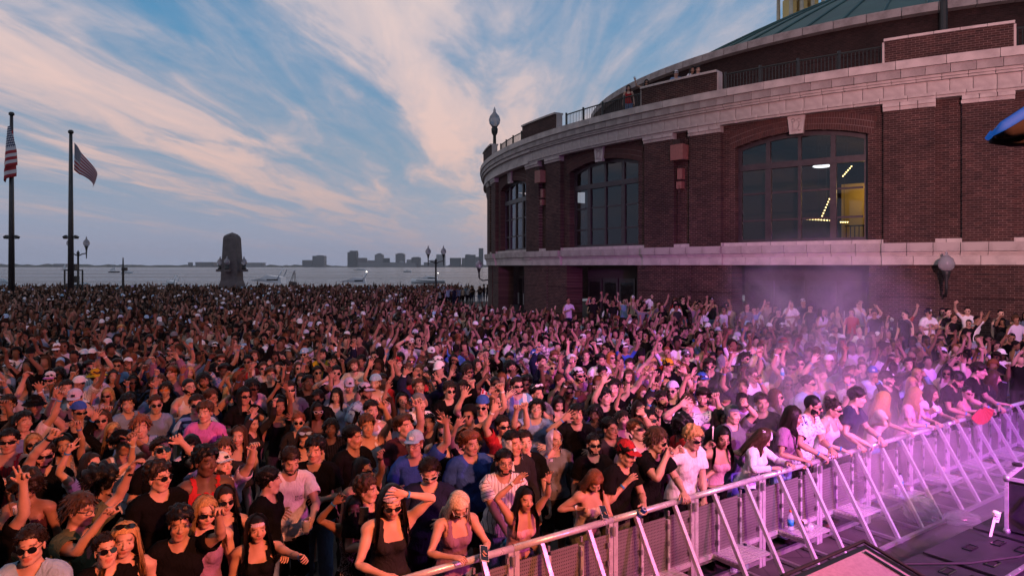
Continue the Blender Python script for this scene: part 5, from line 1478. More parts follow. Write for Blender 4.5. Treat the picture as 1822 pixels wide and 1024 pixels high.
for b in BAYS:
    e = empty('terrace_railing', (0, 0, 0)); e.parent = rot; r = BR - .75
    a, c = b - 5.05, b + 5.05
    for z in (10.72, 11.38):
        q = MB(); q.tube([pol(t, r, z) for t in np.linspace(a, c, 13)], .032, 6); q.build('rail', M['iron_green'], e)
    for t in np.linspace(a, c, 5):
        q = MB(); q.beam(pol(t, r, 10.3), pol(t, r, 11.48), .09); q.build('post', M['iron_green'], e)
    q = MB()
    for t in np.linspace(a, c, 46): q.beam(pol(t, r, 10.72), pol(t, r, 11.38), .022)
    tag(q.build('balusters', M['iron_green'], e), kind='stuff')
# upper drum, eave, copper dome
R2 = 24.3
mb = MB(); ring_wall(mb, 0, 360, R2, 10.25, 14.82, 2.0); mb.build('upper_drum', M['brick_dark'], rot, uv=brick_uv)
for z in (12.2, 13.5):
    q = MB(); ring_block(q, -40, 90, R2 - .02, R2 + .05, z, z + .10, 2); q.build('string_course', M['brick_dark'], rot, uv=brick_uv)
nE = 110
em = MB(); ring_block(em, -1.6, 1.6, R2 - .4, 24.72, 14.83, 15.2); em = em.mesh('eave_block', M['stone_grey'])
for i in range(38):
    p = -36 + i * 3.27
    o = obj('eave_block', em, rot); o.rotation_euler = (0, 0, -p * DEG)
q = MB(); ring_block(q, 88.5, 322, R2 - .4, 24.72, 14.83, 15.2, 2.0); q.build('eave_rear', M['stone_grey'], rot)
prof = [(23.5 * t, 25.25 - 10.15 * t ** 1.3) for t in (1, .93, .85, .75, .64, .52, .4, .28, .16, .07, 0.0001)]
MB().lathe(prof, (0, 0, 0), 72).build('copper_dome', M['copper'], rot, True)
for k_ in range(72):
    a = 2 * math.pi * k_ / 72
    q = MB(); q.tube([((r + .02) * math.cos(a), (r + .02) * math.sin(a), z + .03) for r, z in prof[:-2]], .06, 4, False)
    q.build('standing_seam', M['copper'], rot)
# vent stack and louvre on the upper drum
c = pol(phi_of(1679, R2 + .4), R2 + .4)
e = empty('vent_stack', (BC[0] + c[0], BC[1] + c[1], 10.3)); MB().tube([(0, 0, 0), (0, 0, 8)], .16, 10).build('stack_pipe', M['dark_iron'], e); MB().box((0, 0, 2.4), (.5, .5, .12)).build('collar', M['dark_iron'], e)
tag(e, 'dark vent stack rising before the upper brick drum', 'vent stack')
lp = phi_of(1656, R2); q = MB(); ring_block(q, lp - 1.0, lp + 1.0, R2 - .1, R2 + .06, 13.0, 14.0); lv = q.build('louvre', M['iron_green'], rot)
for z in np.arange(13.1, 13.95, .18): q = MB(); ring_block(q, lp - .95, lp + .95, R2 + .06, R2 + .12, z, z + .05); q.build('slat', M['iron_green'], lv)
# terrace globe lamp
c = atd(880, 250, 44.5); e = empty('terrace_lamp', (c.x, c.y, 10.3)); zt = atd(880, 190, 44.5).z - 10.3
MB().lathe([(.2, 0), (.2, .2), (.12, .4), (.10, zt - 1.9), (.2, zt - 1.7), (.22, zt - 1.45), (.17, zt - 1.35)], (0, 0, 0), 10).build('post', M['dark_iron'], e, True)
MB().lathe([(.16, zt - 1.35), (.34, zt - 1.1), (.38, zt - .85), (.3, zt - .6), (.14, zt - .42), (.08, zt - .3), (.1, zt - .25), (0, zt)], (0, 0, 0), 12).build('globe', M['globe_glass'], e, True)
tag(e, 'single globe lamp post on the rotunda terrace corner', 'lamp post')
# pale belvedere tower behind the dome
M['cream'] = weather(mat('cream', rough=.7), (.62, .56, .42), (.5, .44, .33), 2)
tp = atd(1424, 25, 82); e = empty('belvedere_tower', (tp.x, tp.y, 0))
MB().box((0, 0, 15), (5.0, 5.0, 30)).build('tower_shaft', M['brick'], e)
MB().box((0, 0, 31.5), (4.4, 4.4, 3.0)).build('belfry_floor', M['cream'], e)
for sx in (-1.9, -.65, .65, 1.9):
    for sy in (-1.9, 1.9): MB().lathe([(.32, 33), (.24, 33.4), (.2, 37.2), (.32, 37.5)], (sx, sy, 0), 10).build('column', M['cream'], e, True)
for sx in (-1.3, 0, 1.3):
    MB().box((sx, 0, 34.5), (.8, 2.2, 2.8)).build('arched_core', mat('belfry_yellow', (.75, .55, .2), .8) if sx == -1.3 else bpy.data.materials['belfry_yellow'], e)  # yellow cores between the columns
MB().box((0, 0, 37.9), (4.8, 4.8, .8)).build('entablature', M['cream'], e)
MB().lathe([(2.6, 38.3), (2.3, 39.8), (1.2, 41), (0, 41.6)], (0, 0, 0), 12).build('tower_roof', M['copper'], e, True)
tag(e, 'cream columned belvedere tower peeking over the copper dome', 'tower')
# raised plinth along the wall and a stone ledge
q = MB(); ring_block(q, -30, 60, BR - 2.0, BR + 3.4, 0.0, .50, 1.0); q.add([], []); o = q.build('plinth_step', M['stone_grey'])
o.location = (BC[0], BC[1], .002); tag(o, 'raised stone step along the foot of the rotunda', kind='structure')
a_ = pol(phi_of(1222, BR + 2.6), BR + 2.6); 
q = MB(); ring_block(q, phi_of(1262, BR + 3.0), phi_of(1216, BR + 3.0), BR + 2.5, BR + 3.1, .5, 1.38); o = q.build('stone_ledge', M['stone_grey']); o.location = (BC[0], BC[1], 0)
q2 = MB(); ring_block(q2, phi_of(1264, BR + 3.0), phi_of(1214, BR + 3.0), BR + 2.44, BR + 3.16, 1.382, 1.46); q2.build('coping', M['stone_grey'], o)
tag(o, 'low pale stone ledge before the brick pier behind the crowd', 'ledge')
# ------------------------------------------------------------------ the crowd
RAIL_H = 1.10
BL0 = np.array([.005, 6.105]); BLD = np.array([.824, .566]); BLD = BLD / np.hypot(*BLD); BLN = np.array([BLD[1], -BLD[0]])   # barrier line, direction, side of the stage
# photo x, y of the head's top | sex+skin | facing (deg, + = to the right of the picture) | top | hair | extras | hands | label
# extras: S shades T shades on head G glasses C/V/B cap/backward cap/bucket D beard M moustache N necklace H headband h hood f headscarf ^ v < > head turns F front row
CAT = [
 (57,936,'m1',22,'tee u','s d','S','','person in light blue tee and black shades at the bottom corner'),
 (190,950,'m1',42,'tee k','s d','S ^','','person in wrap shades, lowest of the dark group by the corner'),
 (219,931,'w1',30,'tank k','W o','T','','person with shades pushed up behind the person in wrap shades'),
 (318,903,'m2',28,'tee k','c k','','L 392 903 point','person in black tee stretching one arm forward before their face'),
 (362,884,'w1',38,'tank v','W o','S','','person in shades behind the outstretched black-sleeved arm'),
 (400,866,'w1',36,'tank k','L d','S','','person in shades and black tank below the white cap'),
 (396,806,'m1',58,'tee l','b b','Cw D ^','L 462 775 relax','person in white cap and lavender tee lifting one hand'),
 (285,822,'m1',72,'tee k','c d','S','','person in black tee seen in profile beside the maroon tank'),
 (178,835,'w3',150,'tank k','a k','','','person in black seen from behind'),
 (52,842,'w3',12,'tube m','a d','v N','R 30 905 grip g','person in maroon looking down at a drink'),
 (76,786,'m1',38,'tee k','s d','D S','R 93 752 point k','person in black tee pointing up with a watch on'),
 (118,772,'w2',30,'tank g seq','L k','','L 147 748 point b','person in sequinned top with one pointing hand and blue band'),
 (182,731,'w2',20,'tank k','L b','S','R 180 764 open','person in shades with an open palm before their face'),
 (219,767,'m3',68,'tank w','s k','Vk','L 243 770 point b','person in backward black cap raising a blue-banded fist'),
 (276,704,'m1',34,'tee s','s b','S','','person in steel blue tee and wrap shades'),
 (294,680,'w1',8,'tee k','m d','So N','R 273 658 fist b','person in orange shades raising a banded fist'),
 (364,716,'m1',4,'polo p','c b','','','smiling person in magenta polo'),
 (352,702,'m1',26,'tee u str','s d','S','','person in blue tie-dyed tee and shades behind the magenta polo'),
 (288,779,'m1',36,'tee k','s d','S ^','L 322 776 relax','person in shades stretching a long arm to the side'),
 (344,772,'w2',14,'tee l','W k','T v','','smiling person in lavender tee'),
 (364,797,'m4',56,'tank r','c k','','','person in red basketball tank beside the white cap'),
 (422,759,'w1',10,'tank k','L b','','','broadly smiling person in black below the magenta polo'),
 (398,780,'m1',26,'tee d','m b','','','person in charcoal tee between the two smiling people'),
 (12,765,'m2',28,'tank r pin','s k','S','','person in red pinstriped jersey at the frame edge'),
 (434,690,'m2',48,'tee k','s k','hd S','L 452 724 point','person in dark hood and shades pointing up'),
 (459,972,'w2',30,'tank k','L k','Hl','L 540 982 drape b','person with a pale headband reaching across the bottom edge'),
 (13,703,'m2',24,'tee k','s d','G','','person in glasses and black tee at the frame edge above the jersey'),
 (63,704,'m3',55,'tee k','s k','Bk','','person in black brimmed hat left of the grey hood'),
 (117,677,'m1',40,'tee w','s d','hg','L 137 700 peace','person in grey hood and white tee flashing two fingers'),
 (516,794,'m1',36,'tee w','s d','D v','L 556 925 grip','person in white tee holding a clear cup'),
 (562,778,'m2',2,'tee k','c k','','','frowning person in black tee beside the white tee'),
 (473,832,'m1',128,'tee k','s k','','','person in black tee seen from behind next to the white tee'),
 (658,713,'m1',34,'tank w','s d','','','person in white tank top'),
 (718,739,'m1',54,'tee m','q b','^','L 744 705 point','person in dark maroon tee with chin up and arm raised'),
 (786,751,'w1',14,'tube d','L d','S N','','smiling person in round shades and strapless top'),
 (836,767,'m1',40,'polo b','q a','','','person in royal blue polo'),
 (893,800,'m2',18,'tee w pin','s k','G D','R 912 975 drape','person in white pinstriped jersey and glasses at the barrier'),
 (763,814,'m1',10,'long n','s d','Sw v','','person in navy jumper and white shades looking down'),
 (806,869,'w1',22,'tank v','L p','Sw v F','L 862 968 grip','person in mauve top and white shades bent over their phone'),
 (690,863,'w1',20,'tank d','L d','fl S F','L 727 868 open b','person in pale headscarf and shades with a raised banded wrist'),
 (654,848,'m1',78,'tee k','c b','','','person in dark tee in profile behind the headscarf'),
 (630,905,'w3',24,'tank k seq','L k','','R 596 882 relax b; L 656 915 grip k','person in black sequins with both hands raised'),
 (647,816,'w2',62,'tank k','L k','S','L 680 797 fist k','person in black in profile with a closed fist'),
 (627,757,'m2',72,'tee k','s k','','','person in black tee in profile beside the white tank top'),
 (541,760,'w1',18,'tank k','L b','Tu v','','person with turquoise goggles on their head'),
 (564,716,'w4',26,'tank d','L k','Sw','','person in silver glasses and charcoal tank'),
 (497,708,'w3',36,'tank k','L k','N','L 523 735 open b','person in black tank with spread fingers raised'),
 (532,735,'w1',20,'tee d','s a','S','','person in shades under the spread-fingered hand'),
 (934,767,'m1',16,'tee k','s d','','','person in black tee between headscarf and red cap'),
 (922,868,'w2',24,'tube q','L k','^ F','R 914 850 open w; L 977 846 open k','person in pink strapless top with both palms up at the barrier'),
 (1043,832,'w2',12,'tube c','W a','v F','R 1030 895 fist w; L 1077 905 grip k','pensive person in cream top holding a phone'),
 (1096,784,'m2',46,'tee k','s k','Cr M F','R 1112 862 open b; L 1146 900 grip','person in red cap with a blue can'),
 (1057,773,'m1',12,'tee k','s k','S D','','person in small shades behind the red cap'),
 (1150,761,'m1',56,'tee k','m b','S F','R 1190 800 grip','person in black tee and slim shades beside the red cap'),
 (1216,759,'m1',34,'tee w','c o','S F','L 1255 890 fist; R 1208 800 fist w','person in white tee hanging an arm over the rail'),
 (1270,759,'w2',6,'tube q','L k','G F','R 1254 785 grip k; L 1225 880 drape b','person in pink strapless top holding up a fan'),
 (1336,762,'w1',74,'long w','L b','fw v F','','person in white bandana and blouse leaning on the rail'),
 (1026,719,'m2',4,'tee k','m k','','R 1002 735 open b','person in black tee shading with one arm'),
 (991,704,'w1',18,'tank k','L k','v N','','person in black tank and necklace looking down'),
 (1086,743,'m3',40,'tee d','s k','G','','person in glasses and dark tee behind the red cap'),
 (1134,746,'m1',38,'tee q','s a','S ^','L 1146 728 relax w','person in pink shirt and shades thrusting a white-banded arm'),
 (1156,731,'m2',44,'tee k','s k','S ^','','person in shades with chin up behind the pink shirt'),
 (1222,702,'m1',-12,'tee w pri','s b','','R 1208 712 open; L 1275 700 fist','laughing person in printed white tee with both arms up'),
 (1215,743,'m3',160,'tee r','a k','','','person in red tee seen from behind'),
 (1280,729,'w2',40,'tee d','L d','','','smiling person in charcoal tee behind the fan'),
 (1302,720,'m1',30,'tee g','','fg','L 1330 712 fist k','person in grey wrapped scarf lifting an arm'),
 (987,765,'w2',30,'long g','','hl','R 978 800 open b','person in pale headscarf with a banded hand before their'),
 (914,768,'m2',40,'long d','s k','hw','','person in white hood left of the person'),
 (1391,725,'w2',66,'tee v','L d','F','L 1430 825 grip b','person in mauve blouse with a phone'),
 (1425,704,'m2',56,'polo w pri','b k','S D F','L 1480 800 drape b','person in white patterned shirt and shades'),
 (1463,710,'w1',46,'tank w','P d','S F','','person in white tank and shades between patterned shirt and navy tee'),
 (1504,691,'m1',68,'tee n','s k','F','','person in navy tee in profile leaning on the rail'),
 (1553,700,'w1',110,'tee c','L o','F','R 1560 745 relax b','person in cream tee turned away with a hand raised'),
 (1511,666,'m1',18,'tee w','s d','S','','grinning person in white tee and shades behind the navy tee'),
 (1578,661,'m1',40,'tee k','s k','Ck G D','','person in black cap and glasses, black tee'),
 (1611,691,'w1',62,'tee q','W o','F','','person in pale pink leaning on their elbows'),
 (1640,687,'w2',40,'tee l','L d','F','R 1645 725 grip','person drinking from a white cup'),
 (1682,660,'m2',38,'tee k','s k','v D F','L 1710 735 drape w','dark-person in black reaching down over the rail'),
 (1706,687,'w1',6,'tank q','P k','Sr F','L 1752 715 grip','person in red shades with a red fan'),
 (1721,644,'m1',52,'tee k','s d','F','','person in black tee near the end of the barrier'),
 (1751,660,'w1',58,'tee d','L b','F','L 1760 690 flat','person with a hand against their face'),
 (1437,668,'m1',44,'polo u','s d','S','','person in light blue polo and shades behind the patterned shirt'),
 (1384,693,'w1',52,'tee g','W b','S','','person in shades and grey tee behind the mauve blouse'),
 (1327,627,'m1',32,'tee k','m d','S','R 1305 628 relax; L 1345 622 open','person in black tee and shades with long raised arm'),
 (1338,655,'m1',30,'tee w','s b','S','L 1388 664 grip','person in white tee and shades holding a bottle aloft'),
 (1250,664,'m1',24,'tee n pin','s d','Cb','L 1262 700 open','person in blue cap and dark striped shirt with a raised palm'),
 (1187,638,'m2',38,'tee k','s k','Vy v','','person in bright yellow backward cap'),
 (1395,601,'m2',12,'tee m','s k','Br','','person in bright red bucket hat inside the smoke'),
 (1221,623,'m1',8,'tee k','s d','Cg S','','person in grey cap and shades near the yellow cap'),
 (1157,653,'w1',22,'tee v','c o','','','person in mauve tee left of the yellow cap'),
 (1285,631,'m2',60,'tee g','','hg','R 1282 655 fist','person in pale grey hood raising a fist'),
 (1407,535,'m2',14,'tee w','s k','','L 1418 566 open','person in white tee standing high before the dark doorway'),
 (1430,532,'m2',-6,'polo n','s k','Cw','','person in navy polo and white cap beside the high-standing white tee'),
 (1406,521,'m1',2,'tee s','s d','Cb S','','person in blue cap and grey-blue tee at the doorway'),
 (1365,534,'m2',8,'tee t','s k','S','','person in tan tee and shades by the doorway'),
 (1266,529,'m2',-4,'tank k','s k','Ck','','person in black tank and cap against the brick pier'),
 (1215,527,'m1',6,'tee k','s d','S','L 1225 553 grip','person in black tee and shades alone against the brick pier'),
 (1160,517,'m1',4,'long w','s d','','R 1146 532 relax; L 1175 533 relax','person in open white shirt over black, arms spread'),
 (1126,526,'w1',10,'tank t','L o','Cw','','person in white cap and tan top by the brick pier'),
 (1314,527,'m1',-2,'tee g','b k','S','R 1308 542 grip','person drinking in pale tee against the brick corner'),
 (1627,533,'m3',-14,'tee w','b k','S','','person in white tee left of the capped white tee'),
 (1652,549,'m2',4,'tee w','s k','Ck S','L 1660 578 grip','person in white tee and black cap with crossed hands'),
 (1708,537,'m4',0,'tee k','c k','D','','person all in black near the wall lamp'),
 (1751,534,'m3',-6,'tee w','s k','Ck','R 1741 540 open g','person in white tee waving one hand by the wall'),
 (1798,542,'m2',-10,'long k','s k','Ck','','person in black jacket and cap at the frame edge'),
 (1571,532,'m2',-24,'tee k','s k','D','R 1580 545 grip','person in black tee holding a phone to their ear'),
 (1488,543,'w2',4,'tank t','L k','','','person in brown tank top by the doorway edge'),
 (1499,532,'m1',8,'tee k','b d','','','person in dark tee behind the brown tank top'),
 (1527,535,'m1',0,'polo l chk','s b','S','','person in pale checked shirt by the brick corner'),
 (1589,546,'w2',0,'tank w','P k','S','','person in white tank top below the phone user'),
 (1597,565,'w2',-30,'tank o','W k','','R 1565 570 open','person in orange-red top raising their hand sideways'),
 (1485,578,'m2',6,'tee w','s k','D','','person in white V-neck tee in the middle of the smoke'),
 (1529,582,'m1',4,'tee w','','','','person in white crew-neck tee in the smoke'),
 (1715,595,'w2',-4,'tank k','L k','','','smiling person in black tank beyond the barrier end'),
 (1761,597,'m1',70,'polo w','s d','Ck','','person in white shirt facing away near the frame edge'),
 (1783,592,'m2',60,'tee d','m k','','','person in charcoal tee holding a can near the frame edge'),
 (88,662,'m2',18,'tee w pri','s k','Cwp S','','person in pink-brimmed white cap and shades'),
 (173,657,'m1',120,'tee l','s b','By','L 193 702 grip','person in straw-yellow hat and lavender tee with a blue can'),
 (303,614,'m2',24,'tee k','s k','Hu S D','','person in light blue headband and black tee'),
 (265,595,'m2',22,'tee d','m d','D','','person in open dark shirt'),
 (338,653,'w1',22,'tank g','W o','N','','person in grey halter top and necklace'),
 (63,611,'m2',60,'tee w','q k','','','person in white tee facing sideways far out'),
 (65,635,'w2',12,'tank k','L d','','','person in black before the white tee'),
 (15,642,'m1',26,'tee l','s b','Cw','L 28 665 flat','person in white cap clapping at the frame edge'),
 (217,578,'m1',30,'tee d','q o','Sw','','person in white shades and charcoal tee far out'),
 (18,590,'w1',20,'tee d','L b','','R 18 622 open','person showing an open palm at the frame edge'),
 (441,632,'m3',8,'tee r','s k','S','','person in red tee and shades far out'),
 (482,654,'m1',26,'tee k','q b','','','person in black V-neck tee'),
 (596,651,'m1',20,'polo l','s k','S','R 578 668 relax b','person in open lavender shirt and shades'),
 (631,639,'m1',24,'polo c','m b','D','L 636 672 grip b','person in cream shirt'),
 (648,682,'m3',58,'polo u pri','s k','Cl D','','person in lavender cap and light blue patterned shirt'),
 (573,621,'m2',28,'tee y','m k','','L 590 640 fist','person in yellow tee lifting a fist'),
 (705,635,'m1',70,'tee d','s d','Vr','','person in bright red cap far out'),
 (781,634,'m1',110,'tee k','s b','Vw','','person in white cap turned away'),
 (730,602,'m1',18,'tee l','s d','Vw S','R 720 600 open b; L 757 610 open','person in white cap and lavender tee with both arms up'),
 (418,602,'w1',26,'tank d','L d','','R 397 608 fist','person in charcoal tank raising a fist by the red tee'),
 (436,612,'m1',14,'tee k','s d','Cu','','smiling person in light blue cap'),
 (517,679,'m1',26,'long g','s d','hg S','','person in grey hooded top and shades'),
 (499,702,'w3',38,'tank d','L k','','R 490 685 peace; L 513 680 open','person with both arms up before the grey hooded top'),
 (1029,654,'m2',34,'tee v','s d','Vw S D','R 1000 682 point','person in white cap and mauve tee'),
 (1036,595,'m1',26,'tee l','s b','Vw','','person in white cap and pale lavender tee far out'),
 (798,681,'m1',26,'long k','c d','S','L 840 676 fist','person in black leather jacket'),
 (882,669,'m4',24,'polo r chk','b k','D S','R 862 665 fist','person in red and white checked shirt'),
 (920,671,'m1',20,'tee w vst','s d','S D','R 905 700 flat','person in light blue and white striped jersey'),
 (956,685,'m2',34,'tee g','s k','Tw','L 963 718 open b','person in grey tee with white shades on their head'),
 (907,641,'m2',44,'polo s','m k','D','','person in open blue shirt far out'),
 (1088,627,'w1',28,'tank k','W g','S','','person in black tank and shades'),
 (1082,542,'m1',8,'long w','s d','D','','person in white shirt standing at the crowd edge'),
]

def auto_pose(fem, rng, raise_p=.3):
    def arm():
        r = rng.random()
        if r < raise_p * .75:
            return dict(u=(rng.uniform(.25, .9), rng.uniform(-.7, -.1), rng.uniform(.35, 1.1)), f=(rng.uniform(-.5, .35), rng.uniform(-.7, -.1), rng.uniform(.7, 1.2)), hand=rng.choice(['open', 'point', 'fist', 'relax', 'peace']), palm=(0, -1, 0), bend=rng.uniform(-.2, .4))
        if r < raise_p:
            return dict(u=(rng.uniform(.2, .6), rng.uniform(-.8, -.4), rng.uniform(-.3, .3)), f=(rng.uniform(-.4, .1), -.5, 1), hand=rng.choice(['open', 'point', 'grip', 'relax']), palm=(0, -1, 0))
        if r < raise_p + .25:
            return dict(u=(.3, -.15, -1), f=(rng.uniform(-.7, -.1), -.8, rng.uniform(-.1, .5)), hand='relax', palm=(-.5, 0, -.4))
        return DOWN
    L, R = arm(), arm()
    return Pose(L=L, R=R, lean=rng.uniform(-.04, .10), side=rng.uniform(-.06, .06), twist=rng.uniform(-.15, .15), head=(rng.uniform(-.22, .12), rng.uniform(-.35, .35), rng.uniform(-.10, .10)))

# ---- resolve the positions of the listed people
PPL = []
for c in CAT:
    x, y, sx, yaw, top, hair, ex, hands, lab = c
    fem = sx[0] == 'w'; ex = ex.split(); front = 'F' in ex
    plat = .52 if (y < 556 and x > 1105) else 0.
    h = (1.66 if fem else 1.79) + RNG.uniform(-.03, .03)
    if front:
        t = (x - 911) / FPX; B = BL0 - BLN * .36
        s = (B[1] * t - B[0]) / (BLD[0] - BLD[1] * t); d = B[1] + BLD[1] * s
        zt = CAM_Z - (y - HOR) / FPX * d; h = min(max(zt * 1.03, 1.50), 1.92)
    else:
        d = FPX * (CAM_Z - h - plat) / (y - HOR)
        if plat: d = min(max(d, 18.5), 30); h = CAM_Z - plat - (y - HOR) / FPX * d; h = min(max(h, 1.55), 1.9)
    PPL.append(dict(c=c, x=x, y=y, d=d, h=h, fem=fem, ex=ex, front=front, plat=plat, yaw=yaw, top=top, hair=hair, hands=hands, lab=lab, skin=int(sx[1])))
def pxy(p): return np.array([(p['x'] - 911) / FPX * p['d'], p['d']])
for it in range(60):      # push overlapping neighbours apart along the line of sight (height follows)
    for i, a in enumerate(PPL):
        for b in PPL[i + 1:]:
            if abs(a['d'] - b['d']) > .5: continue
            A, B = pxy(a), pxy(b); r = np.hypot(*(A - B))
            if r < .40:
                k = (.40 - r) * .5; f, g_ = (a, b) if a['d'] > b['d'] else (b, a)
                if not f['front'] and not f['plat']: f['d'] += k
                if not g_['front'] and not g_['plat']: g_['d'] -= k
for p in PPL:
    if not p['front'] and not p['plat']:
        for _ in range(30):     # stay behind the barrier
            q = pxy(p); side = (q - BL0) @ -BLN
            if side < .85 and p['d'] < 14: p['d'] += .06
        p['h'] = min(max(CAM_Z - (p['y'] - HOR) / FPX * p['d'], 1.50), 1.95)

HELD = {}      # label -> (object, pose)
GROUP_FRONT = 'people along the front of the crowd'
def look(ex):
    hp = [-.06, 0., 0.]
    if '^' in ex: hp[0] = -.30
    if 'v' in ex: hp[0] = .38
    if '>' in ex: hp[1] = .4
    if '<' in ex: hp[1] = -.4
    return hp
for p in PPL:
    P_ = pxy(p); loc = (P_[0], P_[1], p['plat']); yaw = math.radians(p['yaw']); s = p['h'] / 1.75
    lean = .28 if p['front'] else RNG.uniform(-.03, .06)
    hd = look(p['ex']); turn = math.radians(p['yaw']) * .35; yb = yaw - turn; hd[1] += turn; hd[2] += RNG.uniform(-.07, .07)
    if p['front'] and abs(p['yaw']) < 90:      # the trunk squares up to the rail, the head keeps looking along
        yr = math.atan2(BLN[0], -BLN[1]); yb = .6 * yr + .4 * yaw; hd[1] = max(-.9, min(.9, yaw - yb))
    R1 = rot_axis((1, 0, 0), lean); cc = np.array([0, .01, 1.08]); Rb = rot_axis((0, 0, 1), yb)
    def to_body(w):
        q = Rb.T @ (np.array(w) - np.array(loc)) / s; return R1.T @ (q - cc) + cc
    arms = {}; bands = []
    for hs in filter(None, [q.strip() for q in p['hands'].split(';')]):
        f = hs.split(); sd = 1 if f[0] == 'L' else -1; hx, hy, st = float(f[1]), float(f[2]), f[3]
        fwd = .30 if st in ('grip', 'drape') else .20
        wp_ = atd(hx, hy, p['d'] - fwd); tgt = to_body(wp_)
        up = tgt[2] > 1.35
        # the wrist sits a little below the spot where the hand is seen
        tgt = tgt - np.array([0, 0, .07 if up else 0.])
        u, f_ = arm_ik(tgt, sd, (sd * .7, .15, -.75)); palm = (0, -1, .0) if up else ((0, -.3, -1) if st in ('drape', 'fist') else (-.6, -.3, -.2))
        if st == 'flat': palm = (-.6, .6, 0)
        arms[sd] = dict(u=u * [sd, 1, 1], f=f_ * [sd, 1, 1], hand=st, palm=palm)
        if len(f) > 4: bands.append((sd, f[4]))
    if p['front']:
        for sd in (1, -1):
            if sd in arms: continue
            rp = BL0 + BLD * ((P_ - BL0) @ BLD + (-sd) * -.17 + RNG.uniform(-.05, .05)) + BLN * .04
            tgt = to_body((rp[0], rp[1], RAIL_H + .05)); u, f_ = arm_ik(tgt, sd, (sd * .8, .4, -.5))
            arms[sd] = dict(u=u * [sd, 1, 1], f=f_ * [sd, 1, 1], hand='drape', palm=(0, 0, -1))
            if RNG.random() < .5: bands.append((sd, 'b'))
    for sd in (1, -1):
        if sd not in arms and RNG.random() < .35: arms[sd] = dict(u=(.3, -.15, -1), f=(-.4, -.8, .15), hand='relax', palm=(-.5, 0, -.4))
    pose = Pose(L=arms.get(1), R=arms.get(-1), lean=lean, side=RNG.uniform(-.03, .03), head=hd)
    tp = p['top'].split(); hr = p['hair'].split() or ['', 'd']
    lod = 'hi' if (p['d'] < 9.0) else 'mid'
    o = person(loc, yb, p['h'], int(p['fem']), pose, tp[0], tp[1], tp[2] if len(tp) > 2 else None, 'trousers' if RNG.random() < .7 else 'shorts', RNG.choice(['d', 'k', 'n', 's', 'e']), p['skin'],
               hr[0] if len(hr) > 1 else '', hr[-1], [e for e in p['ex'] if e[0] in 'STGCVBDMNHhf' and e != 'F'], lod, None, p['lab'], GROUP_FRONT, bands=bands)
    HELD[p['lab']] = (o, pose, lod, tp[0], int(p['fem']))

def pr(k, **kw):
    lab = next(p['lab'] for p in PPL if k in p['lab']); o, po, lod, tp_, fm = HELD[lab]; chest_print(o, po, fm, lod, top=tp_, **kw)
pr('red pinstriped jersey', text='CAP', size=.11, cz=1.22, col=(.75, .72, .75))
pr('holding a clear cup', text='PALM\nACTIF', size=.030, cx=.075, cz=1.27, col=(.03, .03, .04))
pr('white cap and lavender tee lifting', text='lin', size=.11, cx=.03, cz=1.20, col=(.22, .18, .28))
pr('red basketball tank', poly=[(-.5, .05), (-.5, .0), (-.30, -.12), (-.28, -.18), (0, -.02), (.05, -.10), (.5, .22), (.5, .20), (.9, .5), (.9, .5)], size=.07, cx=.02, cz=1.27, col=(.75, .72, .75), name='emblem')
pr('orange shades raising', text='Ama', size=.09, cx=-.09, cz=1.22, col=(.6, .58, .6))
pr('laughing person in printed white tee', text='NY', size=.10, cz=1.24, col=(.02, .02, .05))
pr('seen from behind next to the white tee', text='I', size=.26, cz=1.18, col=(.06, .025, .012), back=True, name='back_print')
# ---- fill the rest of the near crowd with individuals; labels name look, gesture and neighbour
TAKEN = [np.append(pxy(p), 1) for p in PPL]
def free(q, r): return all((q[0] - t[0]) ** 2 + (q[1] - t[1]) ** 2 > r * r for t in TAKEN)
def in_crowd(X, Y, m=0.):
    q = np.array([X, Y])
    if (q - BL0) @ -BLN < .75 + m: return False                      # stage side of the barrier
    if np.hypot(*(q - BC)) < BR + 3.7: return False                   # the rotunda's step
    if Y > PIER_Y - 1.8 or X < -.80 * Y - 1.0 or X > .80 * Y + 1: return False
    if X > 9.5 + .15 * (Y - 12) and Y < 14.5: return False             # open corner beyond the barrier
    return True
CROWD_PALETTE = ['k'] * 20 + ['d'] * 7 + ['w'] * 6 + ['l'] * 5 + ['n'] * 2 + ['g'] * 2 + ['s', 'm', 'v', 't', 'q', 'u', 'r', 'e', 'b', 'c']
ACT = {'up2': 'both arms up', 'up1': 'one arm up', 'none': 'arms down'}
TOPN = {'tee': 'tee', 'polo': 'shirt', 'long': 'long-sleeved shirt', 'tank': 'tank top', 'tube': 'strapless top', 'crop': 'crop top'}
POSES = []
prng = np.random.default_rng(21)
for i in range(34): POSES.append(auto_pose(0, prng, 0.10 if i < 10 else .78))
def pose_kind(po):
    n = sum(1 for A in (po.L, po.R) if A['f'][2] > .5 and A['u'][2] > -.5); return ('none', 'up1', 'up2')[n]
NICK = {}
for p in PPL:      # a short telling name for each listed person
    lab = p['lab']; cuts = sorted({lab.find(d) for d in (' with ', ' beside ', ' behind ', ' holding ', ' at ', ' and ', ' lifting', ' raising', ' seen', ' turned', ' before ', ' left ', ' below ', ' between ', ' near ', ' by ', ', ', ' looking', ' leaning', ' against', ' stretching', ' pointing', ' standing', ' hanging', ' reaching', ' bent', ' drinking', ' under', ' inside', ' facing', ' showing', ' flashing', ' thrusting', ' shading', ' far out', ' touching', ' waving') if lab.find(d) > 0} | {len(lab)})
    others = [q['lab'] for q in PPL if q is not p]
    NICK[lab] = next((lab[:c] for c in cuts if len(lab[:c].split()) >= 3 and not any(o.startswith(lab[:c]) for o in others)), lab)
cand = []
r2 = np.random.default_rng(31)
for k in range(9000):
    Y = r2.uniform(4.2, 24); X = r2.uniform(-.80 * Y, .80 * Y)
    cand.append((math.hypot(X, Y) + r2.uniform(0, .8), X, Y))
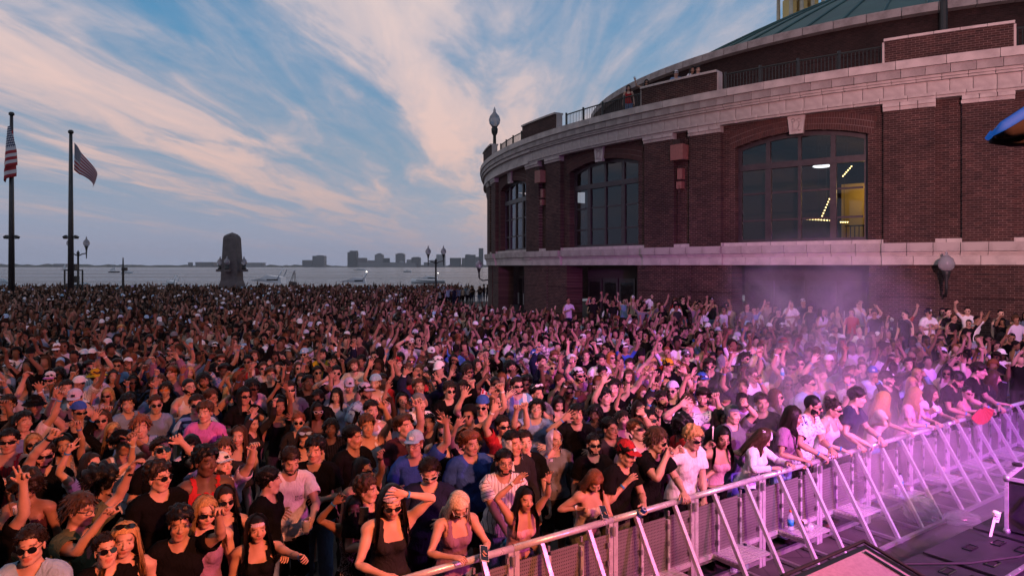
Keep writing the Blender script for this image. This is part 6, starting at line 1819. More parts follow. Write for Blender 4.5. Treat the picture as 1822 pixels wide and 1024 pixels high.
cand.sort(); NFILL = 300 - len(PPL); used_labels = {p['lab'] for p in PPL}; nfill = 0; EDGE = .56
for _, X, Y in cand:
    if nfill >= NFILL: break
    if not in_crowd(X, Y) or not free((X, Y), EDGE if Y > 8 else .54): continue
    # keep the listed faces clear: no newcomer right in front of one
    xp = 911 + X / Y * FPX; htop = 1.72; yp = HOR + (CAM_Z - htop) / Y * FPX; half = .12 / Y * FPX
    if xp < -40 or xp > 1862: continue
    bad = False
    for p in PPL:
        if Y < p['d'] and abs(p['x'] - xp) < half + .10 / p['d'] * FPX and p['y'] - .02 * FPX / p['d'] < yp + .0 and False: bad = True
        if Y < p['d'] - .05 and abs(p['x'] - xp) < .16 / Y * FPX and yp < p['y'] + .20 / p['d'] * FPX: bad = True
    if bad: continue
    fem = int(r2.random() < .42); pi = int(r2.integers(0, len(POSES))); po = POSES[pi]; h = (1.64 if fem else 1.76) + r2.uniform(-.06, .06)
    top = r2.choice(['tee', 'tee', 'tee', 'polo', 'tank', 'long'] if not fem else ['tank', 'tee', 'tee', 'tee', 'crop', 'long']); col = str(r2.choice(CROWD_PALETTE))
    hair = str(r2.choice(list('sssqqbcmm') if not fem else list('LLLWWPm'))); hc = str(r2.choice(list('kkdddbba') if not fem else list('kkddbbao'))); skin = int(r2.choice([1, 1, 1, 2, 2, 3, 4])); acc = []; extra = ''
    if skin >= 3: hc = 'k'
    u = r2.random()
    if u < .30: acc.append('S'); extra = 'shades'
    elif u < .38: acc.append('G'); extra = 'glasses'
    if not fem and r2.random() < .24:
        c_ = str(r2.choice(list('wwwklgbu'))); acc.append(('V' if r2.random() < .4 else 'C') + c_); hair = 'b'; extra = (extra + ' and ' if extra else '') + CNAME[c_] + ' cap'
    if not fem and r2.random() < .3: acc.append('D')
    tgt = math.atan2(4.5 - X, Y + 2.0)
    yaw = tgt * .8 + r2.normal(0, .28)
    who = 'person'
    pat = str(r2.choice(['pri', 'str', 'pin', 'chk'])) if r2.random() < .18 else None
    who_ = who
    cloth_ = CNAME[col] + {'pri': ' printed', 'str': ' striped', 'pin': ' pinstriped', 'chk': ' checked', None: ''}[pat] + ' ' + TOPN[top]
    near = sorted(PPL, key=lambda p: (pxy(p)[0] - X) ** 2 + (pxy(p)[1] - Y) ** 2)[:3]; act = '' if pose_kind(po) == 'none' else ', ' + ACT[pose_kind(po)]; ex_ = ', ' + extra if extra else ''
    lab = None; bot_ = str(r2.choice(['d', 'k', 'n', 's', 'e']))
    for nb in near:
        rel = 'behind' if Y > nb['d'] + .3 else ('before' if Y < nb['d'] - .3 else 'beside'); tail = ', %s the %s' % (rel, NICK[nb['lab']])
        for parts in ((who_, ' in ' + cloth_, ex_, act), (who_, ' in ' + cloth_, act), (who_, ' in ' + cloth_, ex_)):
            t_ = ''.join(parts) + tail
            if len(t_.split()) <= 16 and t_ not in used_labels: lab = t_; break
        if lab: break
    if not lab: continue
    if lab in used_labels: continue
    used_labels.add(lab)
    bands = [(sd, str(r2.choice(['b', 'b', 'w', 'k']))) for sd, A in ((1, po.L), (-1, po.R)) if A['f'][2] > .3 and r2.random() < .6]
    if not hasattr(po, 'head_T'): po.apply(SHAPE['mid', 0][:10]); po.apply(SHAPE['mid', 0])
    person((X, Y, 0), yaw, h, fem, po, str(top), col, pat, 'trousers' if r2.random() < .6 else 'shorts', bot_, skin, hair, hc, acc, 'mid', pi, lab, 'people packed in the near crowd', bands=bands)
    TAKEN.append(np.array([X, Y, 1])); nfill += 1
CROWD_FROM = max(t[1] for t in TAKEN[len(PPL):]) if nfill else 10

# ---- five onlookers on the terrace
for i, (x, y, fem, top, col, hair, hc, acc, lab) in enumerate([
        (1118, 152, 1, 'tank', 'r', 'L', 'd', [], 'person in red top and jeans standing at the terrace railing'), (1150, 142, 1, 'tube', 'k', 'L', 'k', ['S'], 'person in black strapless top and shades waving from the terrace railing'),
        (1203, 124, 0, 'tee', 's', 's', 'd', ['Cw'], 'person in white cap looking over the brick parapet'), (1232, 119, 1, 'tee', 'w', 'L', 'k', [], 'person in white tee behind the brick parapet'), (1242, 118, 0, 'tee', 'd', 's', 'k', [], 'person in charcoal tee beside the white tee, behind the brick parapet')]):
    r = BR - 1.35; ph = phi_of(x, r); q = pol(ph, r); X, Y = BC[0] + q[0], BC[1] + q[1]; z = atd(x, y, Y).z; h = min(max(z - 10.3, 1.55), 1.9)
    wave = dict(u=(.7, -.2, .2), f=(.3, -.2, 1), hand='open', palm=(0, -1, 0))
    po = Pose(R=wave if i == 1 else None, head=(.25, .1, 0)); person((X, Y, 10.3), math.atan2(-X, Y) * .9, h, fem, po, top, col, None, 'trousers', 's' if i == 0 else 'k', 1 + (i % 2), hair, hc, acc, 'mid', None, lab, 'onlookers on the terrace')

# ---- the mass of the crowd beyond: one object
r3 = np.random.default_rng(77)
FARV = {}
for ti, tp in enumerate(TEMPL):
    for lod in (0, 1):
        for pi in range(0, len(POSES), 2):
            FARV[ti, lod, pi] = far_variant(tp, lod, POSES[pi], False)
            if ti != 1: FARV[ti, lod, pi, 'cap'] = far_variant(tp, lod, POSES[pi], True)
Vs, Fs, Cs = [], [], []; nv = 0; nfar = 0
cells = {}
for t in TAKEN: cells.setdefault((int(t[0] // .5), int(t[1] // .5)), []).append(t[:2])
def ok_cell(X, Y, r):
    i, j = int(X // .5), int(Y // .5)
    for a in (-2, -1, 0, 1, 2):
        for b in (-2, -1, 0, 1, 2):
            for q in cells.get((i + a, j + b), ()):
                if (q[0] - X) ** 2 + (q[1] - Y) ** 2 < r * r: return False
    return True
for k in range(60000):
    u = r3.random(); Y = 5 + 63.5 * u ** .62; X = r3.uniform(-.80 * Y - 1, min(.80 * Y, 12 + .1 * Y))
    if Y < 11 and not in_crowd(X, Y, 0): continue
    if not in_crowd(X, Y) or not ok_cell(X, Y, .52 + .10 * (Y > 30)): continue
    if X > 5.5 and Y > 13 and r3.random() < .45: continue           # thinner towards the wall
    if Y > 50 and r3.random() < (Y - 50) / 26: continue
    if (X + 26.2) ** 2 + (Y - 63) ** 2 < 5: continue
    near_px = 911 + X / Y * FPX
    if Y < 26:
        yp = HOR + (CAM_Z - 1.72) / Y * FPX
        if any(Y < p['d'] - .05 and abs(p['x'] - near_px) < .16 / Y * FPX and yp < p['y'] + .20 / p['d'] * FPX for p in PPL): continue
    cells.setdefault((int(X // .5), int(Y // .5)), []).append((X, Y))
    ti = int(r3.choice([0, 0, 0, 1, 1, 2])); lod = 0 if Y < 24 else 1; pi = int(r3.integers(0, len(POSES) // 2)) * 2
    if pose_kind(POSES[pi]) != 'none' and r3.random() < (.30 if Y < 22 else .70): pi = int(r3.integers(0, 7)) * 2
    key = (ti, lod, pi, 'cap') if (ti != 1 and r3.random() < .20) else (ti, lod, pi)
    V, F, C = FARV[key]; h = r3.normal(1.72, .07) / 1.75; yaw = math.atan2(4.5 - X, Y + 2) * .8 + r3.normal(0, .3)
    if r3.random() < .04: yaw += 3.1
    cs, sn = math.cos(yaw) * h, math.sin(yaw) * h
    W = np.empty_like(V); W[:, 0] = V[:, 0] * cs - V[:, 1] * sn + X; W[:, 1] = V[:, 0] * sn + V[:, 1] * cs + Y; W[:, 2] = V[:, 2] * h
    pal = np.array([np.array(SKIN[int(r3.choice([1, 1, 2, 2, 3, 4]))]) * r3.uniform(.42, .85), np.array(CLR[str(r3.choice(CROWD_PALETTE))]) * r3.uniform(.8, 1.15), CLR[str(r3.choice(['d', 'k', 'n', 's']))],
                    HC[str(r3.choice(list('kkkkkdddddbba')))], (.008, .008, .01), CLR[str(r3.choice(list('wwwwwlkkgu')))]])
    if r3.random() > .40: pal[4] = pal[0]
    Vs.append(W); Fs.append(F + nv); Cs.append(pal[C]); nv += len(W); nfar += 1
PLAT = [pxy(p) for p in PPL if p['plat']]
for k in range(900):
    ph = r3.uniform(-5, 20.5); r = BR + r3.uniform(.7, 3.2) if r3.random() < .55 else BR + r3.uniform(2.2, 3.3); q = pol(ph, r); X, Y = BC[0] + q[0], BC[1] + q[1]
    if any((X - a[0]) ** 2 + (Y - a[1]) ** 2 < .42 for a in PLAT) or r3.random() < .55: continue
    xp = 911 + X / Y * FPX
    if any(p['plat'] and Y < p['d'] and abs(p['x'] - xp) < 10 for p in PPL): continue
    PLAT.append(np.array([X, Y])); ti = int(r3.choice([0, 0, 1, 2])); pi = int(r3.integers(0, 7)) * 2 if r3.random() < .85 else int(r3.integers(7, 17)) * 2; V, F, C = FARV[(ti, 0, pi)]
    h = r3.normal(1.72, .07) / 1.75; yaw = math.atan2(4.5 - X, Y + 2) * .8 + r3.normal(0, .4); cs, sn = math.cos(yaw) * h, math.sin(yaw) * h
    W = np.empty_like(V); W[:, 0] = V[:, 0] * cs - V[:, 1] * sn + X; W[:, 1] = V[:, 0] * sn + V[:, 1] * cs + Y; W[:, 2] = V[:, 2] * h + .502
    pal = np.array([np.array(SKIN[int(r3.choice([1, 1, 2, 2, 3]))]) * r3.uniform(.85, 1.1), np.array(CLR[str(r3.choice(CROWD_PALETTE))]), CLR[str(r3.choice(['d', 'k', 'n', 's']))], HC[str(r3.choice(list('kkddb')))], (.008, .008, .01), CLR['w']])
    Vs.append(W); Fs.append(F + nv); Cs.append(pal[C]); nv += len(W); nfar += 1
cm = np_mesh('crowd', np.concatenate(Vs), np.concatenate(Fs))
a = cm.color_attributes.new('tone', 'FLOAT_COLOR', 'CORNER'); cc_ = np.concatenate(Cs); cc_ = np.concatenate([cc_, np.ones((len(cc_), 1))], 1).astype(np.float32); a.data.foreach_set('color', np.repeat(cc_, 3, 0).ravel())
mm = mat('crowd_cloth_and_skin', rough=.8, spec=.08); t_ = mm.node_tree; at_ = nd(t_, 'ShaderNodeAttribute', attribute_name='tone'); lk(t_, at_, 'Color', P(mm), 'Base Color'); cm.materials.append(mm)
tag(obj('crowd', cm), 'dense mass of spectators filling the pier behind the near rows', kind='stuff')
print('PEOPLE', len(PPL), nfill, nfar, 'tris', len(cm.polygons), 'from', CROWD_FROM)
# ------------------------------------------------------------------ crowd barrier
def sheet_mat():
    m = mat('perforated_sheet', rough=.45, metal=.35); t = m.node_tree; c = nd(t, 'ShaderNodeTexCoord')
    mp = nd(t, 'ShaderNodeMapping'); mp.inputs['Scale'].default_value = (46, 46, 30); lk(t, c, 'Object', mp, 'Vector')
    v = nd(t, 'ShaderNodeTexVoronoi', i_Scale=1.0, i_Randomness=.0); lk(t, mp, 0, v, 'Vector')
    hole = ramp(t, v.outputs['Distance'], [(.30, (0,) * 3), (.40, (1,) * 3)])
    n = nd(t, 'ShaderNodeTexNoise', i_Scale=3., i_Detail=6); lk(t, c, 'Object', n, 'Vector'); r = ramp(t, n.outputs[0], [(.3, (.15, .135, .14)), (.7, (.25, .23, .235))])
    t.links.new(mixc(t, hole, (.02, .016, .017), r), P(m).inputs['Base Color'])
    b = nd(t, 'ShaderNodeBump', i_Strength=.5, i_Distance=.004); t.links.new(hole, b.inputs['Height']); lk(t, b, 0, P(m), 'Normal'); return m
M['sheet'] = sheet_mat()
PW = 1.205; yawB = math.atan2(BLD[1], BLD[0])
proto = empty('crowd_barrier')
MB().tube([(.008, -.01, RAIL_H - .032), (PW - .008, -.01, RAIL_H - .032)], .032, 12).build('top_rail', M['alu'], proto, True)
for x in (.032, PW - .032): MB().box((x, 0, .525), (.055, .05, 1.05)).build('post', M['alu'], proto)
up = MB().box((0, 0, .60), (.032, .04, .60)).mesh('upright', M['alu'])
for x in (.405, .80): obj('upright', up, proto, (x, -.004, 0))
hg = MB().box((0, -.03, 0), (.022, .02, .05)).mesh('hinge', M['alu_dull'])
sh = MB().box((0, 0, .60), (.335, .012, .66)).mesh('mesh_sheet', M['sheet'])
for x in (.222, .602, .985):
    obj('mesh_sheet', sh, proto, (x, .008, 0))
for x in (.385, .78, 1.13):
    for z in (.48, .66, .84, .98): obj('hinge', hg, proto, (x, .0, z))
MB().box((PW / 2, -.002, .345), (PW - .13, .045, .05)).build('middle_rail', M['alu'], proto)
MB().box((PW / 2, -.002, .075), (PW - .13, .045, .05)).build('lower_rail', M['alu_dull'], proto)
br = MB().beam((0, -.035, 1.045), (0, -.60, .045), .042, .042, (1, 0, 0)).mesh('brace', M['alu'])
bf = MB().beam((0, -.03, .03), (0, -.64, .03), .045, .035).mesh('foot_bar', M['alu_dull'])
for x in (.30, .868):
    obj('brace', br, proto, (x, 0, 0)); obj('foot_bar', bf, proto, (x, 0, 0))
MB().box((PW / 2, -.625, .048), (PW - .02, .05, .035)).build('toe_rail', M['alu_dull'], proto)
stp = MB().beam((.325, -.03, .335), (.325, -.375, .335), .025, .04).build('step_bracket', M['alu_dull'], proto); MB().beam((.845, -.03, .335), (.845, -.375, .335), .025, .04).build('step_bracket', M['alu_dull'], proto)
sl = MB().box((.585, 0, .366), (.56, .040, .018)).mesh('slat', M['alu'])
for i in range(7): obj('slat', sl, stp, (0, -.055 - i * .051, 0))
MB().tube([(PW - .03, -.06, .93), (PW - .03, -.06, 1.02)], .02, 8).build('clamp', M['alu_dull'], proto)
blab = ['barrier panel cut by the bottom edge below the headscarf', 'barrier panel under the white shades and mauve top', 'barrier panel under the raised palms and pink top', 'barrier panel between the phone and the blue can', 'barrier panel with two bottles on its lower rail',
        'barrier panel with a littered step below the fan holder', 'barrier panel with an empty step under the white bandana', 'barrier panel with a bottle on its step under the patterned shirt', 'barrier panel behind the purple smoke under the navy tee', 'barrier panel under the pale pink top', 'barrier panel under the white cup', 'barrier panel behind the red fan', 'barrier panel with a dark gap near its post, by the last black tee', 'last barrier panel running out of the frame edge']
for i, k in enumerate(range(-2, 12)):
    o = proto if i == 0 else copy_tree(proto)
    q = BL0 + BLD * PW * k; o.location = (q[0], q[1], .004); o.rotation_euler = (0, 0, yawB); tag(o, blab[i], 'crowd barrier', 'aluminium barrier panels before the stage')
def bar_pt(k, x, y, z):   # point in panel k's frame
    q = BL0 + BLD * (PW * k + x) + BLN * -y; return Vector((q[0], q[1], z + .004))

# ------------------------------------------------------------------ things in hands and on the steps
M['can_blue'] = weather(mat('can_blue', rough=.25, metal=.6), (.01, .05, .28), (.02, .08, .36), 20)
M['can_cyan'] = mat('can_cyan', (.08, .40, .55), .25, .5)
def clear_mat(name, col, a=.35):
    m = mat(name, col, .08, spec=.6); P(m).inputs['Alpha'].default_value = a; return m
M['clear_cup'] = clear_mat('clear_cup', (.75, .75, .78), .40); M['bottle_pet'] = clear_mat('bottle_pet', (.65, .75, .85), .45); M['bag_film'] = clear_mat('bag_film', (.55, .62, .75), .38)
M['paper_white'] = mat('paper_white', (.75, .73, .60), .8); M['red_cloth'] = mat('red_cloth', (.42, .012, .03), .6); M['phone_glass'] = mat('phone_glass', (.012, .012, .015), .1, coat=.5); M['phone_case'] = mat('phone_case', (.60, .58, .60), .4)
M['bottle_label'] = mat('bottle_label', (.02, .30, .55), .5); M['orange_cap'] = mat('orange_cap', (.6, .12, .02), .5); M['green_cap'] = mat('green_cap', (.02, .12, .05), .5); M['dark_cap'] = mat('dark_cap', (.015, .02, .03), .5)
def put(o, M4): o.matrix_world = M4; o.location = M4.translation; o.rotation_euler = M4.to_euler(); return o
def can(label, M4, m='can_blue'):
    e = empty('drink_can'); MB().lathe([(.026, -.06), (.033, -.052), (.033, .05), (.026, .06)], (0, 0, 0), 14).build('body', M[m], e, True); MB().lathe([(.026, .06), (.024, .0605), (.0, .0585)], (0, 0, 0), 14).build('lid', M['alu'], e, True)
    MB().lathe([(.0332, -.01), (.0332, .02)], (0, 0, 0), 14).build('label_band', M['paper_white'], e, True); put(e, M4); return tag(e, label, 'can')
def bottle(label, M4, cap='dark_cap', s=1.0):
    e = empty('water_bottle'); MB().lathe([(.0, 0), (.031, .002), (.033, .02), (.031, .06), (.033, .10), (.033, .14), (.026, .165), (.013, .19), (.013, .205)], (0, 0, 0), 14).build('body', M['bottle_pet'], e, True)
    MB().lathe([(.0336, .055), (.0336, .125)], (0, 0, 0), 14).build('label_wrap', M['bottle_label'], e, True); MB().lathe([(.0155, .203), (.0155, .223), (0, .224)], (0, 0, 0), 12).build('screw_cap', M[cap], e, True)
    put(e, M4 @ Matrix.Scale(s, 4)); e.scale = (s, s, s); return tag(e, label, 'bottle')
def cup(label, M4, m='clear_cup', s=1.0):
    e = empty('drink_cup'); MB().lathe([(0, 0), (.032, .0), (.044, .12), (.046, .122), (.043, .118), (.031, .004)], (0, 0, 0), 18).build('wall', M[m], e, True)
    MB().lathe([(0, .07), (.037, .07), (.0375, .071), (0, .0712)], (0, 0, 0), 16).build('drink', mat('drink', (.35, .20, .05), .1) if 'drink' not in bpy.data.materials else bpy.data.materials['drink'], e)
    put(e, M4); e.scale = (s, s, s); return tag(e, label, 'cup')
def phone(label, M4, case='phone_glass'):
    e = empty('mobile_phone'); MB().box((0, 0, 0), (.074, .009, .150)).build('case', M[case], e); MB().box((0, -.0052, 0), (.068, .001, .142)).build('screen', M['phone_glass'], e)
    for z in (.060, .045): MB().tube([(.022, .0045, z), (.022, .0075, z)], .007, 8).build('camera_lens', M['black_gloss'], e)
    put(e, M4); return tag(e, label, 'phone')
def held(lab, side, off=(0, 0, 0), rot=(0, 0, 0), upright=True):
    o, po = HELD[lab][:2]; W = world_wrist(o, po, side, Matrix.Identity(4)); dirx = W.to_3x3() @ Vector((side, 0, 0)); pal = W.to_3x3() @ Vector((0, 0, -1))
    c = W.translation + dirx * (.095 * o.scale.z) + pal * .038; M4 = Matrix.Translation(c)
    if upright: M4 = M4 @ Euler(rot).to_matrix().to_4x4()
    return M4 @ Matrix.Translation(off)
def L_(k): return next(p['lab'] for p in PPL if k in p['lab'])
cup('clear plastic cup held by the person in white tee', held(L_('holding a clear cup'), 1, (0, 0, -.06)))
can('blue beer can dangling from the red-capped person over the rail', held(L_('red cap with a blue can'), 1, (0, 0, 0), (.5, .5, 0)))
can('light blue can raised beside the straw-yellow hat', held(L_('lavender tee with a blue can'), 1), 'can_cyan')
phone('phone held at the rail below the white shades', held(L_('bent over their phone'), 1, (0, 0, .02), (-1.0, .3, .3)), 'phone_case')
phone('pale phone held low by the pensive person in cream', held(L_('cream top holding'), 1, (0, 0, .03), (-.9, .2, .4)), 'phone_case')
phone('black phone upright in the hand of the black sequinned top', held(L_('black sequins'), 1, (0, -.02, .05), (.1, .1, .2)))
phone('dark phone lying in the hand of the mauve blouse', held(L_('mauve blouse'), 1, (0, 0, .02), (-1.3, .2, .8)))
phone('phone pressed to an ear by the wall', held(L_('phone to their ear'), -1, (0, 0, .03)))
bottle('water bottle gripped at the rail by the pinstriped jersey', held(L_('pinstriped jersey and glasses'), -1, (0, 0, -.10), (.4, .6, 0)))
bottle('bottle held aloft in the purple smoke', held(L_('bottle aloft'), 1, (0, 0, -.06)))
cup('dark drink cup held by the person in maroon', held(L_('looking down at a drink'), -1, (0, 0, -.06)))
cup('white paper cup tilted for a drink at the barrier', held(L_('drinking from a white cup'), -1, (0, 0, -.02), (.9, .3, 0)), 'paper_white', 1.25)
def fan(label, M4, m, R=.26, a0=-1.3, a1=1.3, n=16):
    e = empty('hand_fan'); V = []; F = []
    for i in range(n + 1):
        a = a0 + (a1 - a0) * i / n; y = .006 * (1 if i % 2 else -1); V += [(.05 * math.sin(a), y * .3, .05 * math.cos(a)), (R * math.sin(a), y, R * math.cos(a))]
    F = [(2 * i, 2 * i + 1, 2 * i + 3, 2 * i + 2) for i in range(n)]; o = MB().add(V, F).build('pleated_leaf', m, e); o.modifiers.new('s', 'SOLIDIFY').thickness = .003
    rb = MB().beam((0, .002, 0), (.2 * math.sin(a0), .002, .2 * math.cos(a0)), .012, .006); rb.beam((0, .002, 0), (.2 * math.sin(a1), .002, .2 * math.cos(a1)), .012, .006); rb.build('guard_sticks', M['black_plastic'], e)
    MB().tube([(0, -.012, 0), (0, .012, 0)], .012, 8).build('pivot', M['black_plastic'], e); put(e, M4); return tag(e, label, 'hand fan')
fan('red folding fan hanging open over the rail', Matrix.Translation(atd(1747, 722, 11.15)) @ Euler((0, math.radians(172), math.radians(20))).to_matrix().to_4x4(), M['red_cloth'], .30, -1.15, 1.15)
fan('pale striped fan raised before the pink strapless top', held(L_('holding up a fan'), -1, (0, 0, .0), (0, .1, 1.2)), M['paper_white'], .20, -.35, .5, 8)
# litter on steps and rails
bottle('green-capped water bottle on the lower rail, first of two', Matrix.Translation(bar_pt(2, .62, -.06, .10)), 'green_cap', 1.25)
bottle('dark-capped water bottle beside the green-capped one', Matrix.Translation(bar_pt(2, .80, -.08, .10)), 'dark_cap', 1.3)
bottle('orange-capped bottle on the littered barrier step', Matrix.Translation(bar_pt(3, .42, -.12, .376)), 'orange_cap', 1.1)
cup('crushed clear cup in the middle of the littered step', Matrix.Translation(bar_pt(3, .56, -.17, .41)) @ Euler((1.4, .2, .6)).to_matrix().to_4x4())
cup('white foam cup lying at the back of the littered step', Matrix.Translation(bar_pt(3, .72, -.12, .42)) @ Euler((1.5, .1, -.8)).to_matrix().to_4x4(), 'paper_white')
cup('tipped clear cup at the front of the littered step', Matrix.Translation(bar_pt(3, .50, -.26, .41)) @ Euler((1.5, .0, 2.2)).to_matrix().to_4x4())
bottle('dark-capped bottle on the step under the patterned shirt', Matrix.Translation(bar_pt(5, .60, -.16, .376)), 'dark_cap', 1.2)
cup('clear cup beside the bottle under the patterned shirt', Matrix.Translation(bar_pt(5, .44, -.20, .376)))
cup('stacked clear cup on the far side of that bottle\'s step', Matrix.Translation(bar_pt(5, .74, -.14, .41)) @ Euler((1.5, .0, .5)).to_matrix().to_4x4())
cup('small pale cup on the step inside the smoke', Matrix.Translation(bar_pt(6, .70, -.15, .376)), 'paper_white')
def bag(label, c, s, seed):
    V, F = grid_surf(lambda u, v: np.array([math.sin(u * 3.1416) * math.cos(v * 6.2832), math.sin(u * 3.1416) * math.sin(v * 6.2832), math.cos(u * 3.1416)]), 16, 26)
    r = np.random.default_rng(seed); n = sum(np.abs(np.sin(V @ r.normal(0, 4, 3) * 1.3 + r.uniform(0, 6))) for _ in range(7)) / 7; V = V * (.72 + .45 * n)[:, None] * np.array(s); V[:, 2] = np.maximum(V[:, 2], -s[2] * .75)
    o = obj('plastic_bag', np_mesh('plastic_bag', V, F, False), None, c); o.data.materials.append(M['bag_film']); return tag(o, label, 'plastic bag')
bag('clear rubbish bag stuffed under a barrier step', bar_pt(5, .62, -.42, .17), (.22, .20, .21), 3)
bag('bluish plastic bag lying at the barrier toe rail', bar_pt(5, 1.02, -.78, .085), (.26, .13, .10), 8)

# ------------------------------------------------------------------ pit: subwoofers, wedge monitor, road case
def pit(s, n, z): q = BL0 + BLD * s + BLN * n; return Vector((q[0], q[1], z))
M['sub_paint'] = weather(mat('sub_paint', rough=.55), (.014, .013, .016), (.026, .024, .03), 5, .25, 160)
def subwoofer(label, s, n, L=1.15, D=.80, H=.58):
    e = empty('subwoofer', pit(s, n, 0.006), yawB)
    top = MB(); V = []; hx = [(.30, -.16), (.30, .06), (-.22, -.10)]
    MB().box((0, 0, H / 2 - .02), (L, D, H - .04)).build('cabinet', M['sub_paint'], e)
    MB().box((0, 0, H - .012), (L - .03, D - .03, .02)).build('top_panel', M['sub_paint'], e)
    for x, y in ((.34, -.20), (.34, .02), (-.05, .14), (-.30, -.16)):
        fr = MB()
        for a, b in (((-.085, -.04), (.085, -.04)), ((-.085, .04), (.085, .04)), ((-.085, -.04), (-.085, .04)), ((.085, -.04), (.085, .04))): fr.tube([(x + a[0], y + a[1], H + .004), (x + b[0], y + b[1], H + .004)], .009, 6)
        h_ = fr.build('handle_rim', M['black_gloss'], e); MB().box((x, y, H + .001), (.165, .075, .004)).build('handle_recess', mat('recess_black', (.003, .003, .003), .9) if 'recess_black' not in bpy.data.materials else bpy.data.materials['recess_black'], h_)
    MB().box((0, -D / 2 + .03, H + .002), (L, .045, .012)).build('edge_strip', M['alu_dull'], e)
    for x in np.linspace(-L / 2 + .1, L / 2 - .1, 5): MB().lathe([(.012, 0), (.010, .006), (0, .008)], (x, -D / 2 + .03, H + .008), 8).build('rivet', M['alu'], e)
    return tag(e, label, 'subwoofer', 'subwoofers in the pit')
subwoofer('black subwoofer nearest the wedge monitor, handle holes on top', 3.55, 1.95)
subwoofer('black subwoofer below the road case, rivet strip along its edge', 4.75, 1.95)
subwoofer('black subwoofer running out at the frame corner', 5.95, 1.95)
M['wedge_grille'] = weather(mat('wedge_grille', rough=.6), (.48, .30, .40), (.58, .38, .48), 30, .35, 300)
e = empty('wedge_monitor', pit(1.63, 2.34, .006), yawB)
MB().box((0, -.1, .40), (1.3, .9, .8)).build('riser_box', M['sub_paint'], e)
V = [(-.55, -.42, .81), (.55, -.42, .81), (.55, .32, .81), (-.55, .32, .81), (-.55, -.42, 1.08), (.55, -.42, 1.08), (.55, .32, 1.27), (-.55, .32, 1.27)]
MB().add(V, [(0, 3, 2, 1), (4, 5, 6, 7), (0, 1, 5, 4), (1, 2, 6, 5), (2, 3, 7, 6), (3, 0, 4, 7)]).build('cabinet', M['black_plastic'], e)
nrm = Vector((0, -.19, .74)).normalized()
V = [(-.47, -.36, 1.095), (.47, -.36, 1.095), (.47, .27, 1.257), (-.47, .27, 1.257)]; V += [tuple(Vector(v) + nrm * .014) for v in V]
MB().add(V, [(4, 5, 6, 7), (0, 1, 5, 4), (1, 2, 6, 5), (2, 3, 7, 6), (3, 0, 4, 7)]).build('grille', M['wedge_grille'], e)
MB().tube([(-.57, -.44, 1.09), (-.57, .34, 1.29), (.57, .34, 1.29), (.57, -.44, 1.09)], .016, 8).build('rubber_edge', M['black_rubber'], e, True)
MB().beam((.40, -.34, 1.125), (.40, .24, 1.275), .02, .012).build('slot', M['black_gloss'], e)
tag(e, 'wedge stage monitor with pink-lit grille at the bottom edge', 'stage monitor')
e = empty('road_case', pit(5.58, 1.95, .60), yawB + .12)
MB().box((.45, -.25, .30), (.98, .68, .58)).build('case_body', M['sub_paint'], e)
for a, b in (((-.05, .10, .0), (-.05, .10, .60)), ((-.05, .10, .60), (.95, .10, .60)), ((-.05, .10, .60), (-.05, -.60, .60)), ((-.05, -.60, .0), (-.05, -.60, .60)), ((-.05, -.60, .60), (.95, -.60, .60)), ((-.05, .10, .01), (.95, .10, .01))):
    MB().beam(a, b, .035).build('edge_profile', M['alu'], e)
for p_ in ((-.05, .10, .60), (-.05, -.60, .60), (-.05, .10, .0)): MB().lathe([(.032, -.03), (.038, 0), (.032, .03), (0, .035)], p_, 8).build('ball_corner', M['alu_dull'], e, True)
MB().lathe([(.05, 0), (.05, .03), (0, .03)], (.18, .05, .705), 10).build('latch', M['black_plastic'], e)
MB().tube([(-.06, -.1, .45), (-.14, -.12, .30), (-.10, -.2, .16), (.0, -.32, .04), (.1, -.7, .02)], .014, 8).build('cable', M['black_rubber'], e, True)
tag(e, 'road case with shiny metal edges standing on the subwoofers', 'road case')
M['tag_card'] = mat('tag_card', (.92, .88, .72), .6)
e = empty('paper_tag', pit(5.16, 1.83, .62), yawB + .3); e.rotation_euler = (math.radians(6), math.radians(9), yawB - .5)
mb = MB().box((0, 0, .14), (.035, .004, .30)); mb.lathe([(.035, 0), (.04, .03), (.028, .045)], (0, 0, .24), 10); mb.build('strip', M['tag_card'], e)
MB().box((.02, 0, .22), (.075, .006, .12)).build('card', M['tag_card'], e)
sq = MB()
for z in (.26, .225, .195): sq.tube([(-.005, -.006, z), (.01, -.006, z + .012), (.02, -.006, z - .006), (.035, -.006, z + .010), (.045, -.006, z)], .003, 5)
sq.build('handwriting', M['black_plastic'], e)
tag(e, 'bright cream tag with scribbled writing before the road case', 'tag')
# stage cable on the subs
o = MB().tube([pit(3.0, 1.55, .60), pit(3.6, 1.62, .62), pit(4.2, 2.0, .615), pit(4.8, 2.22, .615), pit(5.6, 2.35, .615)], .013, 8).build('stage_cable', M['black_rubber'], None, True); tag(o, 'black cable lying across the subwoofer tops', 'cable')

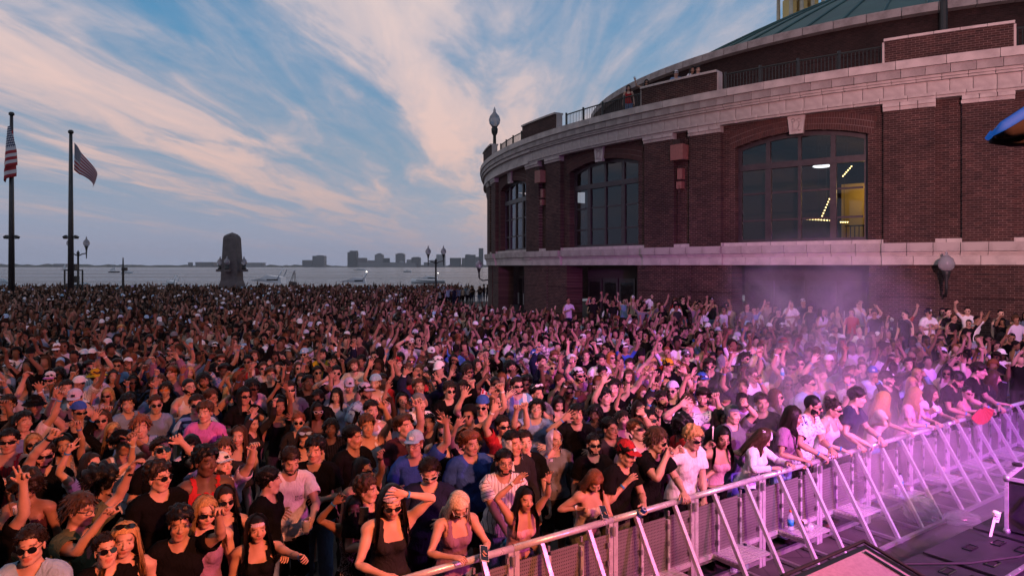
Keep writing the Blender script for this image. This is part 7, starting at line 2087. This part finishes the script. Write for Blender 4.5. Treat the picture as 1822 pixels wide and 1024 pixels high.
# ------------------------------------------------------------------ stage lamps (beside and above the camera, out of frame)
M['lens_glow'] = mat('lens_glow', (1, .6, .6), .3, emit=((1, .5, .6), 2.0))
LLAB = {'warm': 'stage flood lamp throwing warm red light over the front rows', 'magenta': 'stage flood lamp throwing magenta light along the barrier', 'violet': 'stage flood lamp throwing violet light into the pit', 'rose': 'high stage flood lamp throwing rose light at the rotunda', 'pink': 'high stage flood lamp throwing pink light over the crowd'}
for nm, pos, tgt, watt, col, cone, bl in STAGE_LAMPS:
    d = (Vector(tgt) - Vector(pos)).normalized(); q = d.to_track_quat('-Z', 'Y'); e = empty('stage_lamp', pos); e.rotation_euler = q.to_euler()
    MB().lathe([(.0, .34), (.10, .33), (.13, .2), (.15, .06), (.16, .0)], (0, 0, 0), 14).build('housing', M['black_plastic'], e, True)
    MB().tube([(-.2, 0, .15), (-.22, 0, .4), (.22, 0, .4), (.2, 0, .15)], .018, 6).build('yoke', M['dark_iron'], e)
    ld = bpy.data.lights.new('flood', 'SPOT'); ld.energy = watt; ld.color = col; ld.spot_size = math.radians(cone); ld.spot_blend = bl; ld.shadow_soft_size = .18
    lo = bpy.data.objects.new('flood', ld); COL.objects.link(lo); lo.parent = e; lo.location = (0, 0, -.03)
    tag(e, LLAB[nm], 'stage lamp', 'stage lamps beside the photographer')
# unseen roof and black drapes, added to block sky light from the foreground
M['drape'] = mat('drape', (.006, .006, .007), .95)  # black for the added sky block, also used on the corner fixture
e = empty('sky_block_roof', (2, -6, 0))
MB().box((0, 0, 9.2), (26, 17, .35)).build('sky_block_sheet', M['drape'], e)
MB().box((0, -8.3, 4.6), (26, .2, 9.0)).build('sky_block_back', M['drape'], e)
for sx in (-12.6, 12.6): MB().box((sx, -2.0, 4.6), (.2, 12.5, 9.0)).build('sky_block_side', M['drape'], e)
for sx in (-12.2, 12.2):
    for sy in (-8, 8): MB().beam((sx, sy, 0), (sx, sy, 9), .4).build('sky_block_leg', M['alu_dull'], e)
tag(e, 'unseen black roof and drapes added to block sky light', 'stage')
e = empty('stage_deck', (2, -6, 0)); MB().box((0, 0, .95), (24, 15.4, 1.9)).build('deck_riser', M['sub_paint'], e); MB().box((0, 0, 1.91), (24, 15.4, .02)).build('deck_top', M['black_rubber'], e); e.location.y = -8.0
tag(e, 'black stage deck the photographer stands on', 'stage deck')
# dark fixture jutting in at the upper corner
M['blue_rim_glow'] = mat('blue_rim_glow', (.01, .05, .3), .8, spec=.1, emit=((.02, .14, .62), .4))  # emission stands in for blue stage light reflected off the edges
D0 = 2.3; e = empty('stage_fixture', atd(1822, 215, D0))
def fx(x, y, dd=0.): return atd(x, y, D0 + dd) - e.location
MB().tube([fx(1772, 242), fx(1790, 232), fx(1830, 214), fx(1890, 190)], [.012, .030, .050, .06], 10).build('upper_blade', M['drape'], e, True)
MB().tube([fx(1764, 240, -.05), fx(1785, 224, -.05), fx(1830, 196, -.05), fx(1890, 165, -.05)], [.006, .016, .018, .018], 8).build('rim_glow_edge', M['blue_rim_glow'], e, True)
MB().tube([fx(1756, 247, .05), fx(1766, 237, .05)], [.008, .012], 8).build('rim_glow_tip', M['blue_rim_glow'], e, True)
MB().tube([fx(1764, 248, .05), fx(1800, 246, .05), fx(1850, 234, .05), fx(1890, 225, .05)], [.016, .030, .05, .06], 10).build('lower_blade', M['drape'], e, True)
MB().tube([fx(1885, 205), fx(2100, 120), fx(2350, 60)], [.06, .05, .04], 10).build('boom_arm', M['drape'], e, True)
_q = fx(2350, 60); MB().tube([_q, Vector((_q.x, _q.y, 9.0 - e.location.z))], .03, 8).build('drop_pipe', M['drape'], e)
tag(e, 'dark stage fixture with added edge glow for blue rim light, jutting in at the upper corner', 'stage fixture')

# ------------------------------------------------------------------ smoke drifting off the stage
def smoke_mat():
    m = bpy.data.materials.new('smoke'); m.use_nodes = True; t = m.node_tree; t.nodes.clear(); o = nd(t, 'ShaderNodeOutputMaterial'); v = nd(t, 'ShaderNodeVolumePrincipled')
    c = nd(t, 'ShaderNodeTexCoord'); n = nd(t, 'ShaderNodeTexNoise', i_Scale=.62, i_Detail=5, i_Roughness=.62, i_Distortion=1.2); lk(t, c, 'Object', n, 'Vector')
    def puff(cx, cy, cz, rx, ry, rz):
        mp = nd(t, 'ShaderNodeVectorMath', operation='SUBTRACT'); lk(t, c, 'Object', mp, 0); mp.inputs[1].default_value = (cx, cy, cz)
        dv = nd(t, 'ShaderNodeVectorMath', operation='DIVIDE'); lk(t, mp, 0, dv, 0); dv.inputs[1].default_value = (rx, ry, rz)
        ln = nd(t, 'ShaderNodeVectorMath', operation='LENGTH'); lk(t, dv, 0, ln, 0); return mth(t, 'MAXIMUM', mth(t, 'SUBTRACT', 1.0, ln.outputs['Value']), 0.)
    SM = [(5.2, 10.4, 1.0, 2.9, 2.3, 1.6, 1.7), (7.0, 16.0, 2.2, 2.2, 4.2, 2.4, .62), (6.0, 8.8, .4, 2.2, 1.3, 1.1, 1.1)]
    f = None
    for a in SM:
        q = mth(t, 'MULTIPLY', puff(*a[:6]), a[6]); f = q if f is None else mth(t, 'ADD', f, q)
    nn = ramp(t, n.outputs[0], [(.42, (0,) * 3), (.64, (1,) * 3)])
    t.links.new(mth(t, 'MULTIPLY', mth(t, 'MULTIPLY', f, mth(t, 'ADD', nn, .07)), SMOKE_D), v.inputs['Density']); v.inputs['Color'].default_value = (.92, .90, .95, 1); v.inputs['Anisotropy'].default_value = .1
    lk(t, v, 0, o, 'Volume'); return m
SMOKE_D = .55
q = MB().box((6.2, 13.3, 2.3), (10.5, 14.5, 4.4)); o = q.build('smoke', smoke_mat()); tag(o, 'purple-lit smoke drifting over the barrier towards the brick wall', kind='stuff')

# ------------------------------------------------------------------ lake haze: one closed box of thin air
hz = bpy.data.materials.new('haze'); hz.use_nodes = True; t = hz.node_tree; t.nodes.clear(); ho = nd(t, 'ShaderNodeOutputMaterial'); hv = nd(t, 'ShaderNodeVolumePrincipled')
hv.inputs['Density'].default_value = .00008; hv.inputs['Color'].default_value = (.96, .97, 1.0, 1); lk(t, hv, 0, ho, 'Volume')
o = MB().box((-1000, 1245, 41), (14000, 4530, 91)).build('haze', hz); tag(o, 'thin blue evening haze over lake and skyline', kind='stuff')
